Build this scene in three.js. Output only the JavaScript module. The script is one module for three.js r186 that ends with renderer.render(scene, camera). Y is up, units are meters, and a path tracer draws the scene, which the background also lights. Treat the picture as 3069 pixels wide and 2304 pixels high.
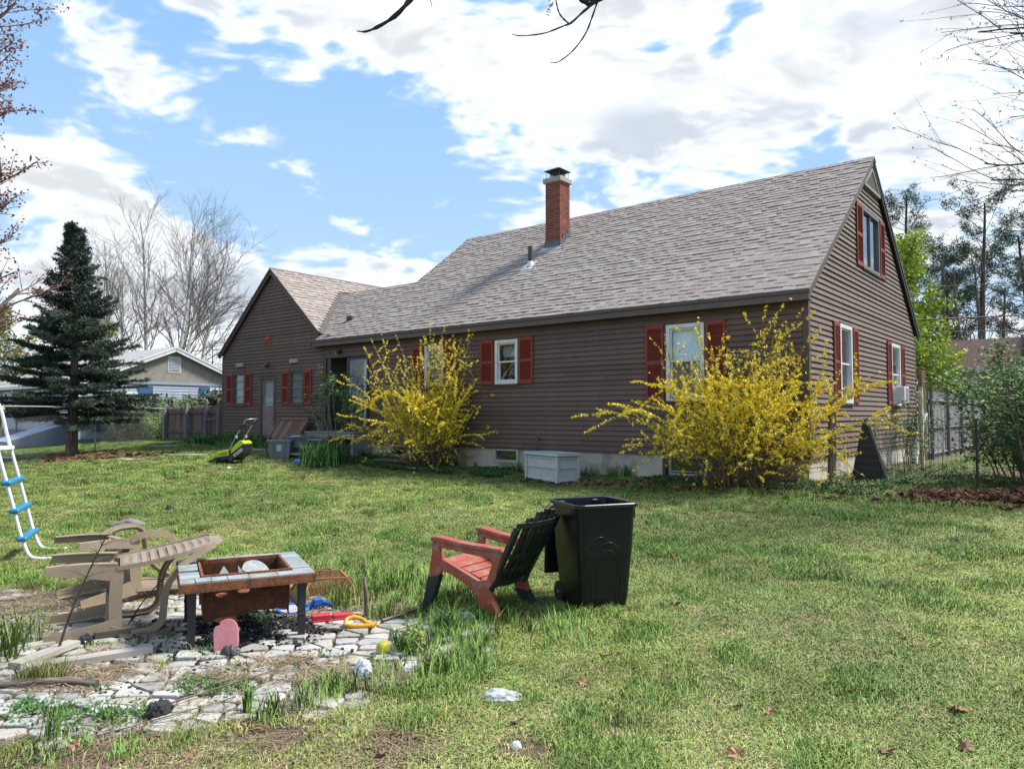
import * as THREE from 'three';
import { mergeGeometries } from 'three/addons/utils/BufferGeometryUtils.js';
import { RoundedBoxGeometry } from 'three/addons/geometries/RoundedBoxGeometry.js';
import { TextGeometry } from 'three/addons/geometries/TextGeometry.js';
import { FontLoader } from 'three/addons/loaders/FontLoader.js';

// ---------------------------------------------------------------- camera, sky, sun, exposure
const scene = new THREE.Scene();
const camera = new THREE.PerspectiveCamera(55.11, 1024 / 768, 0.05, 3000);
camera.position.set(0, 1.6, 0);
camera.rotation.x = Math.atan(92 / 2208);
const renderer = new THREE.WebGLRenderer({ antialias: true });
renderer.toneMapping = THREE.LinearToneMapping;
renderer.toneMappingExposure = 1.6;
renderer.shadowMap.enabled = true;

function mulberry(a) { return () => { a |= 0; a = (a + 0x6d2b79f5) | 0; let t = Math.imul(a ^ (a >>> 15), 1 | a); t = (t + Math.imul(t ^ (t >>> 7), 61 | t)) ^ t; return ((t ^ (t >>> 14)) >>> 0) / 4294967296; }; }
const clamp = (x, a = 0, b = 1) => Math.min(b, Math.max(a, x));
const lerp = (a, b, k) => a + (b - a) * k;
const sstep = (a, b, x) => { const k = clamp((x - a) / (b - a)); return k * k * (3 - 2 * k); };
const PERM = new Uint8Array(512); { const r = mulberry(77); const p = [...Array(256).keys()]; for (let i = 255; i > 0; i--) { const j = Math.floor(r() * (i + 1)); [p[i], p[j]] = [p[j], p[i]]; } for (let i = 0; i < 512; i++) PERM[i] = p[i & 255]; }
function vnoise(x, y, px = 256, py = 256) {            // value noise 0..1, repeats after px, py cells
  const xi = Math.floor(x), yi = Math.floor(y), fx = x - xi, fy = y - yi, u = fx * fx * (3 - 2 * fx), v = fy * fy * (3 - 2 * fy);
  const x0 = ((xi % px) + px) % px, x1 = (x0 + 1) % px, y0 = ((yi % py) + py) % py, y1 = (y0 + 1) % py;
  const h = (a, b) => PERM[PERM[a & 255] + (b & 255)] / 255;
  return lerp(lerp(h(x0, y0), h(x1, y0), u), lerp(h(x0, y1), h(x1, y1), u), v);
}
function fbm(x, y, o = 4, px = 256, py = 256) { let s = 0, a = 0.5, n = 0; for (let i = 0; i < o; i++) { s += a * vnoise(x, y, px, py); n += a; a *= 0.5; x = x * 2 + (px < 256 ? 0 : 13.7); y = y * 2 + (py < 256 ? 0 : 7.3); px = Math.min(256, px * 2); py = Math.min(256, py * 2); } return s / n; }

{ // sky: air and broken spring cumulus, computed in directions
  const W = 4096, Hh = 2048, data = new Float32Array(W * Hh * 4);
  // cloud masses and blue gaps: azimuth right of north, elevation, half-widths (degrees), weight, tilt
  const blobs = [
    [10, 24, 19, 7, .62, 0], [-8, 27, 12, 4.5, .5, -.25], [24, 21, 10, 5, .6, .1], [33, 16, 7, 4, .45, .2], [12, 17.5, 6, 2.5, .42, -.2], [5, 31, 22, 4, .5, 0], [30, 27, 9, 5, .5, 0],
    [-29, 24, 5, 3.2, .48, -.45], [-24.5, 28.5, 5, 2.2, .46, -.5], [-17, 27.5, 1.8, 1.3, .42, -.3], [-16, 23.5, 1.4, 2.2, .36, -.8], [-22, 20.5, 3, 1, .36, -.5], [-14.5, 16.2, 2.6, 1.1, .4, -.5], [-19, 14, 1.6, 1, .25, -.3], [-6.5, 15.5, 2.2, 1, .36, .2], [-1.5, 17, 2, .9, .3, .1], [-12.5, 10, 3, 1.2, .36, 0], [-3, 7, 5, 1.8, .4, 0], [-28.5, 18.2, 3, 1, .3, -.2],
    [-32, 15, 6, 5, .6, -.3], [-26, 11, 9, 4.6, .62, -.35], [-19, 7.5, 7, 3.4, .55, -.45], [-35, 7, 14, 5, .6, 0], [-24, 3, 14, 3, .5, 0],
    [-10.5, 13.5, 3.2, 1.4, .4, .1], [-13, 15, 2.4, 1, .34, -.2], [-7, 9.5, 6, 2.6, .5, .1], [-4, 12, 3, 1.4, .34, .2], [4, 14.5, 5, 2.6, .5, -.1], [-11, 5.5, 6, 1.6, .34, 0],
    [32, 5, 9, 5, .5, 0], [33, 12, 6, 3, .5, 0], [0, 8, 5, 2.5, .4, 0], [-9, 11, 5, 2, .34, .1], [18, 7, 12, 2, .2, 0],
    [16, 25.6, 1.5, 1.6, -.6, .9], [23.5, 20, 1.6, 2.6, -.5, .4], [11, 27.2, 1.4, 1.4, -.4, 0], [-20, 17, 5, 3, -.4, -.3], [-9, 19, 6, 3, -.35, -.4], [19, 13.5, 6, 1.6, -.4, 0], [-26, 27, 3, 2, -.1, 0], [-13, 22, 5, 4, -.25, 0], [-16, 18.5, 2.4, .9, .34, -.5], [-11.5, 18.6, 2, .8, .3, -.4],
  ];
  for (let j = 0; j < Hh; j++) {
    const el = ((j + 0.5) / Hh - 0.5) * Math.PI, eld = el * 180 / Math.PI, sy = Math.sin(el);
    for (let i = 0; i < W; i++) {
      const k = (j * W + i) * 4;
      if (eld < -0.5) { data[k] = 0.35; data[k + 1] = 0.37; data[k + 2] = 0.36; data[k + 3] = 1; continue; }
      const a = ((i + 0.5) / W - 0.5) * 2 * Math.PI;            // atan2(z, x)
      let az = (a * 180 / Math.PI) + 90; if (az > 180) az -= 360;  // 0 straight ahead (-z), right positive
      const h = Math.max(sy, 0.0) * .8 + 0.26, cxp = Math.cos(el) * Math.cos(a) / h, czp = Math.cos(el) * Math.sin(a) / h;
      const wx = fbm(cxp * 2.6 + 3, czp * 2.6 + 9, 4) - .5, wz = fbm(cxp * 2.6 + 40, czp * 2.6 + 21, 4) - .5;
      const det = fbm(cxp * 4 + wx * 1.0 + 11, czp * 4 + wz * 1.0 + eld * .10 + 5, 6), fine = fbm(cxp * 15 + wx * 4 + 31, czp * 15 + wz * 4 + eld * .5, 4);
      const near = Math.exp(-Math.pow(az / 52, 4)) * sstep(46, 38, eld);
      let cov = 0.31 + 0.5 * (fbm(cxp * .55 + 17, czp * .55 + 50, 3) - .36);
      if (near > 0.01) {
        let b = 0.02;
        const wa = az + wx * 5, we = eld + wz * 3.4;
        for (const [ba, be, sa, se, w, tl] of blobs) { const dx = wa - ba, dy = we - be - tl * dx; const q = (dx * dx) / (sa * sa) + (dy * dy) / (se * se); if (q < 7) b += w * .8 * Math.exp(-q * .9); }
        cov = lerp(cov, b, near);
      }
      const fin2 = fbm(cxp * 34 + wx * 8, czp * 34 + wz * 8 + eld * 1.2, 3), dn = cov + (det - .5) * 1.35 + (fine - .5) * 0.62 + (fin2 - .5) * .36;
      const c = Math.pow(sstep(0.17, 0.62, dn), 1.1), thick = sstep(0.42, 0.95, dn);
      const up = clamp(eld / 40), bl = [lerp(.44, .140, Math.pow(up, .7)), lerp(.57, .318, Math.pow(up, .7)), lerp(.69, .60, Math.pow(up, .7))];
      const g = sstep(.40, .72, fbm(cxp * 2.4 + 70, czp * 2.4 + 33 + eld * .06, 5)) * thick;
      const puff = sstep(.30, .68, fbm(cxp * 5.5 + 5 + wx * 2, czp * 5.5 + 90 + eld * .16 + wz * 2, 5)), wb = lerp(.77, .51, puff * thick), cl = [lerp(wb * .965, .40, g * .8), lerp(wb, .445, g * .8), lerp(wb * 1.035, .52, g * .8)];
      for (let m = 0; m < 3; m++) data[k + m] = lerp(bl[m], cl[m], c * .97);
      data[k + 3] = 1;
    }
  }
  const t = new THREE.DataTexture(data, W, Hh, THREE.RGBAFormat, THREE.FloatType);
  t.mapping = THREE.EquirectangularReflectionMapping; t.magFilter = THREE.LinearFilter; t.minFilter = THREE.LinearFilter; t.needsUpdate = true;
  scene.background = t; scene.environment = t;
}
const sun = new THREE.DirectionalLight(new THREE.Color(1.0, 0.95, 0.87), 4.8);
sun.position.set(6 + 38, 50, -12 - 8); sun.target.position.set(6, 0, -12);
sun.castShadow = true; sun.shadow.radius = 22; sun.shadow.mapSize.set(4096, 4096);
Object.assign(sun.shadow.camera, { left: -45, right: 45, top: 45, bottom: -45, near: 1, far: 160 });
scene.add(sun, sun.target);

// ---------------------------------------------------------------- helpers
const V = (x, y, z) => new THREE.Vector3(x, y, z);
const rgb = (r, g, b) => new THREE.Color().setRGB(r, g, b);
const taken = {};
function numbered(n) { taken[n] = (taken[n] ?? -1) + 1; return taken[n] ? n + '_' + String(taken[n]).padStart(3, '0') : n; }
function tag(o, label, category, group, kind) { if (label) o.userData.label = label; if (category) o.userData.category = category; if (group) o.userData.group = group; if (kind) o.userData.kind = kind; return o; }
function thing(name, label, category, pos = [0, 0, 0], ry = 0, group) { const o = new THREE.Group(); o.name = numbered(name); o.position.set(...pos); o.rotation.y = ry; tag(o, label, category, group); scene.add(o); return o; }
function uvm(g, sc = 1) {                                // uv in metres, by the way each face points
  if (g.index) g = g.toNonIndexed();
  const p = g.attributes.position, n = g.attributes.normal, u = new Float32Array(p.count * 2);
  for (let i = 0; i < p.count; i += 3) {
    const nx = Math.abs(n.getX(i)), ny = Math.abs(n.getY(i)), nz = Math.abs(n.getZ(i));
    for (let k = i; k < i + 3; k++) { const x = p.getX(k) * sc, y = p.getY(k) * sc, z = p.getZ(k) * sc; if (ny >= nx && ny >= nz) { u[2 * k] = x; u[2 * k + 1] = z; } else if (nx >= nz) { u[2 * k] = z; u[2 * k + 1] = y; } else { u[2 * k] = x; u[2 * k + 1] = y; } }
  }
  g.setAttribute('uv', new THREE.BufferAttribute(u, 2));
  for (const k of Object.keys(g.attributes)) if (!['position', 'normal', 'uv', 'color'].includes(k)) g.deleteAttribute(k);
  return g;
}
function join(gs) { gs = (Array.isArray(gs) ? gs : [gs]).map((g) => (g.userData.keepUv ? (g.index ? g.toNonIndexed() : g) : uvm(g))); return gs.length > 1 ? mergeGeometries(gs) : gs[0]; }
function mesh(name, gs, m, parent = scene) {
  const o = new THREE.Mesh(join(gs), m); o.name = parent === scene ? numbered(name) : name; o.castShadow = o.receiveShadow = true; parent.add(o); return o;
}
function one(name, geo, m, parent) { const o = new THREE.Mesh(geo, m); o.name = name; o.castShadow = o.receiveShadow = true; parent.add(o); return o; }
const box = (x0, x1, y0, y1, z0, z1) => new THREE.BoxGeometry(x1 - x0, y1 - y0, z1 - z0).translate((x0 + x1) / 2, (y0 + y1) / 2, (z0 + z1) / 2);
const rbox = (x0, x1, y0, y1, z0, z1, r = .01, s = 2) => new RoundedBoxGeometry(x1 - x0, y1 - y0, z1 - z0, s, Math.min(r, .49 * Math.min(x1 - x0, y1 - y0, z1 - z0))).translate((x0 + x1) / 2, (y0 + y1) / 2, (z0 + z1) / 2);
const cyl = (r0, r1, h, n = 16) => new THREE.CylinderGeometry(r1, r0, h, n).translate(0, h / 2, 0);
function hexa(c) {                                       // eight corners: 0-3 the face at -z (bottom left, bottom right, top right, top left), 4-7 the one behind
  const q = [[0, 3, 2, 1], [4, 5, 6, 7], [0, 1, 5, 4], [3, 7, 6, 2], [0, 4, 7, 3], [1, 2, 6, 5]], p = [];
  for (const [a, b, d, e] of q) for (const i of [a, b, d, a, d, e]) p.push(...c[i]);
  const g = new THREE.BufferGeometry(); g.setAttribute('position', new THREE.BufferAttribute(new Float32Array(p), 3)); g.computeVertexNormals();
  return uvm(g);
}
class B {                                                // collects faces with colour
  constructor() { this.p = []; this.n = []; this.u = []; this.c = []; }
  v(x, y, z, nx, ny, nz, u, w, c) { this.p.push(x, y, z); this.n.push(nx, ny, nz); this.u.push(u, w); this.c.push(c[0], c[1], c[2]); }
  tube(pts, rads, sides, c, vs = 1) {
    const n = pts.length, rings = []; let up = V(0.31, 0.9, 0.27).normalize(), len = 0;
    for (let i = 0; i < n; i++) {
      const t = V(0, 0, 0).subVectors(pts[Math.min(n - 1, i + 1)], pts[Math.max(0, i - 1)]).normalize();
      if (i) len += pts[i].distanceTo(pts[i - 1]);
      let a = V(0, 0, 0).crossVectors(t, up); if (a.lengthSq() < 1e-4) a.set(1, 0, 0); a.normalize(); const b = V(0, 0, 0).crossVectors(a, t).normalize(); up = b.clone();
      const r = []; for (let k = 0; k <= sides; k++) { const q = k / sides * 6.28318, cx = Math.cos(q), sx = Math.sin(q); r.push([a.x * cx + b.x * sx, a.y * cx + b.y * sx, a.z * cx + b.z * sx, k / sides]); }
      rings.push([r, len]);
    }
    for (let i = 0; i < n - 1; i++) for (let k = 0; k < sides; k++) {
      const q = [[i, k], [i + 1, k], [i + 1, k + 1], [i, k], [i + 1, k + 1], [i, k + 1]];
      for (const [ii, kk] of q) { const r = rings[ii][0][kk], R = rads[ii]; this.v(pts[ii].x + r[0] * R, pts[ii].y + r[1] * R, pts[ii].z + r[2] * R, r[0], r[1], r[2], r[3] * 6.28 * R * vs, rings[ii][1] * vs, c); }
    }
    return this;
  }
  cap(p, t, r, sides, c) { const a = V(t.y, t.z, t.x).cross(t).normalize(), b = V(0, 0, 0).crossVectors(t, a); for (let k = 0; k < sides; k++) { const q = k / sides * 6.2832, w = (k + 1) / sides * 6.2832; for (const z of [null, q, w]) { const e = z === null ? V(0, 0, 0) : a.clone().multiplyScalar(Math.cos(z) * r).addScaledVector(b, Math.sin(z) * r); this.v(p.x + e.x, p.y + e.y, p.z + e.z, t.x, t.y, t.z, e.x, e.z, c); } } return this; }
  quad(a, b, c, d, col, nn) { if (nn && V(0, 0, 0).crossVectors(V(0, 0, 0).subVectors(b, a), V(0, 0, 0).subVectors(c, a)).dot(nn) < 0) [b, d] = [d, b]; const n = nn || V(0, 0, 0).crossVectors(V(0, 0, 0).subVectors(b, a), V(0, 0, 0).subVectors(c, a)).normalize(); for (const [q, u, w] of [[a, 0, 0], [b, 1, 0], [c, 1, 1], [a, 0, 0], [c, 1, 1], [d, 0, 1]]) this.v(q.x, q.y, q.z, n.x, n.y, n.z, u, w, col); }
  tri(a, b, c, col, nn) { if (nn && V(0, 0, 0).crossVectors(V(0, 0, 0).subVectors(b, a), V(0, 0, 0).subVectors(c, a)).dot(nn) < 0) [b, c] = [c, b]; const n = nn || V(0, 0, 0).crossVectors(V(0, 0, 0).subVectors(b, a), V(0, 0, 0).subVectors(c, a)).normalize(); for (const [q, u, w] of [[a, 0, 0], [b, 1, 0], [c, .5, 1]]) this.v(q.x, q.y, q.z, n.x, n.y, n.z, u, w, col); }
  leaf(p, dir, side, len, wid, col, nn) {                // a diamond of two faces, folded a little
    const m = p.clone().addScaledVector(dir, len * .45), e = p.clone().addScaledVector(dir, len), l = m.clone().addScaledVector(side, wid * .5), r = m.clone().addScaledVector(side, -wid * .5);
    const n = V(0, 0, 0).crossVectors(dir, side).normalize(); l.addScaledVector(n, wid * .12); r.addScaledVector(n, wid * .12);
    this.tri(p, e, l, col, nn); this.tri(p, r, e, col, nn);
  }
  geo() { const g = new THREE.BufferGeometry(); for (const [k, a, s] of [['position', this.p, 3], ['normal', this.n, 3], ['uv', this.u, 2], ['color', this.c, 3]]) g.setAttribute(k, new THREE.BufferAttribute(new Float32Array(a), s)); g.userData.keepUv = true; return g; }
}
const curve = (pts, n) => new THREE.CatmullRomCurve3(pts.map((p) => (p.isVector3 ? p : V(...p))), false, 'centripetal').getPoints(n);
function pipe(pts, r, n = 24, sides = 10, c = [1, 1, 1]) { const q = n ? curve(pts, n) : pts.map((p) => V(...p)); const b = new B(); b.tube(q, q.map(() => r), sides, c); const L = q.length - 1; b.cap(q[0], V(0, 0, 0).subVectors(q[0], q[1]).normalize(), r, sides, c); b.cap(q[L], V(0, 0, 0).subVectors(q[L], q[L - 1]).normalize(), r, sides, c); const g = b.geo(); g.deleteAttribute('color'); return g; }
function rand3(r) { const z = r() * 2 - 1, a = r() * 6.2832, q = Math.sqrt(1 - z * z); return V(q * Math.cos(a), z, q * Math.sin(a)); }
const vary = (c, r, k = .2, h = .06) => { const m = 1 + (r() * 2 - 1) * k; return [c[0] * m * (1 + (r() * 2 - 1) * h), c[1] * m, c[2] * m * (1 + (r() * 2 - 1) * h)]; };
const mixc = (a, b, k) => [lerp(a[0], b[0], k), lerp(a[1], b[1], k), lerp(a[2], b[2], k)];

// ---------------------------------------------------------------- textures (grain, stains, wear)
function tex(N, f, srgb = true) {
  const d = new Uint8Array(N * N * 4);
  for (let j = 0; j < N; j++) for (let i = 0; i < N; i++) { const c = f(i / N, j / N), k = (j * N + i) * 4; const a = Array.isArray(c) ? c : [c, c, c]; for (let m = 0; m < 3; m++) { let x = clamp(a[m]); if (srgb) x = x <= .0031308 ? x * 12.92 : 1.055 * Math.pow(x, 1 / 2.4) - .055; d[k + m] = x * 255; } d[k + 3] = 255; }
  const t = new THREE.DataTexture(d, N, N); t.wrapS = t.wrapT = THREE.RepeatWrapping; t.magFilter = THREE.LinearFilter; t.minFilter = THREE.LinearMipmapLinearFilter; t.generateMipmaps = true; if (srgb) t.colorSpace = THREE.SRGBColorSpace; t.needsUpdate = true; return t;
}
const rep = (t, x, y = x, r = 0) => { const c = t.clone(); c.repeat.set(x, y); c.rotation = r; c.needsUpdate = true; return c; };
const tn = (u, v, px, py, o) => fbm(u * px, v * py, o, px, py);
const TX = {
  mottle: tex(512, (u, v) => .62 + .3 * tn(u, v, 8, 8, 5) + .16 * tn(u, v, 64, 64, 2)),
  grit: tex(512, (u, v) => { const a = vnoise(u * 128, v * 128, 128, 128), b = vnoise(u * 256, v * 256, 256, 256); return .66 + .22 * a + .2 * b - (a * b > .72 ? .25 : 0); }),
  wood: tex(512, (u, v) => { const w = tn(u, v, 3, 24, 3), s = tn(u + w * .03, v, 4, 128, 3); return .5 + .35 * s + .25 * w; }),
  woodV: tex(512, (v, u) => { const w = tn(u, v, 3, 24, 3), s = tn(u + w * .03, v, 4, 128, 3); return .5 + .35 * s + .25 * w; }),
  paint: tex(512, (u, v) => { const s = tn(u, v, 4, 96, 3), m = tn(u, v, 5, 5, 5), d = tn(u + .4, v + .3, 40, 4, 4); return .78 + .18 * s + .30 * (m - .5) + .12 * (d - .5); }),
  concrete: tex(512, (u, v) => { const m = tn(u, v, 5, 5, 5), s = tn(u, v, 14, 3, 4), g = vnoise(u * 200, v * 200, 200, 200); const st = sstep(.56, .7, tn(u + .37, v + .11, 7, 4, 5)); return mixc([.52 + .5 * m, .51 + .49 * m, .49 + .46 * m].map((x) => x * (.86 + .14 * g) + .1 * (s - .5)), [.30, .29, .25], st * .55); }),
  rust: tex(512, (u, v) => { const m = tn(u, v, 7, 7, 6), g = tn(u, v, 50, 50, 3), f = vnoise(u * 200, v * 200, 200, 200), k = sstep(.30, .72, m * .7 + g * .3); return mixc(mixc([.075, .034, .02], [.23, .075, .027], k), [.36, .14, .05], sstep(.5, .8, g * .6 + f * .4) * .5); }),
  bark: tex(512, (u, v) => { const m = tn(u, v, 24, 5, 5), l = tn(u, v, 6, 6, 4); return clamp(.35 + .75 * sstep(.3, .7, m) * (.6 + .5 * l)); }),
  birch: tex(512, (u, v) => { const d = sstep(.62, .7, tn(u, v, 3, 24, 4)) + sstep(.66, .74, tn(u + .3, v + .2, 5, 5, 4)); return mixc([.82, .80, .76], [.10, .09, .085], clamp(d)); }),
  soil: tex(1024, (u, v) => { const m = tn(u, v, 12, 12, 6), g = vnoise(u * 256, v * 256, 256, 256), s = tn(u + .1 * m, v, 160, 20, 3), s2 = tn(u, v, 22, 140, 3); const st = Math.max(sstep(.63, .7, s), sstep(.64, .71, s2)); return mixc([.45 + .55 * m, .45 + .52 * m, .44 + .5 * m].map((x) => x * (.62 + .5 * g)), [1, .95, .82], st * .6); }),
  wornRed: tex(512, (u, v) => { const m = tn(u, v, 6, 9, 6), s = tn(u, v, 60, 14, 3), k = sstep(.52, .72, m * .7 + s * .36); return mixc(mixc([.33, .068, .036], [.26, .054, .03], s), [.25, .20, .185], k * .6); }),
  wornGreen: tex(512, (u, v) => { const m = tn(u, v, 6, 9, 5), k = sstep(.60, .74, m); return mixc([.010, .022, .019], [.07, .05, .04], k); }),
  slate: tex(512, (u, v) => { const m = tn(u, v, 5, 9, 5), g = tn(u, v, 50, 50, 2), r = sstep(.62, .72, tn(u + .5, v, 6, 6, 4)); return mixc([.20 + .22 * m, .225 + .24 * m, .235 + .25 * m].map((x) => x * (.8 + .4 * g)), [.30, .21, .15], r * .5); }),
  paver: tex(512, (u, v) => { const m = tn(u, v, 5, 5, 5), g = vnoise(u * 220, v * 220, 220, 220), h = vnoise(u * 90, v * 90, 90, 90), d = sstep(.58, .7, tn(u + .2, v + .6, 6, 6, 5)), ch = sstep(.70, .78, tn(u + .7, v + .1, 18, 18, 3)); return mixc(mixc([.66, .655, .63].map((x) => x * (.66 + .42 * m) * (.82 + .22 * g) * (h < .13 ? .7 : 1)), [.30, .26, .19], d * .6), [.10, .095, .09], ch * .5); }),
  shingle: tex(512, (u, v) => { const a = vnoise(u * 170, v * 170, 170, 170), b = vnoise(u * 256, v * 256, 256, 256), m = tn(u, v, 10, 10, 3); return (.55 + .32 * a + .28 * b) * (.82 + .36 * m); }),
  brick: tex(256, (u, v) => { const m = tn(u, v, 8, 8, 4), g = vnoise(u * 110, v * 110, 110, 110); return (.62 + .5 * m) * (.8 + .3 * g); }),
};
for (const t of Object.values(TX)) t.anisotropy = 4;
function mat(c, o = {}) { const p = { color: rgb(...c), roughness: .8, metalness: 0, ...o }; const phys = ['transmission', 'clearcoat', 'sheen', 'ior', 'thickness'].some((k) => k in p); if (p.specularIntensity !== undefined || phys) return new THREE.MeshPhysicalMaterial(p); return new THREE.MeshStandardMaterial(p); }
const leafM = new THREE.MeshPhysicalMaterial({ color: rgb(1, 1, 1), vertexColors: true, roughness: .75, transmission: .3, thickness: 0, side: THREE.DoubleSide });
const vcolM = (o = {}) => new THREE.MeshStandardMaterial({ color: rgb(1, 1, 1), vertexColors: true, roughness: .85, side: THREE.DoubleSide, ...o });
const bladeM = vcolM({ roughness: .7 });

// ---------------------------------------------------------------- lie of the land: the lawn climbs from the patio to the house
const CX = 4.90, CD = 12.16, UX = -.7763, UD = .6303, TH = Math.PI - Math.atan2(.6303, .7763);
const TT = [-60, -20, -6, 0, 4.4, 8.7, 12, 15, 18.4, 22, 26, 60], TG = [.42, .42, .45, .49, .38, .42, .60, .82, .82, .74, .60, .6];
function hgt0(x, z) {
  const rx = x - CX, rd = -z - CD, t = rx * UX + rd * UD, w = -(rx * UD - rd * UX);
  let i = 1; while (i < TT.length - 1 && t > TT[i]) i++;
  return lerp(TG[i - 1], TG[i], clamp((t - TT[i - 1]) / (TT[i] - TT[i - 1]))) * (1 - clamp(w / 8.5));
}
const hgt = (x, z) => hgt0(x, z) + .03 * (fbm(x * .9 + 50, z * .9 + 50, 3) - .5);
const P = (x, d, dy = 0) => [x, hgt(x, -d) + dy, -d];     // a point on the ground, d metres ahead
const Hw = (t, y, s) => V(CX + t * UX + s * UD, y, -(CD + t * UD - s * UX));   // along the house front, up, back
const Hg = (t, s) => { const p = Hw(t, 0, s); return [p.x, hgt(p.x, p.z), p.z]; };
// ================================================================ the brown house
const brownPaint = mat([.125, .079, .066], { map: TX.paint, roughness: .72, bumpMap: TX.paint, bumpScale: .0012 });
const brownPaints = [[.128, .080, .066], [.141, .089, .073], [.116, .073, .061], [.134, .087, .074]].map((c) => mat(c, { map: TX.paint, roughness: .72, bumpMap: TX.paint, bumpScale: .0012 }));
const fadedSunlitPaints = [[.150, .107, .088], [.163, .117, .096], [.140, .099, .082], [.170, .122, .10]].map((c) => mat(c, { map: TX.paint, roughness: .72, bumpMap: TX.paint, bumpScale: .0012 }));  // gable boards: house brown lightened, part fading, part sunlight put into the colour
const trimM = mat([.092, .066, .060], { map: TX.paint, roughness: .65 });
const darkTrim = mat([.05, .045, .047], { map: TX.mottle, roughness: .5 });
const redM = mat([.245, .034, .022], { map: TX.mottle, roughness: .6 });
const whiteM = mat([.74, .75, .76], { map: TX.mottle, roughness: .45 });
const glassM = new THREE.MeshPhysicalMaterial({ color: rgb(.93, .96, .97), transmission: 1, thickness: 0, roughness: .02, ior: 1.5 });
const dirtyGlass = new THREE.MeshPhysicalMaterial({ color: rgb(.75, .78, .78), transmission: .85, thickness: 0, roughness: .12, ior: 1.5 });
const clothM = mat([.72, .76, .80], { roughness: .95, map: TX.woodV, side: THREE.DoubleSide });
const inner = mat([.30, .27, .24], { roughness: .95, map: TX.mottle });
const galv = mat([.42, .44, .46], { metalness: .6, roughness: .45, map: TX.mottle });
const house = thing('house', 'dark brown clapboard house with red shutters, shingled roof and brick chimney', 'house', [CX, 0, -CD], TH);
house.userData.kind = 'thing';
const HD = 8.6, RS = 4.3, EY = 3.67, RY = 7.08, SL = (RY - EY) / (RS + .22), roofY = (s) => EY + (s + .22) * SL;
const SA = 15.55, SAY = 6.0, SSL = .857;               // wing gable: ridge at t = 15.55

function cutWall(outline, holes, d) { const sh = new THREE.Shape(outline.map((p) => new THREE.Vector2(...p))); for (const [x0, x1, y0, y1] of holes) { const h = new THREE.Path(); h.moveTo(x0, y0); h.lineTo(x0, y1); h.lineTo(x1, y1); h.lineTo(x1, y0); h.closePath(); sh.holes.push(h); } return new THREE.ExtrudeGeometry(sh, { depth: d, bevelEnabled: false }); }
function clad(parent, mats, y0, y1, ex, span, holes, seed, joints = []) {   // lapped boards; span(y) gives the ends of the course
  const r = mulberry(seed); let row = 0;
  for (let y = y0; y < y1 - .02; y += ex, row++) {
    const ya = y, yb = Math.min(y + ex + .012, y1 + .01), [a0, a1] = span(ya), [b0, b1] = span(Math.min(yb, y1)); if (a1 - a0 < .05) continue;
    let segs = [[a0, a1]];
    for (const [h0, h1, g0, g1] of holes) if ((ya + Math.min(yb, y1)) / 2 > g0 && (ya + Math.min(yb, y1)) / 2 < g1) segs = segs.flatMap(([p, q]) => (h1 <= p || h0 >= q ? [[p, q]] : [[p, h0], [h1, q]].filter(([m, n]) => n - m > .03)));
    for (const [jr, jx] of joints) if (jr === row) segs = segs.flatMap(([p, q]) => (jx > p + .2 && jx < q - .2 ? [[p, jx - .0015], [jx + .0015, q]] : [[p, q]]));
    for (const [p, q] of segs) {
      const pb = p === a0 ? b0 : p, qb = q === a1 ? b1 : q, j = (r() - .5) * .007, wv = (r() - .5) * .006, wu = (r() - .5) * .006;
      one('clapboard', hexa([[p, ya + wv, -.036 + j], [q, ya + wu, -.036 + j], [Math.max(qb, pb + .01), yb, -.006], [pb, yb, -.006], [p, ya + wv, -.002], [q, ya + wu, -.002], [Math.max(qb, pb + .01), yb, -.002], [pb, yb, -.002]]), mats[Math.floor(r() * mats.length)], parent);
    }
  }
}
// openings
const hA = [16.98, 17.62, 1.93, 2.89], hB = [13.94, 14.56, 1.92, 2.87], hDoor = [15.37, 16.08, .92, 2.69], hSl = [11.17, 12.88, 1.2, 3.16];
const hC = [8.40, 9.0, 2.30, 3.25], hD = [6.14, 6.76, 2.30, 3.25], hE = [1.82, 2.55, 1.88, 3.27];
const fHoles = [hA, hB, hDoor, hSl, hC, hD, hE];
const front = mesh('front_wall', cutWall([[0.004, .88], [18.30, .88], [18.30, 3.5], [SA, SAY - .17], [13.05, 3.66], [0.004, 3.66]], fHoles, .13), brownPaint, house);
const shedSpan = (y) => (y < 3.46 ? 18.3 : Math.max(SA + .03, SA + (SAY - .16 - y) / SSL));
const grow1 = (h, k) => h.map(([a, b, c, d]) => [a - k, b + k, c - k, d + k]);
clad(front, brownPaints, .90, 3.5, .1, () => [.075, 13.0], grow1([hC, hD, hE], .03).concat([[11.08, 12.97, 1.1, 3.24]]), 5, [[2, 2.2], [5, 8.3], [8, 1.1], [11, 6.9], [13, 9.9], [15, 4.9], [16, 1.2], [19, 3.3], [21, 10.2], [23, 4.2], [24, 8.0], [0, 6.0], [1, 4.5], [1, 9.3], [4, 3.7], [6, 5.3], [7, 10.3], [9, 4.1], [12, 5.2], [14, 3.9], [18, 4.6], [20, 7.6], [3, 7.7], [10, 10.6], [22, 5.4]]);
clad(front, brownPaints, .98, 5.84, .1, (y) => [y < 3.46 ? 13.003 : y < 3.72 ? 13.06 : Math.min(SA - .03, SA - (SAY - .16 - y) / SSL), shedSpan(y) - (y < 3.46 ? .07 : 0)], grow1([hA, hB], .03).concat([[15.30, 16.15, .8, 2.76], [11, 12.97, 1.1, 3.24]]), 6, [[3, 14.6], [22, 16.8], [9, 17], [28, 15]]);
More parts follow.
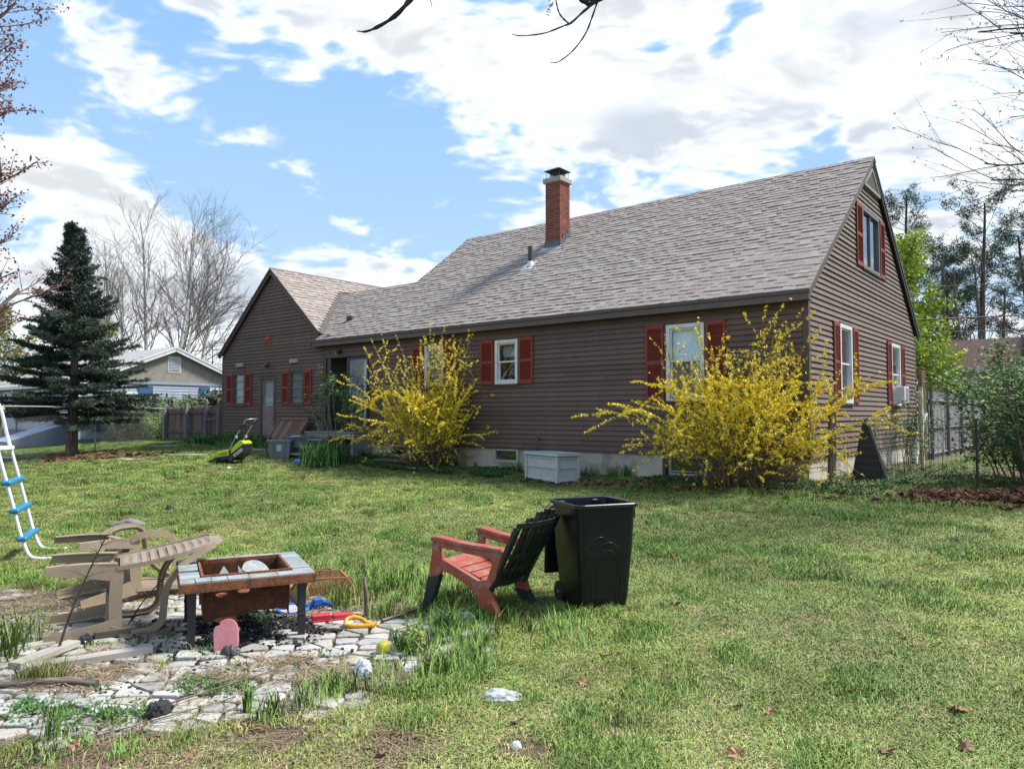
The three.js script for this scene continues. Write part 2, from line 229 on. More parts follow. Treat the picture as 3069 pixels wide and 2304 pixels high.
// gable wall on the right: its own frame, x runs towards the front
const gHoles = [[-2.57, -1.79, 1.84, 3.28], [-6.77, -5.9, 1.84, 3.23], [-4.92, -3.55, 4.63, 5.85]];
const gwall = mesh('gable_wall', cutWall([[-HD, .88], [-.133, .88], [-.133, 3.7], [-RS, RY - .12], [-HD, 3.7]], gHoles, .13), brownPaint, house);
gwall.rotation.y = Math.PI / 2;
clad(gwall, fadedSunlitPaints, .90, 6.83, .1, (y) => { const k = Math.max(0, (y - 3.56) / SL); return [-HD + .07 + k, -.012 - k - (y < 3.56 ? .06 : 0)]; }, grow1(gHoles, .03), 7, [[4, -3.6], [9, -4.4], [16, -4.9], [28, -2], [37, -5.7], [12, -8]]);
// other walls, closing the house
mesh('rear_wall', [box(0, 18.3, .85, 3.75, HD - .15, HD - .004), box(18.15, 18.296, .85, 3.6, .132, HD - .15), box(.14, 18.14, .70, .84, .14, HD - .16)], brownPaint, house);
mesh('wing_gable', cutWall([[13.05, 3.752], [18.296, 3.752], [SA, SAY - .1]], [], .12).translate(0, 0, HD - .15), brownPaint, house);
mesh('end_wall', cutWall([[-HD, 3.752], [0, 3.752], [-RS, RY - .15]], [], .1).rotateY(Math.PI / 2).translate(11.35, 0, 0), brownPaint, house);
mesh('partition', [box(13.2, 13.3, .85, 3.5, .14, HD - .16), box(9.4, 9.5, .85, 3.5, .14, HD - .16), box(3.9, 4.0, .85, 3.5, .14, HD - .16), box(.14, 18.1, 3.42, 3.5, .14, HD - .16)], inner, house);
const concM = mat([.60, .57, .52], { map: rep(TX.concrete, .45), roughness: .92, bumpMap: rep(TX.concrete, .45), bumpScale: .006 });
const bw = [[6.14, 6.84, .56, .90], [1.80, 2.55, .47, .90], [9.6, 10.3, .56, .9]];
const found = mesh('foundation', [cutWall([[.02, -.2], [18.28, -.2], [18.28, .878], [.02, .878]], bw.map(([a, b, c]) => [a, b, c, .876]), .2).translate(0, 0, .022), box(.022, .2, -.2, .878, .24, HD - .02), box(18.1, 18.28, -.2, .878, .24, HD - .02), box(.2, 18.1, -.2, .878, HD - .2, HD - .02), box(.25, 18.05, -.3, .02, .26, HD - .25)], concM, house);
mesh('water_table', [box(0, 12.97, .862, .899, -.026, .02)], trimM, house);
mesh('corner_board', [box(-.027, .07, .87, 3.5, -.03, -.001), box(-.03, -.001, .87, 3.5, -.028, .065)], trimM, house);
mesh('corner_board', [box(18.235, 18.33, .9, 3.47, -.03, -.001)], trimM, house);
mesh('corner_board', [box(-.03, -.001, .9, 3.5, HD - .065, HD + .02)], trimM, house);
// roofs
const tP = (t, s) => [t, roofY(s), s];
function slab(pts, n, th) { const a = pts.map((p) => V(...p)), b = a.map((p) => p.clone().addScaledVector(n, -th)), tri = [], L = a.length; for (let i = 1; i < L - 1; i++) { tri.push(a[0], a[i], a[i + 1], b[0], b[i + 1], b[i]); } for (let i = 0; i < L; i++) { const j = (i + 1) % L; tri.push(a[i], b[i], b[j], a[i], b[j], a[j]); } const g = new THREE.BufferGeometry(); g.setFromPoints(tri); g.computeVertexNormals(); return uvm(g); }
const shingM = new THREE.MeshStandardMaterial({ color: rgb(1, 1, 1), vertexColors: true, map: rep(TX.shingle, 1.3), roughness: .95, bumpMap: rep(TX.shingle, 1.3), bumpScale: .002 });
const deckM = mat([.11, .09, .08], { roughness: .95, map: TX.shingle });
const nF = V(0, 1, -SL).normalize(), nB = V(0, 1, SL).normalize(), nR = V(-SSL, 1, 0).normalize(), nL = V(SSL, 1, 0).normalize();
const vT = (s) => 13.12 + (s + .22) * .86, LRS = 2.07, LRT = vT(LRS);
const roof = mesh('roof', [
  slab([tP(-.09, -.22), tP(-.09, RS), tP(11.5, RS), tP(11.5, -.22)].reverse(), nF, .06),
  slab([tP(11.5, -.22), tP(11.5, LRS), tP(LRT + .1, LRS), tP(vT(-.22) + .15, -.22)].reverse(), nF, .06),
  slab([[-.09, RY, RS], [-.09, roofY(-.22), HD + .22], [11.5, roofY(-.22), HD + .22], [11.5, RY, RS]].reverse(), nB, .06),
  slab([[11.5, roofY(LRS), LRS], [11.5, roofY(LRS) - .72 * 4, LRS + 4], [LRT + .1, roofY(LRS) - .72 * 4, LRS + 4], [LRT + .1, roofY(LRS), LRS]].reverse(), nB, .06),
  slab([[SA, SAY, -.12], [SA, SAY, HD + .1], [13.0, SAY - 2.55 * SSL, HD + .1], [13.0, SAY - 2.55 * SSL, -.02], [13.12, SAY - 2.43 * SSL, -.12]], nR, .06),
  slab([[SA, SAY, -.12], [18.42, SAY - 2.87 * SSL, -.12], [18.42, SAY - 2.87 * SSL, HD + .1], [SA, SAY, HD + .1]], nL, .06),
].map((g) => g), deckM, house);
{
  const tones = [[.312, .262, .235], [.326, .276, .249], [.296, .25, .226], [.336, .286, .259], [.312, .267, .243], [.362, .322, .302], [.345, .322, .316], [.278, .233, .21]], wts = [.2, .19, .14, .13, .13, .09, .05, .07];
  const r = mulberry(91), unit = tones.map((c) => { const g = uvm(new THREE.BoxGeometry(1, 1, 1)); const a = new Float32Array(g.attributes.position.count * 3); for (let i = 0; i < a.length; i += 3) { a[i] = c[0]; a[i + 1] = c[1]; a[i + 2] = c[2]; } g.setAttribute('color', new THREE.BufferAttribute(a, 3)); return g; });
  const all = [];
  function lay(o, ax, ay, n, rows, ex, span) {           // o origin at the eave, ax along, ay up the slope
    const X = V(...ax), Y = V(...ay), N = n, flip = V(0, 0, 0).crossVectors(X, N).dot(Y) < 0;
    for (let i = 0; i < rows; i++) {
      const [x0, x1] = span(i * ex, (i + 1) * ex); let x = x0 - r() * .2, prevT = -1;
      while (x < x1) {
        const w = .09 + r() * r() * .22 + (r() < .15 ? .08 : 0); let a = Math.max(x, x0), b = Math.min(x + w - .004, x1);
        if (b - a > .02) {
          let k = 0, q = r(); while (k < 7 && (q -= wts[k]) > 0) k++; if (k === prevT) k = (k + 1) % 8; prevT = k;
          const thick = r() < .5 ? .016 : .009, c = V(...o).addScaledVector(X, (a + b) / 2).addScaledVector(Y, i * ex + ex * .62 - (r() < .35 ? .008 : 0)).addScaledVector(N, thick / 2 + .004);
          const m = new THREE.Matrix4().makeBasis(flip ? X.clone().negate() : X, N, Y.clone().addScaledVector(N, -.09).normalize()); m.scale(V(b - a, thick, ex * 1.24)); m.setPosition(c); all.push([m, k, c]);
        }
        x += w;
      }
    }
  }
  const yl = Math.hypot(1, SL), ex = .142, sOf = (q) => -.24 + q / yl;
  lay([0, EY - .015, -.24], [1, 0, 0], [0, SL / yl, 1 / yl], nF, Math.floor((RS + .24) * yl / ex), ex, (q0) => { const s = sOf(q0); return [-.12, s < LRS - .05 ? vT(s) : 11.54]; });
  const yl2 = Math.hypot(1, SSL), t0 = 13.12;
  lay([t0, SAY - (SA - t0) * SSL, 0], [0, 0, 1], [1 / yl2, SSL / yl2, 0], nR, Math.floor((SA - t0) * yl2 / ex), ex, (q0, q1) => { const t = t0 + q1 / yl2; return [-.15, t < LRT - .05 ? -.22 + (t - 13.12) / .86 : 7]; });
  house.updateMatrixWorld(true); const cam = house.worldToLocal(V(0, 1.6, 0));
  all.sort((p, q) => p[2].distanceTo(cam) - q[2].distanceTo(cam));
  all.slice(0, 300).forEach(([m, k]) => { const o = one('shingle', unit[k], shingM, roof); m.decompose(o.position, o.quaternion, o.scale); });
  // sizes are baked here so that the granules keep their scale
  const rest = all.slice(300).map(([m, k]) => uvm(unit[k].clone().applyMatrix4(m)));
  const o = one('shingles', mergeGeometries(rest), shingM, roof); o.userData.kind = 'stuff';
  const capG = []; for (let t = -.12; t < 11.5; t += .15) { capG.push(hexa([[t, RY - .085, RS - .13], [t + .17, RY - .085, RS - .13], [t + .17, RY + .022, RS], [t, RY + .014, RS], [t, RY - .105, RS - .13], [t + .17, RY - .105, RS - .13], [t + .17, RY - .02, RS + .001], [t, RY - .02, RS + .001]])); capG.push(hexa([[t, RY + .014, RS], [t + .17, RY + .022, RS], [t + .17, RY - .085, RS + .13], [t, RY - .085, RS + .13], [t, RY - .02, RS], [t + .17, RY - .02, RS], [t + .17, RY - .105, RS + .13], [t, RY - .105, RS + .13]])); }
  mesh('ridge_cap', capG, mat([.16, .135, .13], { map: rep(TX.shingle, 1.3), roughness: .95 }), roof);
  const c2 = []; for (let s = -.14; s < 6; s += .16) c2.push(hexa([[SA - .13, SAY - .09, s], [SA - .13, SAY - .09, s + .17], [SA, SAY + .022, s + .17], [SA, SAY + .014, s], [SA - .13, SAY - .115, s], [SA - .13, SAY - .115, s + .17], [SA, SAY - .03, s + .17], [SA, SAY - .03, s]]));
  const lry = roofY(LRS); for (let t = 11.5; t < LRT; t += .16) c2.push(hexa([[t, lry - .085, LRS - .12], [t + .17, lry - .085, LRS - .12], [t + .17, lry + .024, LRS], [t, lry + .016, LRS], [t, lry - .11, LRS - .12], [t + .17, lry - .11, LRS - .12], [t + .17, lry - .03, LRS + .02], [t, lry - .03, LRS + .02]]));
  mesh('ridge_cap', c2, mat([.16, .135, .13], { map: rep(TX.shingle, 1.3), roughness: .95 }), roof);
}
// eaves: soffit, two fascia boards, rakes
mesh('soffit', [box(-.085, 13.02, 3.497, 3.515, -.19, -.004)], trimM, house);
mesh('fascia', [box(-.1, 6.1, 3.49, 3.60, -.222, -.196), box(6.103, 13.3, 3.49, 3.60, -.222, -.196)], mat([.125, .092, .083], { map: TX.paint, roughness: .6 }), house);
mesh('fascia', [box(-.1, 13.3, 3.603, 3.672, -.246, -.2)], mat([.085, .07, .072], { map: TX.paint, roughness: .55 }), house);
mesh('fascia_return', [box(13.303, 13.325, 3.49, 3.69, -.246, -.03)], trimM, house);
function bar(a, b, w, h, up) { const A = V(...a), Bv = V(...b), X = V(0, 0, 0).subVectors(Bv, A), L = X.length(); X.normalize(); const Y = V(...up).addScaledVector(X, -V(...up).dot(X)).normalize(), Z = V(0, 0, 0).crossVectors(X, Y); const g = uvm(new THREE.BoxGeometry(L, h, w)); return g.applyMatrix4(new THREE.Matrix4().makeBasis(X, Y, Z).setPosition(A.add(Bv).multiplyScalar(.5))); }
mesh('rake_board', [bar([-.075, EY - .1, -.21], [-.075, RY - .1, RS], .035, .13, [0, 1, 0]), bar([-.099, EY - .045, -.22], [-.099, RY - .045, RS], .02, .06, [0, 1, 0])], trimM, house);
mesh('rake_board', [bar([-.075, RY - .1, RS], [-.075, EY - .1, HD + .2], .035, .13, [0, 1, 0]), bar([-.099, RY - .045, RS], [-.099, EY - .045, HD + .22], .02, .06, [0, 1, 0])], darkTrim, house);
mesh('rake_board', [bar([SA, SAY - .1, -.1], [18.40, SAY - .1 - 2.85 * SSL, -.1], .03, .13, [0, 1, 0]), bar([SA, SAY - .04, -.127], [18.44, SAY - .04 - 2.89 * SSL, -.127], .02, .06, [0, 1, 0])], trimM, house);
mesh('rake_board', [bar([SA, SAY - .1, -.1], [13.15, SAY - .1 - 2.4 * SSL, -.1], .03, .13, [0, 1, 0]), bar([SA, SAY - .04, -.127], [13.12, SAY - .04 - 2.43 * SSL, -.127], .02, .06, [0, 1, 0])], trimM, house);
mesh('rake_board', [bar([11.51, RY - .09, RS], [11.51, roofY(LRS) - .06, LRS], .03, .15, [0, 1, 0])], trimM, house);
// windows: a frame with sashes and panes
function window_(parent, h, o = {}) {
  const [x0, x1, y0, y1] = h, fw = o.fw ?? .055, fm = o.fm ?? whiteM, W = mesh('window', [box(x0 - .012, x1 + .012, y1 - fw, y1 + .012, -.045, .06), box(x0 - .012, x1 + .012, y0 - .012, y0 + fw, -.05, .06), box(x0 - .012, x0 + fw, y0 + fw, y1 - fw, -.044, .06), box(x1 - fw, x1 + .012, y0 + fw, y1 - fw, -.044, .06)], fm, parent);
  mesh('casing', [box(x0 - .05, x0 - .013, y0 - .03, y1 + .045, -.04, 0), box(x1 + .013, x1 + .05, y0 - .03, y1 + .045, -.04, 0), box(x0 - .05, x1 + .05, y1 + .013, y1 + .05, -.042, 0), box(x0 - .055, x1 + .055, y0 - .05, y0 - .013, -.06, 0)], o.cm ?? trimM, W);
  if (o.fixed) { mesh('pane', [box(x0 + fw, x1 - fw, y0 + fw, y1 - fw, .012, .016)], o.gm ?? glassM, W); if (o.mull) mesh('mullion', [box((x0 + x1) / 2 - .022, (x0 + x1) / 2 + .022, y0 + fw, y1 - fw, -.02, .03)], fm, W); return W; }
  const ym = o.ym ?? (y0 + y1) / 2, sw = .032;
  const sash = (a, b, z) => { const s = mesh('sash', [box(x0 + fw, x1 - fw, b - sw, b, z, z + .03), box(x0 + fw, x1 - fw, a, a + sw, z, z + .03), box(x0 + fw, x0 + fw + sw, a + sw, b - sw, z + .001, z + .029), box(x1 - fw - sw, x1 - fw, a + sw, b - sw, z + .001, z + .029)], fm, W); mesh('pane', [box(x0 + fw + sw, x1 - fw - sw, a + sw, b - sw, z + .013, z + .017)], o.gm ?? glassM, W); return s; };
  sash(ym - .012, y1 - fw, -.012); sash(y0 + fw + (o.lift ?? 0), ym + .02 + (o.lift ?? 0) * .02, .024);
  return W;
}
const shutters = {};
function shutter(parent, x0, x1, y0, y1) {
  const key = [(x1 - x0).toFixed(2), (y1 - y0).toFixed(2)].join();
  if (!shutters[key]) { const w = x1 - x0, h = y1 - y0, g = [rbox(0, .045, 0, h, -.032, 0, .004), rbox(w - .045, w, 0, h, -.032, 0, .004), box(.045, w - .045, 0, .09, -.029, -.002), box(.045, w - .045, h - .075, h, -.029, -.002), box(.045, w - .045, h * .5 - .03, h * .5 + .03, -.029, -.002), box(.045, w - .045, .09, h - .075, -.006, -.003)]; for (let y = .1; y < h - .08; y += .034) if (Math.abs(y - h / 2) > .035) g.push(new THREE.BoxGeometry(w - .09, .03, .006).rotateX(-.75).translate(w / 2, y + .012, -.016)); shutters[key] = join(g); }
  const o = one('shutter', shutters[key], redM, parent); o.position.set(x0, y0, -.026); return o;
}
for (const [h, o] of [[hC, {}], [hD, {}], [hE, { ym: 2.6, lift: .0 }]]) window_(house, h, o);
for (const h of [hC, hD]) { shutter(house, h[0] - .44, h[0] - .06, 2.28, 3.29); shutter(house, h[1] + .06, h[1] + .44, 2.28, 3.29); }
shutter(house, 1.40, 1.77, 1.86, 3.30); shutter(house, 2.61, 2.99, 1.86, 3.30);
const jalM = mat([.07, .058, .058], { roughness: .55, map: TX.mottle });
for (const h of [hA, hB]) {
  const W = window_(house, h, { fm: jalM, fixed: true, fw: .04, gm: dirtyGlass }); mesh('rail', [0.25, .5, .75].map((k) => box(h[0] + .04, h[1] - .04, lerp(h[2], h[3], k) - .012, lerp(h[2], h[3], k) + .012, -.015, .01)), mat([.22, .2, .2], { roughness: .5 }), W);
  shutter(house, h[0] - .40, h[0] - .055, h[2] - .02, h[3] + .02); shutter(house, h[1] + .055, h[1] + .40, h[2] - .02, h[3] + .02);
}
mesh('cardboard', [box(17.02, 17.5, 2.22, 2.44, .07, .075)], mat([.36, .25, .15], { map: TX.mottle }), house);
mesh('paper_stack', [box(17.1, 17.5, 1.96, 2.17, .07, .12)], mat([.55, .55, .55], { map: TX.wood }), house);
mesh('cardboard', [box(14.0, 14.5, 1.94, 2.02, .07, .12)], mat([.5, .47, .43], { map: TX.mottle }), house);
// curtains and shade behind the glass
function drape(name, x0, x1, y0, y1, z, m, parent, nf = 9) { const g = new THREE.PlaneGeometry(x1 - x0, y1 - y0, nf * 8, 1), p = g.attributes.position; for (let i = 0; i < p.count; i++) p.setZ(i, .018 * Math.sin((p.getX(i) / (x1 - x0) + .5) * nf * 6.28 + .8 * Math.sin(p.getX(i) * 9))); g.computeVertexNormals(); g.translate((x0 + x1) / 2, (y0 + y1) / 2, z); return mesh(name, g, m, parent); }
const shadeM = new THREE.MeshPhysicalMaterial({ color: rgb(.62, .76, .84), roughness: .9, transmission: .35, thickness: 0, side: THREE.DoubleSide, map: TX.mottle });
mesh('roller_shade', [box(1.89, 2.48, 2.60, 3.22, .075, .078)], mat([.78, .90, .96], { roughness: .9, map: rep(TX.paint, .8) }), house);
drape('curtain', 1.9, 2.08, 1.94, 2.62, .16, clothM, house, 3);
drape('curtain', 6.2, 6.7, 2.9, 3.2, .16, mat([.45, .48, .46], { map: TX.woodV, side: THREE.DoubleSide }), house, 6);
window_(gwall, gHoles[0]); window_(gwall, gHoles[1]); window_(gwall, gHoles[2], { fixed: true, mull: true, fw: .045, fm: mat([.15, .15, .155], { roughness: .4, map: TX.mottle }) });
for (const [a, b] of [[-1.74, -1.36], [-3.0, -2.63]]) shutter(gwall, a, b, 1.84, 3.30);
for (const [a, b] of [[-5.85, -5.45], [-7.22, -6.83]]) shutter(gwall, a, b, 1.84, 3.26);
for (const [a, b] of [[-3.5, -3.06], [-5.4, -4.98]]) shutter(gwall, a, b, 4.60, 5.88);
drape('curtain', -4.85, -3.6, 4.66, 5.8, .22, mat([.16, .16, .17], { map: TX.woodV, side: THREE.DoubleSide }), gwall, 8);
{ // triangular louvred vent under the ridge
  const vm = mat([.5, .45, .42], { roughness: .6, map: TX.mottle }), y0 = 6.36, y1 = 6.82, vv = mesh('gable_vent', [bar([-RS - .66, y0, -.05], [-RS + .66, y0, -.05], .06, .05, [0, 1, 0]), bar([-RS - .66, y0, -.05], [-RS, y1, -.05], .06, .05, [0, 1, 0]), bar([-RS + .66, y0, -.05], [-RS, y1, -.05], .06, .05, [0, 1, 0])], mat([.34, .30, .27], { roughness: .6, map: TX.mottle }), gwall);
  mesh('backing', cutWall([[-RS - .64, y0], [-RS + .64, y0], [-RS, y1]], [], .01).translate(0, 0, -.035), inner, vv);
  for (let y = y0 + .06; y < y1 - .06; y += .055) { const hw = .64 * (1 - (y - y0) / (y1 - y0)); one('slat', uvm(new THREE.BoxGeometry(hw * 2 - .03, .05, .008).rotateX(-.7).translate(-RS, y, -.05)), vm, vv); }
}
// window air conditioner
{ const ac = mesh('air_conditioner', [rbox(-6.48, -5.97, 1.87, 2.25, -.27, .05, .015)], mat([.78, .79, .80], { roughness: .4, map: TX.mottle }), gwall); for (let k = 0; k < 13; k++) mesh('fin', [box(-6.44, -6.08, 1.92 + k * .024, 1.938 + k * .024, -.276, -.268)], mat([.35, .36, .38], { roughness: .5, metalness: .4 }), ac); }
// side door of the wing
{ const dM = mat([.23, .17, .165], { map: TX.paint, roughness: .55 }), d = mesh('door', [box(15.41, 16.04, .93, 1.86, .0, .045), box(15.41, 15.48, 1.86, 2.66, .0, .045), box(15.97, 16.04, 1.86, 2.66, .0, .045), box(15.48, 15.97, 2.60, 2.66, .0, .045), box(15.46, 15.99, 1.14, 1.16, -.006, 0)], dM, house);
  mesh('door_frame', [box(15.30, 15.405, .9, 2.75, -.035, .04), box(16.045, 16.15, .9, 2.75, -.035, .04), box(15.405, 16.045, 2.665, 2.75, -.035, .04), box(15.405, 16.045, .88, .925, -.05, .05)], trimM, house);
  mesh('pane', [box(15.48, 15.97, 1.86, 2.60, .02, .024)], dirtyGlass, d); drape('curtain', 15.49, 15.96, 1.88, 2.58, .075, mat([.72, .76, .78], { roughness: .9, side: THREE.DoubleSide, map: TX.mottle }), d, 3);
  mesh('door_handle', [new THREE.SphereGeometry(.022, 12, 8).translate(15.47, 1.5, -.04), cyl(.008, .008, .05, 8).rotateX(-Math.PI / 2).translate(15.47, 1.5, 0)], galv, d); }
// sliding door, left leaf open to a dark room
{ const f = mat([.055, .05, .052], { roughness: .45, map: TX.mottle }), d = mesh('sliding_door', [box(11.10, 11.17, 1.14, 3.22, -.045, .12), box(12.88, 12.96, 1.14, 3.22, -.045, .12), box(11.17, 12.88, 3.16, 3.22, -.045, .12), box(11.17, 12.88, 1.14, 1.20, -.045, .12), box(12.72, 12.88, 1.2, 3.16, -.01, .06)], f, house);
  mesh('leaf_frame', [box(11.19, 11.25, 1.21, 3.15, .02, .06), box(11.99, 12.05, 1.21, 3.15, .02, .06), box(11.25, 11.99, 3.08, 3.15, .021, .059), box(11.25, 11.99, 1.21, 1.28, .021, .059)], f, d);
  mesh('pane', [box(11.25, 11.99, 1.28, 3.08, .038, .043)], glassM, d); drape('curtain', 11.2, 11.5, 1.24, 3.12, .16, mat([.62, .74, .76], { roughness: .9, side: THREE.DoubleSide, map: TX.woodV }), d, 5); }
// basement windows
for (const [i, [a, b, c]] of bw.entries()) { const W = mesh('basement_window', [box(a, a + .05, c, .86, -.005, .06), box(b - .05, b, c, .86, -.005, .06), box(a + .05, b - .05, c, c + .06, -.01, .06), box(a + .05, b - .05, .82, .86, -.005, .06)], mat([.62, .63, .62], { roughness: .6, map: TX.concrete }), house); mesh('pane', [box(a + .05, b - .05, c + .06, .82, .03, .034)], glassM, W); if (i === 1) mesh('sash_bar', [bar([a + .12, c + .07, .01], [a + .05, .8, .01], .02, .025, [1, 0, 0]), box(a + .05, b - .05, c + .085, c + .105, 0, .025)], galv, W); }
mesh('window_well', [box(2.56, 2.62, .3, .89, -.12, .02)], trimM, house);
// things fixed to the walls
{ const g = []; for (let k = 0; k < 10; k++) { const R = [.26, .1], a = k * Math.PI / 5 + Math.PI / 2, b = (k + 1) * Math.PI / 5 + Math.PI / 2, p = (q, r) => [15.76 + Math.cos(q) * r, 3.85 + Math.sin(q) * r, -.03]; const A = p(a, R[k % 2]), Bq = p(b, R[(k + 1) % 2]), T = [15.76, 3.85, -.09]; const bg = new THREE.BufferGeometry().setFromPoints([V(...A), V(...T), V(...Bq)]); bg.computeVertexNormals(); g.push(uvm(bg)); }
  mesh('star_ornament', g, mat([.36, .045, .03], { roughness: .5, map: TX.mottle, side: THREE.DoubleSide }), house); }
const lampM = mat([.55, .5, .45], { roughness: .6, map: TX.mottle });
for (const t of [17.24, 14.37]) { const v = mesh('wall_vent', [rbox(t - .19, t + .19, 3.1, 3.22, -.09, -.01, .01)], mat([.42, .36, .32], { roughness: .7, map: TX.mottle }), house); mesh('louver', [0, 1, 2].map((k) => box(t - .17, t + .17, 3.115 + k * .035, 3.125 + k * .035, -.1, -.088)), lampM, v); }
for (const [t, y] of [[15.75, 3.14], [12.3, 3.36]]) { const f = mesh('floodlight', [cyl(.06, .06, .03, 14).rotateX(-Math.PI / 2).translate(t, y, -.02)], darkTrim, house); for (const s of [-1, 1]) mesh('lamp_head', [cyl(.03, .055, .13, 14).rotateX(-2.2).rotateY(s * .5).translate(t + s * .07, y - .01, -.06)], s > 0 ? galv : darkTrim, f); }
mesh('hose_spigot', [pipe([[5.54, 1.1, -.03], [5.54, 1.1, -.1], [5.54, 1.02, -.12], [5.54, .75, -.1]], .016, 14, 8), new THREE.TorusGeometry(.035, .009, 6, 14).translate(5.54, 1.13, -.09)], mat([.10, .10, .09], { metalness: .5, roughness: .6 }), house);
mesh('roof_vent', [rbox(12.5, 12.72, roofY(.55) + .0, roofY(.55) + .13, .5, .68, .03)], darkTrim, roof);
mesh('vent_pipe', [cyl(.055, .055, .55, 14).translate(7.33, roofY(1.98) - .05, 1.98)], darkTrim, roof);
mesh('pipe_flashing', [hexa([[7.2, roofY(1.78) + .03, 1.78], [7.52, roofY(1.78) + .03, 1.78], [7.46, roofY(2.1) + .035, 2.1], [7.2, roofY(2.1) + .035, 2.1], [7.2, roofY(1.78) + .01, 1.78], [7.52, roofY(1.78) + .01, 1.78], [7.46, roofY(2.1) + .01, 2.1], [7.2, roofY(2.1) + .01, 2.1]]), cyl(.1, .06, .14, 14).translate(7.33, roofY(1.98) - .02, 1.98)], mat([.72, .74, .76], { metalness: .3, roughness: .5, map: TX.mottle }), roof);
mesh('sash_bar', [box(12.6, 12.75, roofY(-.1) + .02, roofY(-.1) + .06, -.14, -.08)], galv, roof);
{ // chimney
  const a0 = 6.97, a1 = 7.43, s0 = 2.76, s1 = 3.21, yb = roofY(s0) - .2, yt = 7.62, ch = mesh('chimney', [box(a0 + .012, a1 - .012, yb, yt, s0 + .012, s1 - .012)], mat([.62, .54, .49], { map: TX.grit, roughness: .95 }), house);
  const r = mulberry(33), bm = [[.235, .058, .038], [.265, .068, .045], [.21, .05, .036], [.28, .085, .055], [.20, .062, .045]].map((c) => mat(c, { map: TX.brick, roughness: .9, bumpMap: TX.brick, bumpScale: .003 }));
  const bh = .057, pitch = .067, put = (x0, x1, y, z0, z1) => one('brick', uvm(rbox(x0, x1, y, y + bh, z0, z1, .004, 1)), bm[Math.floor(r() * 5)], ch);
  for (let k = 0, y = yb + .02; y + bh < yt + .001; y += pitch, k++) {
    const odd = k % 2, j = () => (r() - .5) * .004;
    const F = odd ? [[a0, a0 + .145], [a0 + .155, a0 + .352], [a0 + .362, a1]] : [[a0, a0 + .196], [a0 + .206, a0 + .313], [a0 + .323, a1]];
    F.forEach(([p, q]) => { const z = s0 + j(); put(p, q, y, z, s0 + .09); });
    if (y > roofY(s1) - .25) F.forEach(([p, q]) => put(p, q, y, s1 - .09, s1 + j()));
    const S = odd ? [[s0 + .1, s0 + .225], [s0 + .235, s1 - .1]] : [[s0 + .1, s0 + .29], [s0 + .30, s1 - .1]];
    for (const [p, q] of S) { put(a0 + j(), a0 + .09, y, p, q); put(a1 - .09, a1 + j(), y, p, q); }
  }
  const capM = mat([.50, .46, .40], { map: TX.concrete, roughness: .9 });
  mesh('chimney_crown', [rbox(a0 - .05, a1 + .05, yt + .004, yt + .13, s0 - .05, s1 + .05, .012)], capM, ch);
  const cm = mat([.05, .055, .06], { roughness: .5, metalness: .4, map: TX.mottle }), xc = (a0 + a1) / 2, zc = (s0 + s1) / 2, cp = mesh('spark_arrestor', [new THREE.ConeGeometry(.36, .13, 4).rotateY(Math.PI / 4).translate(xc, yt + .40, zc), box(xc - .255, xc + .255, yt + .325, yt + .337, zc - .255, zc + .255)], cm, ch);
  const g = []; for (let k = -5; k <= 5; k++) for (const s of [-1, 1]) { g.push(bar([xc + k * .028 - .03, yt + .13, zc + s * .14], [xc + k * .028 + .03, yt + .33, zc + s * .14], .005, .005, [1, 0, 0]), bar([xc + s * .14, yt + .13, zc + k * .028 + .03], [xc + s * .14, yt + .33, zc + k * .028 - .03], .005, .005, [1, 0, 0]), bar([xc + k * .028 + .03, yt + .13, zc + s * .142], [xc + k * .028 - .03, yt + .33, zc + s * .142], .005, .005, [1, 0, 0])); }
  for (const x of [-1, 1]) for (const z of [-1, 1]) g.push(bar([xc + x * .2, yt + .1, zc + z * .2], [xc + x * .2, yt + .33, zc + z * .2], .008, .008, [1, 0, 0]));
  mesh('mesh_guard', g, cm, cp);
  const fl = mat([.13, .14, .16], { metalness: .4, roughness: .55, map: TX.mottle }), G = [box(a0 - .02, a1 + .02, roofY(s0) - .06, roofY(s0) + .17, s0 - .012, s0 - .004)];
  for (let k = 0; k < 4; k++) { const z0 = s0 + k * .115, z1 = z0 + .13; G.push(box(a0 - .012, a0 - .004, roofY(z0) - .05, roofY(z1) + .13, z0, z1)); G.push(box(a1 + .004, a1 + .012, roofY(z0) - .05, roofY(z1) + .13, z0, z1)); }
  mesh('flashing', G, fl, ch); mesh('flashing', [hexa([[a0 - .08, roofY(s0 - .2) + .03, s0 - .2], [a1 + .1, roofY(s0 - .2) + .03, s0 - .2], [a1 + .1, roofY(s0) + .03, s0], [a0 - .08, roofY(s0) + .03, s0], [a0 - .08, roofY(s0 - .2) + .01, s0 - .2], [a1 + .1, roofY(s0 - .2) + .01, s0 - .2], [a1 + .1, roofY(s0) + .01, s0], [a0 - .08, roofY(s0) + .01, s0]])], mat([.45, .47, .5], { metalness: .3, roughness: .5, map: TX.mottle }), ch);
}
// ================================================================ ground, patio, lawn
const houseT = (x, z) => { const rx = x - CX, rd = -z - CD; return [rx * UX + rd * UD, rx * UD - rd * UX]; };   // t, s
const inHouse = (x, z, m = 0) => { const [t, s] = houseT(x, z); return t > -m && t < 18.3 + m && s > -m && s < 8.6 + m; };
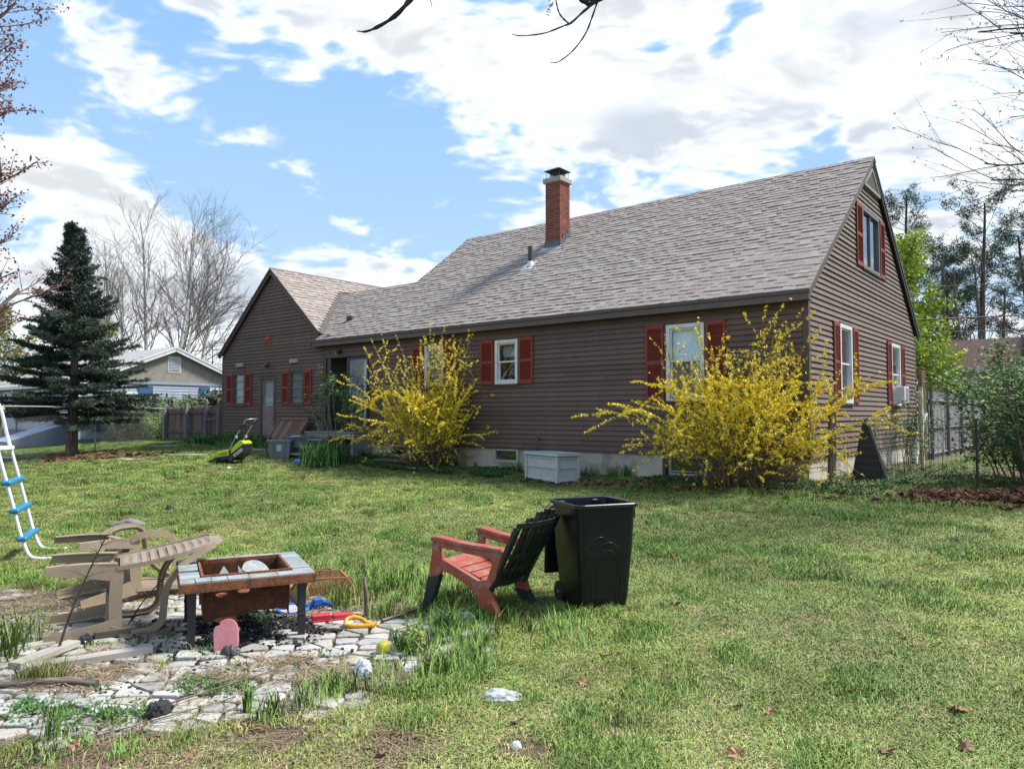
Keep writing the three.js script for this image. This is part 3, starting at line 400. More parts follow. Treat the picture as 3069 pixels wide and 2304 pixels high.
// patio: outline on the ground (x, d), soft edges broken by soil and grass
const PATIO = [[-5.4, 6.6], [-3.6, 6.95], [-2.2, 6.75], [-1.1, 6.35], [-.15, 5.65], [-.1, 4.9], [-.85, 4.05], [-1.7, 3.85], [-2.3, 3.45], [-3.6, 3.2], [-5.6, 3.4]];
function inPoly(x, y, p) { let c = false; for (let i = 0, j = p.length - 1; i < p.length; j = i++) if ((p[i][1] > y) !== (p[j][1] > y) && x < (p[j][0] - p[i][0]) * (y - p[i][1]) / (p[j][1] - p[i][1]) + p[i][0]) c = !c; return c; }
function edgeDist(x, y, p) { let m = 1e9; for (let i = 0, j = p.length - 1; i < p.length; j = i++) { const ax = p[j][0], ay = p[j][1], bx = p[i][0] - ax, by = p[i][1] - ay, k = clamp(((x - ax) * bx + (y - ay) * by) / (bx * bx + by * by)); m = Math.min(m, Math.hypot(x - ax - bx * k, y - ay - by * k)); } return inPoly(x, y, p) ? m : -m; }
const patioIn = (x, z) => { const d = -z; if (x < -6 || x > .6 || d < 2.6 || d > 7.6) return -9; return edgeDist(x, d, PATIO) + .30 * (fbm(x * 2.2 + 9, d * 2.2 + 4, 3) - .5); };
const ashAt = (x, z) => { const d = -z, dx = (x + 2.0) / .75, dy = (d - 5.62) / .52; return sstep(1.25, .45, Math.hypot(dx, dy) + .7 * (fbm(x * 5 + 3, d * 5 + 8, 3) - .5)); };
const mulchAt = (x, z) => { const d = -z; let m = 0; for (const [a, b, r, q] of [[-10.9, 20.0, 1.9, .55], [-13.2, 20.6, 2.2, .5], [-12.6, 21.8, 1.6, 1.0], [-13.6, 27.2, 1.6, .8], [6.6, 10.4, 1.4, .8], [8.8, 14, 2.4, 2.6]]) m = Math.max(m, sstep(1.15, .6, Math.hypot((x - a) / r, (d - b) / q) + .5 * (fbm(x * 2 + 1, d * 2, 3) - .5))); return m; };
const bareAt = (x, z) => { const d = -z; let m = 0; for (const [a, b, r] of [[-1.25, 3.75, .5], [-1.9, 3.45, .5], [-.55, 3.6, .3], [.05, 3.55, .25], [-4.3, 17.0, .8], [-5.4, 18.0, .6], [.55, 3.75, .2], [-7.0, 16.9, .5]]) m = Math.max(m, sstep(1.1, .3, Math.hypot(x - a, d - b) / r + .8 * (fbm(x * 4 + 5, d * 4, 3) - .5))); return m; };
const dryAt = (x, z) => sstep(.50, .66, fbm(x * .75 + 20, z * .75 + 31, 4)) * .75 + sstep(.6, .72, fbm(x * 2.4 + 3, z * 2.4, 3)) * .4;
{
  const axis = (a, b, st, far, g = 1.16) => { const o = []; for (let v = a; v <= b; v += st) o.push(v); let s = st, v = a; while (v > -far) { s *= g; v -= s; o.unshift(v); } s = st; v = b; while (v < far) { s *= g; v += s; o.push(v); } return o; };
  const xs = axis(-8, 8, .09, 900), zs = axis(-15, -2.4, .09, 900), nx = xs.length, nz = zs.length, pos = new Float32Array(nx * nz * 3), col = new Float32Array(nx * nz * 3), uv = new Float32Array(nx * nz * 2), idx = [];
  for (let j = 0; j < nz; j++) for (let i = 0; i < nx; i++) {
    const x = xs[i], z = zs[j], k = j * nx + i, pi = patioIn(x, z), soil = sstep(-.12, .08, pi);
    const y = hgt(x, z) - (soil ? .012 * soil : 0) + (Math.abs(x) < 9 && z > -16 ? .018 * (fbm(x * 5, z * 5, 3) - .5) : 0);
    pos.set([x, y, z], k * 3); uv.set([x * .7, z * .7], k * 2);
    let c = mixc([.11, .135, .04], [.19, .165, .075], clamp(dryAt(x, z)));
    c = mixc(c, [.17, .125, .085], clamp(soil * .95)); c = mixc(c, [.15, .105, .065], bareAt(x, z) * .9); c = mixc(c, [.15, .085, .05], mulchAt(x, z)); c = mixc(c, [.022, .02, .019], ashAt(x, z) * .85);
    if (Math.abs(x) > 40 || z < -45) c = [.06, .085, .03];
    col.set(c, k * 3);
  }
  for (let j = 0; j < nz - 1; j++) for (let i = 0; i < nx - 1; i++) { const a = j * nx + i; idx.push(a, a + nx, a + 1, a + 1, a + nx, a + nx + 1); }
  const g = new THREE.BufferGeometry(); g.setAttribute('position', new THREE.BufferAttribute(pos, 3)); g.setAttribute('color', new THREE.BufferAttribute(col, 3)); g.setAttribute('uv', new THREE.BufferAttribute(uv, 2)); g.setIndex(idx); g.computeVertexNormals();
  const o = new THREE.Mesh(g, new THREE.MeshStandardMaterial({ color: rgb(1, 1, 1), vertexColors: true, map: TX.soil, bumpMap: TX.soil, bumpScale: .015, roughness: .97 })); o.name = 'ground'; o.receiveShadow = o.castShadow = true; tag(o, 'lawn and bare soil of the sloping back yard', 'ground', null, 'structure'); scene.add(o);
}
// paving stones: cells of an irregular mould, each its own slab
{
  const patio = thing('patio', 'old patio of pale irregular paving stones with weedy joints', 'patio'); patio.userData.kind = 'structure';
  const r = mulberry(2024), seeds = [], ca = Math.cos(.18), sa = Math.sin(.18);
  const rowOff = (j) => ((j * 7919) % 13) / 13 * .19; for (let j = 0; j < 42; j++) for (let i = 0; i < 42; i++) { const gx = i * .195 + rowOff(j) + (r() - .5) * .10, gy = j * .128 + (r() - .5) * .05; seeds.push([-6.2 + gx * ca - gy * sa + .7, 2.7 + gx * sa * .35 + gy * ca]); }
  const ms = [[.72, .71, .70], [.64, .64, .65], [.80, .79, .78], [.52, .50, .48], [.70, .66, .60]].map((c) => mat(c, { map: rep(TX.paver, 1.4), roughness: .93, bumpMap: rep(TX.paver, 1.4), bumpScale: .01 }));
  for (const [sx, sy] of seeds) {
    const pi = patioIn(sx, -sy); if (pi < .02) continue;
    const cover = fbm(sx * 1.5 + 60, sy * 1.5 + 14, 3);               // where soil, straw and weeds have crept over
    const left = sstep(-3.2, -4.3, sx) * .14, rim = sstep(.5, .05, pi) * .16, low = sstep(4.1, 3.6, sy) * .14;
    if (cover - left - rim - low < .27 || ashAt(sx, -sy) > .7 && r() < .7) continue;
    let poly = [[sx - .3, sy - .3], [sx + .3, sy - .3], [sx + .3, sy + .3], [sx - .3, sy + .3]];
    for (const [qx, qy] of seeds) { const dx = qx - sx, dy = qy - sy, L = Math.hypot(dx, dy); if (L < 1e-6 || L > .55) continue; const nx = dx / L, ny = dy / L, lim = L / 2 - .011, o = []; for (let i = 0; i < poly.length; i++) { const a = poly[i], b = poly[(i + 1) % poly.length], da = (a[0] - sx) * nx + (a[1] - sy) * ny - lim, db = (b[0] - sx) * nx + (b[1] - sy) * ny - lim; if (da <= 0) o.push(a); if ((da < 0) !== (db < 0)) { const k = da / (da - db); o.push([lerp(a[0], b[0], k), lerp(a[1], b[1], k)]); } } poly = o; if (poly.length < 3) break; }
    if (poly.length < 3) continue;
    for (let q = 0; q < 2; q++) { const o = []; for (let i = 0; i < poly.length; i++) { const a = poly[i], b = poly[(i + 1) % poly.length], j = () => (r() - .5) * .006; o.push([lerp(a[0], b[0], .14) + j(), lerp(a[1], b[1], .14) + j()], [lerp(a[0], b[0], .86) + j(), lerp(a[1], b[1], .86) + j()]); } poly = o; }
    const h = .004 + r() * .014 + (cover < .44 ? -.008 : 0), y0 = -.03, ta = (r() - .5) * .05, tb = (r() - .5) * .05, n = poly.length, tri = [];
    const top = (k, ins, dy) => { const x = lerp(sx, poly[k][0], ins), d = lerp(sy, poly[k][1], ins); return V(x, hgt(sx, -sy) + h + dy + (x - sx) * ta + (d - sy) * tb, -d); }, ctr = V(sx, hgt(sx, -sy) + h + .002, -sy);
    for (let k = 0; k < n; k++) { const m = (k + 1) % n, a = top(k, .94, 0), b = top(m, .94, 0), c = top(k, 1, -.005), e = top(m, 1, -.005), f = c.clone().setY(y0), g2 = e.clone().setY(y0); tri.push(ctr, a, b, a, c, b, b, c, e, c, f, e, e, f, g2); }
    const g = new THREE.BufferGeometry().setFromPoints(tri.flat()); g.computeVertexNormals(); one('paving_stone', uvm(g), ms[Math.floor(r() * 5)], patio);
  }
}
// grass: tufts of blades
function tuftGeo(seed, n, hmin, hmax, spread, wid, lean, cols) {
  const r = mulberry(seed), b = new B();
  for (let i = 0; i < n; i++) {
    const a = r() * 6.283, R = spread * Math.sqrt(r()), x = Math.cos(a) * R, z = Math.sin(a) * R, h = lerp(hmin, hmax, r()), la = r() * 6.283, l = h * lean * (.25 + r()), w = wid * (.7 + .6 * r()), fa = r() * 3.14, sx = Math.cos(fa) * w * .5, sz = Math.sin(fa) * w * .5, c = vary(cols[Math.floor(r() * cols.length)], r, .22, .12);
    const lx = Math.cos(la) * l, lz = Math.sin(la) * l, hm = h * .62, n1 = V(-sz, .5 * w, sx).normalize();
    const p0 = V(x - sx, -.012, z - sz), p1 = V(x + sx, -.012, z + sz), p2 = V(x + lx * .35 + sx * .8, hm, z + lz * .35 + sz * .8), p3 = V(x + lx * .35 - sx * .8, hm, z + lz * .35 - sz * .8), tip = V(x + lx, h * (1 - .25 * lean * r()), z + lz);
    const nn = n1.clone().add(V(0, .9, 0)).normalize();
    b.quad(p0, p1, p2, p3, c, nn); b.tri(p3, p2, tip, c, nn);
  }
  return b.geo();
}
function scatter(name, geos, spots, label, category, m = bladeM, kind = 'stuff') {   // spots: [x, y, z, scale, yscale, colour, turn, tilt]
  const groups = geos.map(() => []); spots.forEach((s, i) => groups[i % geos.length].push(s));
  const host = geos.length > 1 ? new THREE.Group() : null, q = new THREE.Quaternion(), M4 = new THREE.Matrix4(), e = new THREE.Euler();
  geos.forEach((g, k) => { if (!groups[k].length) return; const im = new THREE.InstancedMesh(g, m, groups[k].length); groups[k].forEach((s, i) => { e.set(s[7] || 0, s[6] || 0, s[8] || 0, 'YXZ'); q.setFromEuler(e); M4.compose(V(s[0], s[1], s[2]), q, V(s[3], s[3] * (s[4] || 1), s[3])); im.setMatrixAt(i, M4); im.setColorAt(i, rgb(...(s[5] || [1, 1, 1]))); }); im.castShadow = im.receiveShadow = true; im.name = host ? 'blades' : numbered(name); if (host) { im.userData.kind = 'stuff'; host.add(im); } else { tag(im, label, category, null, kind); scene.add(im); } });
  if (host) { host.name = numbered(name); tag(host, label, category, null, kind); scene.add(host); }
}
const GREEN = [.128, .235, .040], YEL = [.255, .325, .085], STRAW = [.45, .39, .20], DEEP = [.055, .125, .02];
const lawnGeos = [0, 1, 2, 3, 4].map((k) => tuftGeo(100 + k, 42, .010, .034, .062, .0038, 1.7, [GREEN, GREEN, YEL, YEL, mixc(YEL, STRAW, .5)]));
const dryGeos = [0, 1, 2].map((k) => tuftGeo(130 + k, 34, .008, .028, .065, .0036, 2.2, [STRAW, STRAW, mixc(STRAW, YEL, .5), [.22, .17, .09]]));
{
  const r = mulberry(11), lawn = [], dry = [];
  for (let d = 2.2; d < 30; ) {
    const sp = .031 + .0040 * Math.max(0, d - 3), half = d * .72 + 3.2;
    for (let x = -half; x < half; x += sp) {
      const px = x + (r() - .5) * sp * 1.6, pd = d + (r() - .5) * sp * 1.6, z = -pd;
      if (inHouse(px, z, .02)) continue;
      const [t, s] = houseT(px, z); if (s > 0 && t > -1 && t < 19) continue; if (s > .5 && px > 6 && pd > 24) continue;
      const pi = patioIn(px, z); let keep = pi > .12 ? .015 : pi > -.05 ? .25 : 1;
      keep *= 1 - .93 * bareAt(px, z); keep *= 1 - .95 * mulchAt(px, z); if (ashAt(px, z) > .3) keep = 0;
      if (r() > keep) continue;
      const q = clamp(dryAt(px, z) * .8 + .1), y = hgt(px, z), far = t > 19.2 && s > -7;       // the neighbour's lawn is greener
      const lush = sstep(.56, .68, fbm(px * 2.1, z * 2.1 + 40, 3)), hgtVar = .6 + .7 * fbm(px * 1.3 + 70, z * 1.3 + 12, 3) + lush * 1.1, scl = 1 + .035 * pd;
      const front = sstep(1.1, .3, Math.hypot((px + .6) / 2.6, (pd - 3.4) / 1.3) + .5 * (fbm(px * 2 + 7, pd * 2, 3) - .5)); if (!far && r() < q * .44 + .05 + front * .3) dry.push([px, y, z, scl * (.8 + .5 * r()), 1, vary([1, 1, 1], r, .2, .06), r() * 6.28]);
      else { const tone = fbm(px * .5 + 8, z * .5 + 60, 3), c0 = far || s > -1.2 ? mixc([.55, .72, .45], [.75, .92, .65], r()) : mixc([.74, .8, .68], [1.28, 1.18, 1.12], clamp((tone - .36) * 3 + (r() - .5) * .5)), c1 = mixc(c0, [.66, .84, .5], lush * .8), c = mixc(c1, [.80, .70, .62], .75 * sstep(.55, .66, fbm(px * 3.1 + 33, z * 3.1 + 5, 3))); lawn.push([px, y, z, scl * (.8 + .5 * r()), hgtVar * (far ? .8 : 1), vary(c, r, .26, .12), r() * 6.28]); }
    }
    d += sp;
  }
  console.log('lawn', lawn.length, dry.length);
  scatter('lawn_grass', lawnGeos, lawn, 'short mown green grass of the back lawn', 'grass');
  scatter('dry_grass', dryGeos, dry, 'straw coloured dead grass among the green lawn', 'grass');
}
{ // longer grass: round the patio, by the trash can, against the walls
  const r = mulberry(12), long = [], tall = [0, 1, 2].map((k) => tuftGeo(200 + k, 24, .05, .18, .055, .0055, .75, [GREEN, GREEN, DEEP, YEL]));
  const put = (x, d, rad, n, sc = 1, c = [1, 1, 1]) => { for (let i = 0; i < n; i++) { const a = r() * 6.28, R = rad * Math.sqrt(r()), px = x + Math.cos(a) * R, pd = d + Math.sin(a) * R; if (inHouse(px, -pd)) continue; long.push([px, hgt(px, -pd), -pd, sc * (.7 + .6 * r()), .8 + .5 * r(), vary(c, r, .2, .08), r() * 6.28]); } };
  for (let i = 0; i < 60; i++) { const k = r(); put(lerp(-1.9, -.2, k), lerp(7.1, 6.3, k) + (r() - .5) * .9, .25, 4, .9, [1.1, 1.1, 1]); }
  for (let i = 0; i < 26; i++) put(lerp(-.6, .5, r()), lerp(4.9, 5.7, r()), .16, 4, .85, [1, 1.05, .9]);
  for (let i = 0; i < 24; i++) put(-5.2 + r() * 2.6, 6.95 + r() * .5, .25, 4, .75, [1.1, 1.1, .9]);
  for (let i = 0; i < 18; i++) { const k = r(); put(lerp(-1.35, -.2, k), lerp(3.95, 4.9, k) + (r() - .5) * .3, .1, 3, .8); }
  for (let i = 0; i < 8; i++) put(1.0 + (r() - .5) * .5, 5.8 + (r() - .5) * .3, .1, 2, .5);
  for (let i = 0; i < 150; i++) { const t = lerp(13.3, 18.6, r()), g = Hg(t, -.15 - r() * 1.1); put(g[0], -g[2], .15, 2, 1.5, [.55, .75, .6]); }
  for (let i = 0; i < 40; i++) { const t = lerp(5.6, 11, r()), g = Hg(t, -.1 - r() * .4); put(g[0], -g[2], .12, 1, 1.3, [.65, .85, .65]); }
  for (let i = 0; i < 16; i++) { const t = lerp(3.2, 4.6, r()), g = Hg(t, -.1 - r() * .15); put(g[0], -g[2], .06, 1, 1.3, [.6, .85, .6]); }
  for (let i = 0; i < 60; i++) { const t = lerp(-2.6, 2.6, r()), g = Hg(t, -1.3 - r() * .5); put(g[0], -g[2], .2, 3, .6, [.95, 1.15, .8]); }
  for (let i = 0; i < 14; i++) put(-3.3 + (r() - .5) * .3, 4.6 + (r() - .5) * 1.2, .06, 1, 1.7, [.9, 1, .8]);
  scatter('long_grass', tall, long, 'long unmown grass round the patio and along the walls', 'grass');
}
{ // separate leafy clumps
  const clump = (name, label, x, d, n, h0, h1, sp, w, lean, cols, seed) => { const g = tuftGeo(seed, n, h0, h1, sp, w, lean, cols); const o = one(numbered(name), g, bladeM, scene); o.position.set(...P(x, d)); tag(o, label, 'grass clump'); };
  clump('grass_clump', 'round clump of fine grass beside the weathered planks on the patio', -2.84, 4.52, 420, .05, .17, .13, .004, 1.1, [[.12, .17, .03], [.16, .20, .05], [.25, .22, .08]], 301);
  clump('grass_clump', 'dense dark clump of grass right of the larger yellow ball', -.72, 5.06, 170, .08, .22, .09, .008, .8, [GREEN, DEEP], 302);
  clump('grass_clump', 'tall grass clump growing before the red plastic chair', -.46, 5.42, 190, .1, .25, .1, .008, .6, [GREEN, DEEP], 303);
  clump('grass_clump', 'wispy grass clump right of the white plastic scrap on the patio edge', -.5, 4.72, 90, .08, .2, .1, .008, .8, [GREEN, YEL], 304);
  clump('grass_clump', 'lone broad-bladed grass clump on the bare front edge of the patio', -1.42, 4.02, 16, .1, .2, .02, .014, .35, [GREEN, DEEP], 305);
  clump('grass_clump', 'sparse grass clump beside the white and blue plastic bag', -1.02, 4.35, 44, .08, .2, .1, .009, .7, [GREEN, YEL], 306);
  clump('grass_clump', 'green grass clump behind the red plastic piece', -1.05, 5.9, 90, .08, .2, .1, .007, .7, [GREEN, YEL], 307);
  clump('grass_clump', 'upright grass clump at the tip of the weathered planks', -3.52, 4.6, 60, .12, .34, .12, .009, .4, [GREEN, DEEP, YEL], 308);
  clump('grass_clump', 'thin tall grass clump at the lower corner of the patio', -2.28, 3.72, 40, .1, .26, .06, .006, .3, [GREEN, DEEP], 309);
  clump('daylily_clump', 'broad clump of upright daylily leaves before the wooden steps', -4.45, 17.5, 900, .3, .72, .55, .012, .5, [[.05, .14, .03], [.07, .17, .03], [.04, .11, .025]], 310);
  clump('grass_clump', 'grass tuft beside the rusted fire screen', -1.42, 6.2, 60, .1, .3, .1, .008, .6, [GREEN, YEL], 311);
}
{ // weeds, straw and char on the patio
  const r = mulberry(14), w = [], wb = new B();
  for (let i = 0; i < 14; i++) { const a = r() * 6.28, e = .2 + r() * .9; wb.leaf(V(Math.cos(a) * .02, .003, Math.sin(a) * .02), V(Math.cos(a) * Math.cos(e), Math.sin(e), Math.sin(a) * Math.cos(e)), V(-Math.sin(a), 0, Math.cos(a)), .016 + r() * .028, .013, vary([.08, .16, .03], r, .3)); }
  for (let i = 0; i < 900; i++) { const x = -5 + r() * 5, d = 3.3 + r() * 3.6, f = fbm(x * 2.3 + 90, d * 2.3 + 3, 3); if (patioIn(x, -d) < -.4 || f < .60 || ashAt(x, -d) > .2) continue; w.push([x, hgt(x, -d), -d, .7 + r() * .9, 1, vary([1, 1, 1], r, .2), r() * 6.28]); }
  for (let i = 0; i < 330; i++) { const a = r() * 6.28, R = .2 * r(), [x, d] = [[-2.15, 4.0], [-1.75, 4.42], [-2.2, 5.9], [-3.0, 3.9], [-2.6, 4.05]][i % 5]; w.push([x + Math.cos(a) * R * 1.6, .0, -d + Math.sin(a) * R, .7 + r() * .6, 1, vary([.8, .95, .8], r, .2), r() * 6.28]); }
  for (let i = 0; i < 3000; i++) { const t = lerp(5.6, 11, r()), s = -.05 - r() * 1.3; if (fbm(t * .9, s * 2 + 30, 2) < .46) continue; const g = Hg(t, s); w.push([g[0], g[1] + r() * .05, g[2], 1.2 + r() * 1.2, 1.2, vary([.55, .75, .6], r, .3), r() * 6.28]); }
  for (let i = 0; i < 1300; i++) { const x = 4.6 + r() * 4.6, d = 10.9 + r() * 5; const [t, s] = houseT(x, -d); if (inHouse(x, -d, .1) || t > -.1 && s > -.3) continue; w.push([x, hgt(x, -d) + r() * .05, -d, 1 + r() * 1.1, 1.1, vary([.7, .8, .75], r, .4), r() * 6.28]); }
  for (let i = 0; i < 900; i++) { const t = lerp(-1.2, 2.7, r()), s = -.05 - r() * 1.1, g = Hg(t, s); w.push([g[0], g[1] + r() * .05, g[2], 1.1 + r(), 1.1, vary([.5, .6, .5], r, .35), r() * 6.28]); }
  scatter('weeds', [wb.geo()], w, 'low green weeds and ground cover in the patio joints and along the wall', 'weeds', leafM);
  const st = [], sb = new B(); for (let i = 0; i < 9; i++) { const a = r() * 6.28, x = (r() - .5) * .1, z = (r() - .5) * .1, L = .03 + r() * .1, y = .004 + r() * .014, c = vary([.25, .195, .125], r, .4); const p = V(x, y, z), q = V(x + Math.cos(a) * L, y + (r() - .4) * .02, z + Math.sin(a) * L), o = V(-Math.sin(a) * .0017, 0, Math.cos(a) * .0017); sb.quad(p.clone().add(o), p.clone().sub(o), q.clone().sub(o), q.clone().add(o), c, V(0, 1, 0)); }
  for (let i = 0; i < 9000; i++) { const x = -5.4 + r() * 5.4, d = 3.2 + r() * 3.7, f = fbm(x * 1.5 + 60, d * 1.5 + 14, 3), pi = patioIn(x, -d), straw = Math.max(sstep(.40, .28, f), sstep(-2.9, -3.4, x) * sstep(4.9, 5.5, d), sstep(.45, .1, Math.hypot((x + 1.7) / .7, (d - 4.55) / .3) - .3)); if (pi < -.15 || r() > straw || ashAt(x, -d) > .5) continue; st.push([x, hgt(x, -d), -d, .8 + r() * .6, 1, vary([1, 1, 1], r, .25), r() * 6.28]); }
  for (let i = 0; i < 500; i++) { const [a, b, q] = [[-1.25, 3.75, .5], [-1.9, 3.45, .5], [-.55, 3.6, .3]][i % 3], x = a + (r() - .5) * 2 * q, d = b + (r() - .5) * 2 * q; st.push([x, hgt(x, -d), -d, .8 + r() * .5, 1, [.75, .7, .65], r() * 6.28]); }
  scatter('straw_litter', [sb.geo()], st, 'dead straw and twigs lying over the patio soil', 'straw', bladeM);
  const cb = [0, 1, 2].map(() => { const g = new THREE.IcosahedronGeometry(1, 1), p = g.attributes.position; const q = [r(), r(), r()]; for (let i = 0; i < p.count; i++) { const x = p.getX(i), y = p.getY(i), z = p.getZ(i), k = .6 + .8 * fbm(x * 1.7 + q[0] * 50, y * 1.7 + z * 2.3 + q[1] * 50, 2); p.setXYZ(i, x * k, y * k * .55, z * k); } g.computeVertexNormals(); const c = new Float32Array(p.count * 3).fill(1); g.setAttribute('color', new THREE.BufferAttribute(c, 3)); return g; });
  const ch = []; for (let i = 0; i < 9000 && ch.length < 4200; i++) { const x = -3.1 + r() * 2.3, d = 4.75 + r() * 1.6; if (r() > ashAt(x, -d)) continue; const s = .004 + r() * r() * .022; ch.push([x, hgt(x, -d) + s * .2, -d, s, 1, r() < .12 ? [.24, .23, .22] : vary([.014, .013, .013], r, .4), r() * 6.28, r(), r()]); }
  for (let i = 0; i < 160; i++) { const x = -2.7 + r() * 2.0, d = 4.3 + r() * .8, s = .004 + r() * .012; ch.push([x, hgt(x, -d) + s * .2 + .006, -d, s, 1, [.012, .012, .012], r() * 6.28]); }
  scatter('charcoal', cb, ch, 'black charcoal and ash strewn under the fire table', 'charcoal', vcolM({ roughness: .95 }));
}
// ================================================================ things on the patio and the near lawn
function ribbon(pts, w, t, axis = [1, 0, 0], n = 0, w1 = w) {   // a flat strip swept along a line, its width along axis
  const q = n ? curve(pts, n) : pts.map((p) => V(...p)), A = V(...axis).normalize(), L = q.length, P8 = [];
  for (let i = 0; i < L; i++) { const T = V(0, 0, 0).subVectors(q[Math.min(L - 1, i + 1)], q[Math.max(0, i - 1)]).normalize(), N = V(0, 0, 0).crossVectors(T, A).normalize(), a = V(0, 0, 0).crossVectors(N, T).normalize(), ww = lerp(w, w1, i / (L - 1)) / 2; P8.push([[-1, -1], [1, -1], [1, 1], [-1, 1]].map(([x, y]) => q[i].clone().addScaledVector(a, x * ww).addScaledVector(N, y * t / 2))); }
  const tri = []; for (let i = 0; i < L - 1; i++) for (let k = 0; k < 4; k++) { const m = (k + 1) % 4, a = P8[i][k], b = P8[i][m], c = P8[i + 1][m], d = P8[i + 1][k]; tri.push(a, b, c, a, c, d); }
  for (const [e, f] of [[P8[0], 1], [P8[L - 1], 0]]) tri.push(...(f ? [e[0], e[2], e[1], e[0], e[3], e[2]] : [e[0], e[1], e[2], e[0], e[2], e[3]]));
  const g = new THREE.BufferGeometry().setFromPoints(tri); g.computeVertexNormals(); return uvm(g);
}
const prof = (pts, holes, th, bev = .006) => { const sh = new THREE.Shape(pts.map((p) => new THREE.Vector2(...p))); for (const h of holes) sh.holes.push(new THREE.Path(h.map((p) => new THREE.Vector2(...p)))); return new THREE.ExtrudeGeometry(sh, { depth: th, bevelEnabled: bev > 0, bevelSize: bev, bevelThickness: bev, bevelSegments: 2, curveSegments: 8 }).translate(0, 0, -th / 2); };
const smooth2 = (pts, n = 60) => new THREE.SplineCurve(pts.map((p) => new THREE.Vector2(...p))).getPoints(n).map((p) => [p.x, p.y]);
{ // ---- red and green plastic armchair
  const ch = thing('garden_chair', 'red painted plastic garden armchair with dark green slatted back and worn paint', 'chair', P(-.185, 6.06), -2.2); ch.scale.setScalar(.95);
  const red = mat([1, 1, 1], { map: rep(TX.wornRed, 1.7), roughness: .55 }), grn = mat([1, 1, 1], { map: rep(TX.wornGreen, 1.5), roughness: .5 });
  for (const s of [-1, 1]) {
    const turn = (g) => g.rotateY(-Math.PI / 2).rotateY(s * .10).translate(s * .275, 0, 0);   // profile: x of the shape becomes z (forward)
    const side = prof([[.40, .27], [.30, .29], [.27, .335], [.18, .325], [.02, .255], [-.08, .19], [-.12, .13], [-.24, .13], [-.20, .235], [-.265, .33], [-.31, .47], [-.36, .52], [-.33, .545], [.05, .56], [.31, .592], [.345, .585], [.36, .555], [.36, .47]], [[[.30, .535], [.02, .505], [-.22, .488], [-.245, .44], [-.19, .30], [-.10, .285], [.05, .345], [.26, .425]]], .034);
    mesh('side_frame', turn(side), red, ch);
    mesh('armrest', turn(prof([[-.35, .548], [.05, .562], [.30, .594], [.35, .588], [.355, .605], [.30, .612], [.04, .58], [-.34, .562]], [], .085, .008)), red, ch);
    mesh('front_leg', turn(prof([[.40, .268], [.285, .288], [.335, .14], [.395, 0], [.46, 0], [.425, .14]], [], .05)), s < 0 ? red : grn, ch);
    mesh('rear_leg', turn(prof([[-.095, .132], [-.24, .132], [-.285, .06], [-.325, 0], [-.255, 0], [-.2, .05]], [], .055)), s < 0 ? grn : red, ch);
  }
  for (let k = 0; k < 5; k++) { const z = .27 - k * .098, y = .405 - k * .031 + (k === 0 ? -.006 : 0); mesh('seat_slat', [rbox(-.255 + k * .008, .255 - k * .008, -.009, .009, -.045, .045, .006).rotateX(-.30).translate(0, y, z)], red, ch); }
  mesh('seat_apron', [box(-.26, .26, .33, .395, .29, .305)], red, ch);
  const n = 7, hgts = [.60, .68, .73, .75, .73, .68, .60];
  for (let k = 0; k < n; k++) {
    const f = (k - 3) / 3, x0 = f * .205, x1 = f * .275, L = hgts[k], tilt = .54, p = (q) => [lerp(x0, x1, q), .245 + Math.cos(tilt) * L * q, -.215 - Math.sin(tilt) * L * q - .035 * (1 - f * f) * (1 - (2 * q - 1) ** 2) + .03 * f * f];
    const sl = mesh('back_slat', [ribbon([p(0), p(.33), p(.66), p(1)], .058, .014, [1, 0, 0], 10, .066)], grn, ch);
    mesh('painted_face', [ribbon([p(0), p(.33), p(.66), p(1)].map(([x, y, z]) => [x, y + .004, z + .0085]), .056, .003, [1, 0, 0], 10, .064)], red, sl);
    mesh('edge_rib', [ribbon([p(0), p(.33), p(.66), p(1)].map(([x, y, z]) => [x - .026, y - .006, z - .013]), .006, .018, [1, 0, 0], 10), ribbon([p(0), p(.33), p(.66), p(1)].map(([x, y, z]) => [x + .026, y - .006, z - .013]), .006, .018, [1, 0, 0], 10)], grn, sl);
  }
  const cr = (q, dy) => [-1, -.5, 0, .5, 1].map((f) => [f * lerp(.24, .315, q), .245 + Math.cos(.54) * (.66 * q) + dy, -.228 - Math.sin(.54) * (.66 * q) - .028 * (1 - f * f) + .03 * f * f]);
  for (const q of [.03, .46, .93]) mesh('back_rail', [ribbon(cr(q, 0), .045, .014, [0, .9, -.4], 16)], grn, ch);
  for (const s of [-1, 1]) mesh('back_stile', [ribbon([[s * .235, .20, -.2], [s * .255, .45, -.33], [s * .285, .74, -.50]], .045, .02, [1, 0, 0], 10)], grn, ch);
}
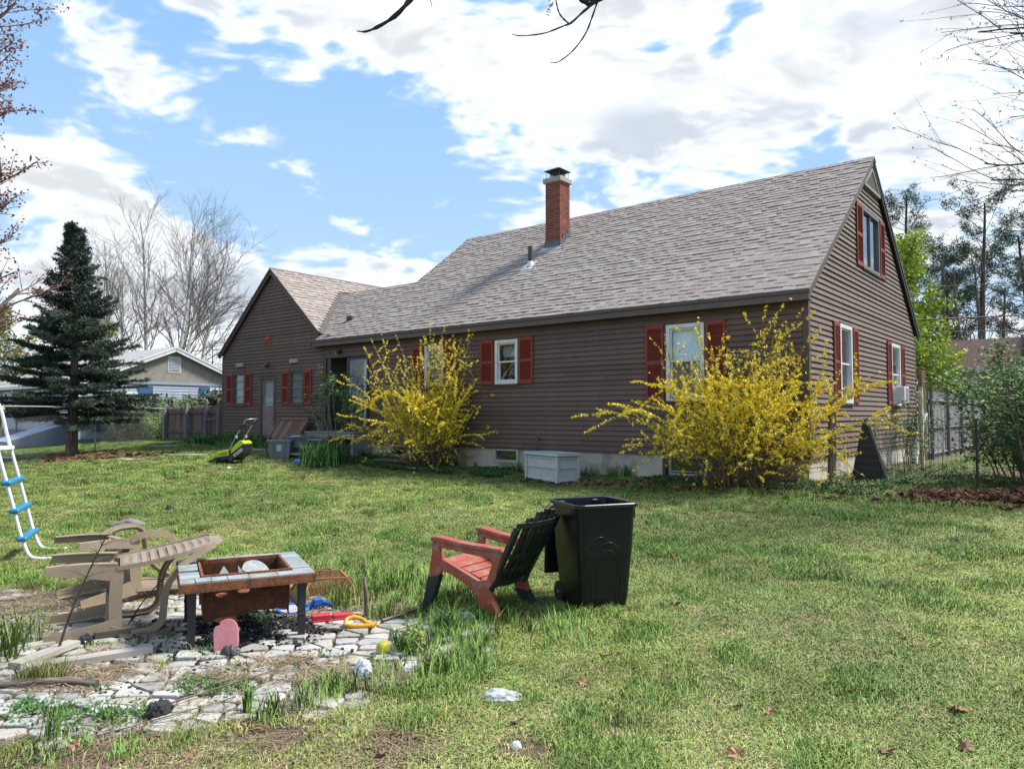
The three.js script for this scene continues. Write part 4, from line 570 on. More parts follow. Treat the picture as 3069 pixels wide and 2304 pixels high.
{ // ---- wheeled trash can with its lid hanging open
  const c = thing('trash_can', 'tall black wheeled trash can with its lid hanging open', 'trash can', P(.66, 6.04), .39); c.scale.setScalar(.985);
  const m = mat([.007, .008, .011], { roughness: .32, map: TX.mottle, specularIntensity: .7 }), r = mulberry(5);
  const ring = (h, rad, y) => { const o = [], N = 6; for (const [sx, sz, a0] of [[1, 1, 0], [-1, 1, 1], [-1, -1, 2], [1, -1, 3]]) for (let k = 0; k <= N; k++) { const a = (a0 + k / N) * Math.PI / 2; o.push(V(sx * (h - rad) + Math.cos(a) * rad, y, sz * (h - rad) + Math.sin(a) * rad)); } return o; };
  const loft = (rings, capB, capT) => { const t = []; for (let i = 0; i < rings.length - 1; i++) { const A = rings[i], Bq = rings[i + 1], n = A.length; for (let k = 0; k < n; k++) { const q = (k + 1) % n; t.push(A[k], Bq[k], Bq[q], A[k], Bq[q], A[q]); } } for (const [R, f] of [[rings[0], capB], [rings[rings.length - 1], capT]]) if (f) { const ce = R.reduce((a, p) => a.add(p), V(0, 0, 0)).multiplyScalar(1 / R.length); for (let k = 0; k < R.length; k++) { const q = (k + 1) % R.length; t.push(...(f > 0 ? [ce, R[q], R[k]] : [ce, R[k], R[q]])); } } const g = new THREE.BufferGeometry().setFromPoints(t.map((p) => p)); g.computeVertexNormals(); return uvm(g); };
  mesh('body', [loft([ring(.205, .05, .012), ring(.217, .05, .1), ring(.24, .055, .42), ring(.243, .055, .43), ring(.262, .06, .80), ring(.268, .06, .835), ring(.256, .055, .835), ring(.225, .05, .40), ring(.20, .045, .03)], 1, -1)], m, c);
  mesh('rim', [loft([ring(.268, .06, .815), ring(.282, .062, .82), ring(.284, .062, .845), ring(.276, .06, .852), ring(.262, .056, .846), ring(.262, .056, .815)], 0, 0)], mat([.011, .013, .02], { roughness: .28 }), c);
  const arch = (w, y0, y1, n = 18) => { const o = []; for (let k = 0; k <= n; k++) { const a = Math.PI * (1 - k / n); o.push([Math.cos(a) * w, y1 + Math.sin(a) * w * 1.1]); } return [[-w, y0], ...o, [w, y0]]; };
  const onF = (x, y) => V(x, y, .205 + (y - .012) * .072 + .002);
  for (const [w, y1] of [[.13, .40], [.09, .38]]) { const q = arch(w, .06, y1).map(([x, y]) => onF(x, y)), b = new B(); b.tube(q, q.map(() => .007), 6, [1, 1, 1]); const g = b.geo(); g.deleteAttribute('color'); mesh('moulded_rib', g, m, c); }
  { const q = []; for (let k = 0; k <= 40; k++) { const a = k / 40, x = lerp(-.235, .245, a); q.push(onF(x, .545 + .045 * Math.sin(a * 9.4 - 1.6) )); } for (let k = 0; k <= 10; k++) q.unshift(V(-.242 - .002, .52 + .12 * (k / 10), lerp(.2, -.2, k / 10))); const b = new B(); b.tube(q, q.map(() => .006), 6, [1, 1, 1]); const g = b.geo(); g.deleteAttribute('color'); mesh('moulded_rib', g, m, c); }
  mesh('side_tab', [rbox(.262, .286, .62, .70, -.02, .05, .008).translate(0, .1, .15)], m, c);
  const lid = mesh('lid', [rbox(-.025, .01, -.60, -.02, -.27, .27, .05, 4)], m, c); lid.position.set(0, .80, -.335); lid.rotation.set(0, -Math.PI / 2, 0); lid.rotation.order = 'YXZ'; lid.rotation.z = -.06;
  mesh('lid_ridge', [rbox(-.04, -.02, -.52, -.1, -.2, .2, .01)], m, lid);
  for (const z of [-.16, .16]) mesh('hinge', [rbox(z - .03, z + .03, .79, .83, -.36, -.25, .01)], m, c);
  for (const z of [-.2, .2]) { const w = mesh('wheel', [new THREE.CylinderGeometry(.085, .085, .045, 24).rotateZ(Math.PI / 2).translate(z, .085, -.20)], mat([.012, .012, .014], { roughness: .6 }), c); mesh('hub', [new THREE.CylinderGeometry(.012, .012, .056, 14).rotateZ(Math.PI / 2).translate(z, .085, -.20)], galv, w); }
  mesh('handle', [pipe([[-.2, .80, -.28], [-.19, .81, -.31], [.19, .81, -.31], [.2, .80, -.28]], .013, 0, 8)], m, c);
}
{ // ---- square fire table with slate top
  const t = thing('fire_table', 'rusted square fire pit table with grey slate tile top', 'fire pit', P(-2.01, 5.56), .446); t.scale.y = .93;
  const rust = mat([1, 1, 1], { map: rep(TX.rust, 2.2), roughness: .9, bumpMap: rep(TX.rust, 2.2), bumpScale: .003 }), dark = mat([.020, .022, .026], { roughness: .55, map: TX.mottle }), r = mulberry(17);
  for (const [x, z] of [[-1, 1], [1, 1], [-1, -1], [1, -1]]) { const l = mesh('leg', [hexa([[-.022, 0, -.022], [.022, 0, -.022], [.028, .42, -.028], [-.028, .42, -.028], [-.022, 0, .022], [.022, 0, .022], [.028, .42, .028], [-.028, .42, .028]])], dark, t); l.position.set(x * .365, 0, z * .365); mesh('collar', [rbox(-.029, .029, .17, .182, -.029, .029, .003)], dark, l); }
  mesh('apron', [[-.45, .45, .425, .49, .44, .45], [-.45, .45, .425, .49, -.45, -.44], [-.45, -.44, .425, .49, -.439, .439], [.44, .45, .425, .49, -.439, .439]].map((q) => box(...q)).concat([box(-.44, .44, .474, .488, .29, .439), box(-.44, .44, .474, .488, -.439, -.29), box(-.44, -.29, .474, .488, -.29, .29), box(.29, .44, .474, .488, -.29, .29)]), rust, t);
  const sm = [[.8, .8, .8], [.68, .72, .74], [.9, .9, .88], [.76, .73, .69]].map((c) => mat(c, { map: rep(TX.slate, 2.4), roughness: .7, bumpMap: rep(TX.slate, 2.4), bumpScale: .004 }));
  const tile = (x0, x1, z0, z1) => { const g = uvm(rbox(x0 + .002, x1 - .002, .4885, .499 + r() * .006, z0 + .002, z1 - .002, .002, 1)); one('slate_tile', g, sm[Math.floor(r() * 4)], t); };
  for (const s of [-1, 1]) { let x = -.445; while (x < .44) { const w = Math.min(.09 + r() * .13, .445 - x); if (.445 - x - w < .05) { tile(x, .445, s > 0 ? .31 : -.445, s > 0 ? .445 : -.31); break; } tile(x, x + w, s > 0 ? .31 : -.445, s > 0 ? .445 : -.31); x += w; } let z = -.308; while (z < .308) { const w = Math.min(.08 + r() * .12, .308 - z), e = .308 - z - w < .05 ? .308 : z + w; if (!(s < 0 && z > -.1 && z < .05)) tile(s > 0 ? .31 : -.445, s > 0 ? .445 : -.31, z, e); z = e; } }
  mesh('inner_lip', [box(-.308, .308, .485, .515, .288, .306), box(-.308, .308, .485, .515, -.306, -.288), box(-.306, -.288, .485, .513, -.287, .287), box(.288, .306, .485, .513, -.287, .287)], rust, t);
  const jag = []; for (let k = 0; k <= 30; k++) jag.push([-.29 + k * .58 / 30, .17 + .06 * (k / 30) + .05 * (fbm(k * .16 + 3, 2, 4) - .5)]);
  const panel = (hole) => prof([[-.29, .474], ...jag, [.29, .474]], hole ? [[-.17, .36], [-.02, .372], [.14, .38]].map(([x, y]) => { const o = []; for (let k = 0; k < 9; k++) { const a = -k / 9 * 6.283; o.push([x + Math.cos(a) * (.035 + .012 * r()), y + Math.sin(a) * (.014 + .008 * r())]); } return o; }) : [], .004, 0);
  mesh('fire_box', [panel(true).translate(0, 0, .286), panel(false).translate(0, 0, -.286), panel(false).rotateY(Math.PI / 2).translate(.286, 0, 0), panel(false).rotateY(Math.PI / 2).translate(-.286, 0, 0)], mat([.45, .42, .42], { map: rep(TX.rust, 2.6), roughness: .95, side: THREE.DoubleSide }), t);
  mesh('fire_bowl', [box(-.26, .1, .25, .258, -.26, .1), prof([[-.24, 0], [-.1, -.02], [-.05, -.13], [-.14, -.16], [-.22, -.1]], [], .004, 0).translate(0, .25, .18)], rust, t);
  mesh('stretcher', [box(.35, .38, .2, .225, -.34, .34)], dark, t);
  // broken slate lying in the tub
  const shard = (name, label, pts, th, m2, pos, rot) => { const o = mesh(name, [prof(pts, [], th, .002)], m2); o.position.set(...pos); o.rotation.set(...rot); tag(o, label, 'slate'); return o; };
  const at2 = (x, y, z) => { const p = t.localToWorld(V(x, y, z)); return [p.x, p.y, p.z]; }; t.updateMatrixWorld(true);
  shard('slate_shard', 'large rounded slate piece leaning inside the fire table', smooth2([[-.17, 0], [-.16, .1], [-.06, .17], [.06, .15], [.17, .03], [.16, -.02], [0, -.04], [-.17, 0]]), .012, sm[0], at2(.1, .41, -.02), [-.9, .6, 0]).scale.setScalar(.72);
  shard('slate_shard', 'pointed ribbed slate piece standing inside the fire table', [[-.07, 0], [-.03, .13], [.07, .02], [.06, -.05]], .012, sm[2], at2(-.14, .42, .1), [-.5, .3, 0]).scale.setScalar(.8);
  shard('slate_shard', 'thin slate sliver leaning between the two larger slate pieces', [[-.02, 0], [-.03, .12], [.05, .0], [.05, -.05]], .012, sm[1], at2(-.02, .42, .08), [-.5, .5, .2]).scale.setScalar(.8);
}
// ---- tan stacking chairs, tipped on their fronts
const tanM = mat([.335, .262, .185], { roughness: .5, map: TX.mottle, side: THREE.DoubleSide });
function flange(pts, w, t, n = 0, w1 = w) {                     // a strip lying in the plane of the chair's side
  const q = n ? curve(pts, n) : pts.map((p) => V(...p)), L = q.length, N = V(1, 0, 0), E = [];
  for (let i = 0; i < L; i++) { const T = V(0, 0, 0).subVectors(q[Math.min(L - 1, i + 1)], q[Math.max(0, i - 1)]).normalize(), a = V(0, 0, 0).crossVectors(N, T).normalize(), ww = lerp(w, w1, i / (L - 1)) / 2; E.push([[-1, -1], [1, -1], [1, 1], [-1, 1]].map(([x, y]) => q[i].clone().addScaledVector(a, x * ww).addScaledVector(N, y * t / 2))); }
  const tri = []; for (let i = 0; i < L - 1; i++) for (let k = 0; k < 4; k++) { const m = (k + 1) % 4; tri.push(E[i][k], E[i][m], E[i + 1][m], E[i][k], E[i + 1][m], E[i + 1][k]); }
  for (const e of [E[0], E[L - 1]]) tri.push(e[0], e[2], e[1], e[0], e[3], e[2]);
  const g = new THREE.BufferGeometry().setFromPoints(tri); g.computeVertexNormals(); return uvm(g);
}
function tanChair(label) {
  const c = thing('plastic_chair', label, 'chair', [0, 0, 0], 0, 'tipped tan plastic chairs');
  for (const s of [-1, 1]) {
    const fl = [[s * .30, 0, .27], [s * .285, .22, .255], [s * .27, .44, .225]], rl = [[s * .285, 0, -.195], [s * .272, .22, -.18], [s * .262, .44, -.15]];
    mesh('front_leg', [flange(fl, .06, .007, 10, .09), ribbon(fl.map(([x, y, z]) => [x - s * .028, y, z + .03]), .056, .007, [1, 0, 0], 10, .07)], tanM, c);
    mesh('rear_leg', [flange(rl, .06, .007, 10, .13), ribbon(rl.map(([x, y, z], i) => [x - s * .028, y, z - .03 - i * .015]), .056, .007, [1, 0, 0], 10, .07)], tanM, c);
    const arm = [[s * .275, .40, .255], [s * .292, .50, .285], [s * .30, .60, .288], [s * .30, .68, .275], [s * .30, .735, .225], [s * .30, .75, .12], [s * .298, .765, .0], [s * .29, .82, -.11], [s * .275, .93, -.205], [s * .25, 1.05, -.27], [s * .225, 1.11, -.29]];
    mesh('armrest', [flange(arm, .058, .008, 60, .045), ribbon(arm.map(([x, y, z]) => [x - s * .026, y, z]), .055, .008, [1, 0, 0], 60, .05)], tanM, c);
    mesh('side_rail', [flange([[s * .268, .44, .25], [s * .268, .435, .05], [s * .262, .445, -.18]], .085, .007, 10), ribbon([[s * .25, .475, .25], [s * .25, .47, .05], [s * .245, .48, -.18]], .04, .007, [1, 0, 0], 10)], tanM, c);
    const bs = [[s * .24, .44, -.17], [s * .25, .64, -.195], [s * .25, .86, -.235], [s * .225, 1.04, -.27], [s * .15, 1.125, -.29], [0, 1.15, -.295]];
    mesh('back_stile', [ribbon(bs, .055, .009, [1, 0, 0], 28), flange(bs.slice(0, 4).map(([x, y, z]) => [x + s * .026, y, z - .006]), .03, .006, 20)], tanM, c);
  }
  const seat = new THREE.PlaneGeometry(.52, .42, 16, 12).rotateX(-Math.PI / 2); { const p = seat.attributes.position; for (let i = 0; i < p.count; i++) p.setY(i, .44 - .02 * (1 - (p.getX(i) / .26) ** 2) + .02 * (p.getZ(i) / .21) ** 2); seat.computeVertexNormals(); seat.translate(0, 0, .035); }
  mesh('seat', [seat, box(-.25, .25, .385, .435, .242, .248), ribbon([[-.24, .40, .22], [.24, .40, -.15]], .06, .005, [0, 1, 0]), ribbon([[.24, .40, .22], [-.24, .40, -.15]], .06, .005, [0, 1, 0])], tanM, c);
  const g = []; for (let k = 0; k < 11; k++) { const q = k / 10, y = lerp(.50, 1.10, q), z = lerp(-.178, -.286, q), hw = q > .85 ? .16 : .235; g.push(ribbon([[-hw, y, z - .004], [0, y, z - .012], [hw, y, z - .004]], .034, .004, [0, 1, -.2], 8)); } for (let k = -4; k <= 4; k++) { const x = k * .048; g.push(ribbon([[x, .46, -.185], [x, .7, -.214], [x, .9, -.256], [x, 1.13 - .01 * Math.abs(k), -.296]], .028, .004, [1, 0, 0], 8)); }
  mesh('woven_back', g, tanM, c);
  return c;
}
function orient(o, pos, up, fwd) { const Y = V(...up).normalize(), Z0 = V(...fwd), X = V(0, 0, 0).crossVectors(Y, Z0).normalize(), Z = V(0, 0, 0).crossVectors(X, Y); o.quaternion.setFromRotationMatrix(new THREE.Matrix4().makeBasis(X, Y, Z)); o.position.set(...pos); }
orient(tanChair('tan plastic armchair tipped on its front against the fire table'), [-3.37, .315, -5.40], [.88, .0, -.47], [0, -1, 0]);
orient(tanChair('tan plastic armchair lying on its back behind the other tan chair'), [-3.72, .255, -6.22], [.66, .05, -.75], [-.04, 1, 0.03]);
{ // ---- pool ladder
  const w = mat([.72, .75, .78], { roughness: .3, map: TX.mottle }), bl = mat([.02, .21, .38], { roughness: .4, map: TX.mottle }), L = thing('pool_ladder', 'white tubular pool ladder with blue plastic steps', 'ladder', P(-5.45, 8.45));
  const X = [-.18, 0, .40], pr = (k, y) => [(k ? -.12 : .13) - .31 * y, y, k ? -.30 : .28];
  for (const k of [0, 1]) { const b = pr(k, 0); mesh('rail', [pipe([[b[0] + .30, .018, b[2] - .05], [b[0] + .10, .02, b[2] - .02], [b[0] + .02, .05, b[2]], pr(k, .2), pr(k, .7), pr(k, 1.3), [pr(k, 1.6)[0] - .05, 1.75, b[2]], [-.85, 1.9, b[2]], [-1.05, 1.7, b[2]], [-1.12, 1.3, b[2]], [-1.42, .02, b[2]]], .0195, 60, 10)], w, L); }
  for (let i = 0; i < 3; i++) { const y = .24 + i * .305, a = pr(0, y), b = pr(1, y); const s = mesh('step', [rbox(-.05, .05, -.028, .028, -.37, .37, .024, 3)], bl, L); s.position.set((a[0] + b[0]) / 2, y, (a[2] + b[2]) / 2); s.rotation.y = Math.atan2(b[0] - a[0], b[2] - a[2]); }
  mesh('platform', [box(-1.0, -.45, 1.2, 1.24, -.3, .28)], w, L); mesh('brace', [pipe([[pr(1, 1.1)[0], 1.1, -.3], [-1.1, 1.1, -.3]], .012, 0, 8), pipe([[pr(0, 1.1)[0], 1.1, .28], [-1.1, 1.1, .28]], .012, 0, 8)], w, L);
}
// ---- small things lying about
const weath = mat([.40, .375, .34], { map: TX.wood, roughness: .92, bumpMap: TX.wood, bumpScale: .003 }), darkWood = mat([.10, .085, .07], { map: TX.wood, roughness: .9 });
function plank(label, a, b, w, h, y, m, roll = 0) { const A = V(a[0], 0, -a[1]), Bq = V(b[0], 0, -b[1]), L = A.distanceTo(Bq), o = mesh('plank', [rbox(-L / 2, L / 2, 0, h, -w / 2, w / 2, .004, 1)], m); o.position.set((a[0] + b[0]) / 2, y + hgt((a[0] + b[0]) / 2, -(a[1] + b[1]) / 2), -(a[1] + b[1]) / 2); o.rotation.set(roll, Math.atan2(b[1] - a[1], b[0] - a[0]), 0, 'YXZ'); return tag(o, label, 'plank'); }
plank('weathered plank lying flat, lowest of the planks on the patio', [-3.02, 4.62], [-2.42, 5.02], .085, .045, .008, weath);
plank('pale weathered plank under the tan chair leg', [-3.12, 4.68], [-3.02, 5.15], .1, .04, .01, weath);
plank('long weathered plank running back to the edge of the frame', [-3.72, 4.62], [-3.0, 5.42], .09, .03, .006, weath);
plank('short dark block of lumber resting against the tan chair', [-2.98, 5.32], [-2.72, 5.48], .12, .05, .01, darkWood);
const barkM = (c) => mat(c, { map: rep(TX.bark, 2.5, 2.5), roughness: .95, bumpMap: rep(TX.bark, 2.5, 2.5), bumpScale: .006 });
function stick(name, label, pts, r0, r1, c, cat = 'stick') { const q = curve(pts.map(([x, y, d]) => [x, y + hgt(x, -d), -d]), 14), b = new B(); b.tube(q, q.map((_, i) => lerp(r0, r1, i / 14)), 8, [1, 1, 1]); const L = q.length - 1; b.cap(q[0], V(0, 0, 0).subVectors(q[0], q[1]).normalize(), r0, 8, [1, 1, 1]); b.cap(q[L], V(0, 0, 0).subVectors(q[L], q[L - 1]).normalize(), r1, 8, [1, 1, 1]); const g = b.geo(); g.deleteAttribute('color'); return tag(mesh(name, g, barkM(c)), label, cat); }
stick('branch_log', 'thick cut branch lying beside the round grass clump', [[-3.04, .025, 4.38], [-2.85, .028, 4.4], [-2.63, .03, 4.43], [-2.44, .026, 4.40]], .027, .022, [.20, .16, .13], 'log');
stick('stake', 'upright bark-covered stake driven in beside the patio', [[-1.155, -.05, 5.92], [-1.16, .15, 5.92], [-1.18, .31, 5.93]], .020, .015, [.26, .20, .15], 'stake');
stick('stick', 'long thin stick lying diagonally across the paving stones', [[-1.88, .03, 4.1], [-1.6, .03, 4.45], [-1.3, .03, 4.86]], .005, .003, [.25, .19, .14]);
stick('stick', 'forked stick lying in the grass behind the dense grass clump', [[-1.0, .02, 5.75], [-.8, .035, 5.95], [-.66, .03, 6.12]], .012, .008, [.28, .21, .15]);
stick('stick', 'pale stick lying between the stake and the dense grass clump', [[-.85, .02, 5.5], [-.72, .03, 5.65], [-.64, .03, 5.8]], .010, .006, [.42, .34, .25]);
stick('stick', 'slanting dead twig behind the thin dead sapling', [[-2.88, 0, 5.55], [-2.74, .2, 5.5], [-2.54, .42, 5.45]], .006, .004, [.14, .10, .08]);
stick('stick', 'thin fallen twig near the front edge of the patio', [[-2.05, .02, 3.72], [-1.75, .03, 3.98], [-1.55, .025, 4.2]], .004, .0025, [.25, .19, .14]);
{ // dead sapling
  const b = new B(), r = mulberry(8), m = curve([[-3.06, 0, -5.02], [-2.97, .25, -5.0], [-2.86, .5, -4.98], [-2.72, .78, -4.96]], 16); b.tube(m, m.map((_, i) => lerp(.011, .004, i / 16)), 6, [1, 1, 1]);
  for (let i = 0; i < 26; i++) { const p = m[Math.min(16, 9 + Math.floor(r() * 8))].clone(), d = rand3(r).multiplyScalar(.13 + r() * .12); d.y = Math.abs(d.y) * .5 - .02; const q = [p, p.clone().addScaledVector(d, .5).add(V(0, .01, 0)), p.clone().add(d)]; b.tube(q, [.0028, .002, .001], 3, [1, 1, 1]); }
    const g = b.geo(); g.deleteAttribute('color'); tag(mesh('dead_sapling', g, barkM([.14, .10, .08])), 'thin dead sapling leaning before the tan chair', 'sapling');
}
const plast = (c, o = {}) => mat(c, { roughness: .4, map: TX.mottle, ...o });
{ // rusted mesh fire lid
  const t = thing('fire_screen', 'rusted wire mesh fire screen tipped on the patio behind the fire table', 'fire screen', P(-1.62, 6.46), .5), f = mat([.30, .12, .06], { map: TX.mottle, roughness: .9 }); t.rotation.set(0, .5, 0);
  const a = [[-.3, .0, .24], [.3, .0, .24], [.3, .0, -.24], [-.3, .0, -.24]].map(([x, y, z]) => [x * .9, .03 + (x > 0 ? 0 : .0), z]), tp = [[-.16, .22, .12], [.16, .20, .12], [.16, .22, -.12], [-.16, .24, -.12]], g = [], w = [];
  for (let k = 0; k < 4; k++) { const m = (k + 1) % 4; g.push(bar(a[k], a[m], .022, .022, [0, 1, .01]), bar(tp[k], tp[m], .018, .018, [0, 1, .01]), bar(a[k], tp[k], .018, .018, [0, 0, 1])); for (let q = 1; q < 26; q++) { const A = V(...a[k]).lerp(V(...a[m]), q / 26), T = V(...tp[k]).lerp(V(...tp[m]), q / 26); w.push(bar(A.toArray(), T.toArray(), .002, .002, [0, 0, 1])); } for (let q = 1; q < 13; q++) w.push(bar(V(...a[k]).lerp(V(...tp[k]), q / 13).toArray(), V(...a[m]).lerp(V(...tp[m]), q / 13).toArray(), .002, .002, [0, 1, .02])); }
  for (let q = 1; q < 14; q++) { w.push(bar(V(...tp[0]).lerp(V(...tp[1]), q / 14).toArray(), V(...tp[3]).lerp(V(...tp[2]), q / 14).toArray(), .002, .002, [0, 1, 0])); w.push(bar(V(...tp[0]).lerp(V(...tp[3]), q / 14).toArray(), V(...tp[1]).lerp(V(...tp[2]), q / 14).toArray(), .002, .002, [0, 1, 0])); }
  mesh('screen_frame', g, f, t); mesh('wire_mesh', w, f, t); mesh('screen_handle', [pipe([[-.05, .23, 0], [-.04, .27, 0], [.04, .27, 0], [.05, .23, 0]], .007, 14, 8)], f, t);
}
{ const o = mesh('toy_piece', [prof([[-.17, -.05], [-.14, .05], [.15, .055], [.17, -.03], [.02, -.05]], [], .02, .004).rotateX(-Math.PI / 2), rbox(-.16, -.02, 0, .05, -.05, .05, .006), rbox(.0, .15, 0, .042, -.045, .045, .006)], plast([.55, .035, .055])); o.position.set(...P(-1.40, 5.82, .012)); o.rotation.y = .35; tag(o, 'red plastic toy piece lying by the fire table leg', 'toy'); }
{ const o = mesh('toy_piece', [prof(smooth2([[-.07, 0], [-.075, .14], [-.04, .165], [-.03, .19], [.02, .20], [.06, .17], [.075, .1], [.06, 0], [-.07, 0]]), [], .018, .006)], plast([.52, .19, .22])); o.position.set(...P(-1.94, 5.06, .005)); o.rotation.set(-.35, .2, .05, 'YXZ'); tag(o, 'pink plastic toy shovel blade standing before the fire table', 'toy'); }
{ const o = mesh('toy_piece', [pipe([[-.13, .02, .03], [-.13, .05, -.02], [-.08, .06, -.05], [-.02, .045, -.045], [.03, .03, .0], [.1, .028, .015]], .017, 30, 10), pipe([[-.13, .02, .03], [-.08, .022, .055], [0, .022, .05], [.09, .024, .03]], .017, 20, 10)], plast([.72, .36, .02])); o.position.set(...P(-1.12, 5.62, .008)); tag(o, 'yellow curved plastic toy handle lying on the patio', 'toy'); }
{ const b = thing('toy_racket', 'blue plastic scoop toy lying under the fire table', 'toy', P(-1.78, 6.05, .03), .5), m = plast([.015, .12, .55]); mesh('rim', [new THREE.TorusGeometry(.1, .012, 8, 30).scale(1.2, .8, 1).rotateX(-Math.PI / 2 + .25)], m, b); mesh('bowl', [new THREE.CircleGeometry(.098, 24).scale(1.2, .8, 1).rotateX(-Math.PI / 2 + .25)], plast([.42, .45, .5], { side: THREE.DoubleSide }), b); mesh('handle', [pipe([[.12, .0, 0], [.2, .03, .0], [.32, .0, .05]], .02, 12, 8), rbox(.16, .24, .0, .06, -.03, .03, .01)], m, b); }
function ball(label, x, d, r, c) { const o = mesh('ball', [new THREE.SphereGeometry(r, 28, 20)], mat(c, { roughness: .95, map: rep(TX.grit, 3) })); o.position.set(...P(x, d, r * .92)); const q = []; for (let k = 0; k <= 40; k++) { const a = k / 40 * 6.283; q.push(V(Math.cos(a), .45 * Math.sin(2 * a), Math.sin(a)).normalize().multiplyScalar(r * 1.004)); } const bb = new B(); bb.tube(q, q.map(() => r * .045), 5, [1, 1, 1]); const g = bb.geo(); g.deleteAttribute('color'); mesh('seam', g, mat([.55, .52, .35], { roughness: .9 }), o); o.rotation.set(.6, .9, .3); return tag(o, label, 'ball'); }
ball('muddy yellow tennis ball on the patio, the larger of the two', -.86, 5.0, .048, [.50, .45, .06]);
ball('pale green tennis ball beside the rusted fire screen', -1.60, 6.30, .034, [.42, .50, .16]);
function crumple(name, label, cat, x, d, sx, sy, sz, m, seed, dy = 0) { const g = new THREE.IcosahedronGeometry(1, 4), p = g.attributes.position; for (let i = 0; i < p.count; i++) { const v = V(p.getX(i), p.getY(i), p.getZ(i)), k = .62 + .42 * Math.abs(fbm(v.x * 2.1 + seed, v.y * 2.1 + v.z * 2.7 + seed * 3, 4) * 2 - 1) + .35 * fbm(v.x * 5 + seed, v.z * 5 + v.y * 4, 3); p.setXYZ(i, v.x * sx * k, Math.max(-.25, v.y) * sy * k, v.z * sz * k); } g.computeVertexNormals(); const o = mesh(name, [g], m); o.position.set(...P(x, d, sy * .22 + dy)); o.rotation.y = seed; return tag(o, label, cat); }
const filmM = new THREE.MeshPhysicalMaterial({ color: rgb(.8, .82, .84), roughness: .25, transmission: .55, thickness: 0, side: THREE.DoubleSide });
crumple('plastic_bag', 'crumpled clear plastic film on the lawn front edge', 'plastic bag', -.06, 4.2, .13, .06, .07, filmM, 3);
crumple('plastic_bag', 'white and blue crumpled plastic bag at the patio edge', 'plastic bag', -.92, 4.63, .075, .085, .06, mat([.62, .66, .74], { roughness: .4, map: TX.mottle }), 5);
crumple('plastic_bag', 'crumpled grey-white plastic bag beside the tall grass clump', 'plastic bag', -.36, 5.72, .09, .07, .06, mat([.55, .57, .6], { roughness: .45, map: TX.mottle }), 7);
crumple('plastic_bag', 'small scrap of clear film lying by the brown leaf on the lawn', 'plastic bag', .02, 3.62, .035, .025, .03, filmM, 11);
crumple('plastic_bag', 'flat scrap of white plastic among the grass between bag and ball', 'plastic bag', -.62, 4.72, .09, .03, .04, mat([.6, .62, .66], { roughness: .4, map: TX.mottle }), 13);
crumple('burnt_lump', 'charred black lump with ragged top lying before the patio', 'burnt lump', -1.88, 4.0, .085, .07, .06, mat([.022, .022, .024], { roughness: .85, map: TX.grit }), 17, .01);
crumple('burnt_lump', 'grey and black melted lump at the foot of the pink toy', 'burnt lump', -1.88, 4.98, .06, .06, .05, mat([.045, .045, .045], { roughness: .5, map: TX.mottle }), 19);
crumple('burnt_lump', 'melted black lump beside the thin dead sapling', 'burnt lump', -2.99, 5.22, .05, .06, .05, mat([.02, .021, .025], { roughness: .35 }), 23);
{ const o = mesh('plush_toy', [(() => { const b = new THREE.SphereGeometry(1, 24, 16), p = b.attributes.position; for (let i = 0; i < p.count; i++) { const x = p.getX(i), y = p.getY(i), z = p.getZ(i), k = .8 + .5 * fbm(x * 2 + 4, y * 3 + z * 2, 3); p.setXYZ(i, x * .24 * (1 - .1 * x), Math.max(y, -.5) * .075 * k * (1.1 - .5 * Math.abs(x)), z * .1 * k); } b.computeVertexNormals(); return b; })()], mat([.20, .18, .185], { roughness: .95, map: TX.mottle })); o.position.set(...P(-5.38, 10.42, .03)); o.rotation.y = .15; tag(o, 'limp grey cloth toy lying on the lawn beyond the chairs', 'cloth toy'); mesh('snout', [new THREE.SphereGeometry(.05, 12, 8).scale(1.2, .7, .9).translate(-.23, -.01, .03)], mat([.09, .075, .075], { roughness: .9 }), o); }
crumple('dark_ball', 'small dark deflated ball on the lawn left of centre', 'ball', -5.48, 11.85, .07, .075, .07, mat([.012, .014, .022], { roughness: .5 }), 29);
crumple('dark_ball', 'tiny dark lump on the lawn beyond the deflated ball', 'ball', -4.17, 12.38, .05, .04, .05, mat([.015, .016, .02], { roughness: .6 }), 31);
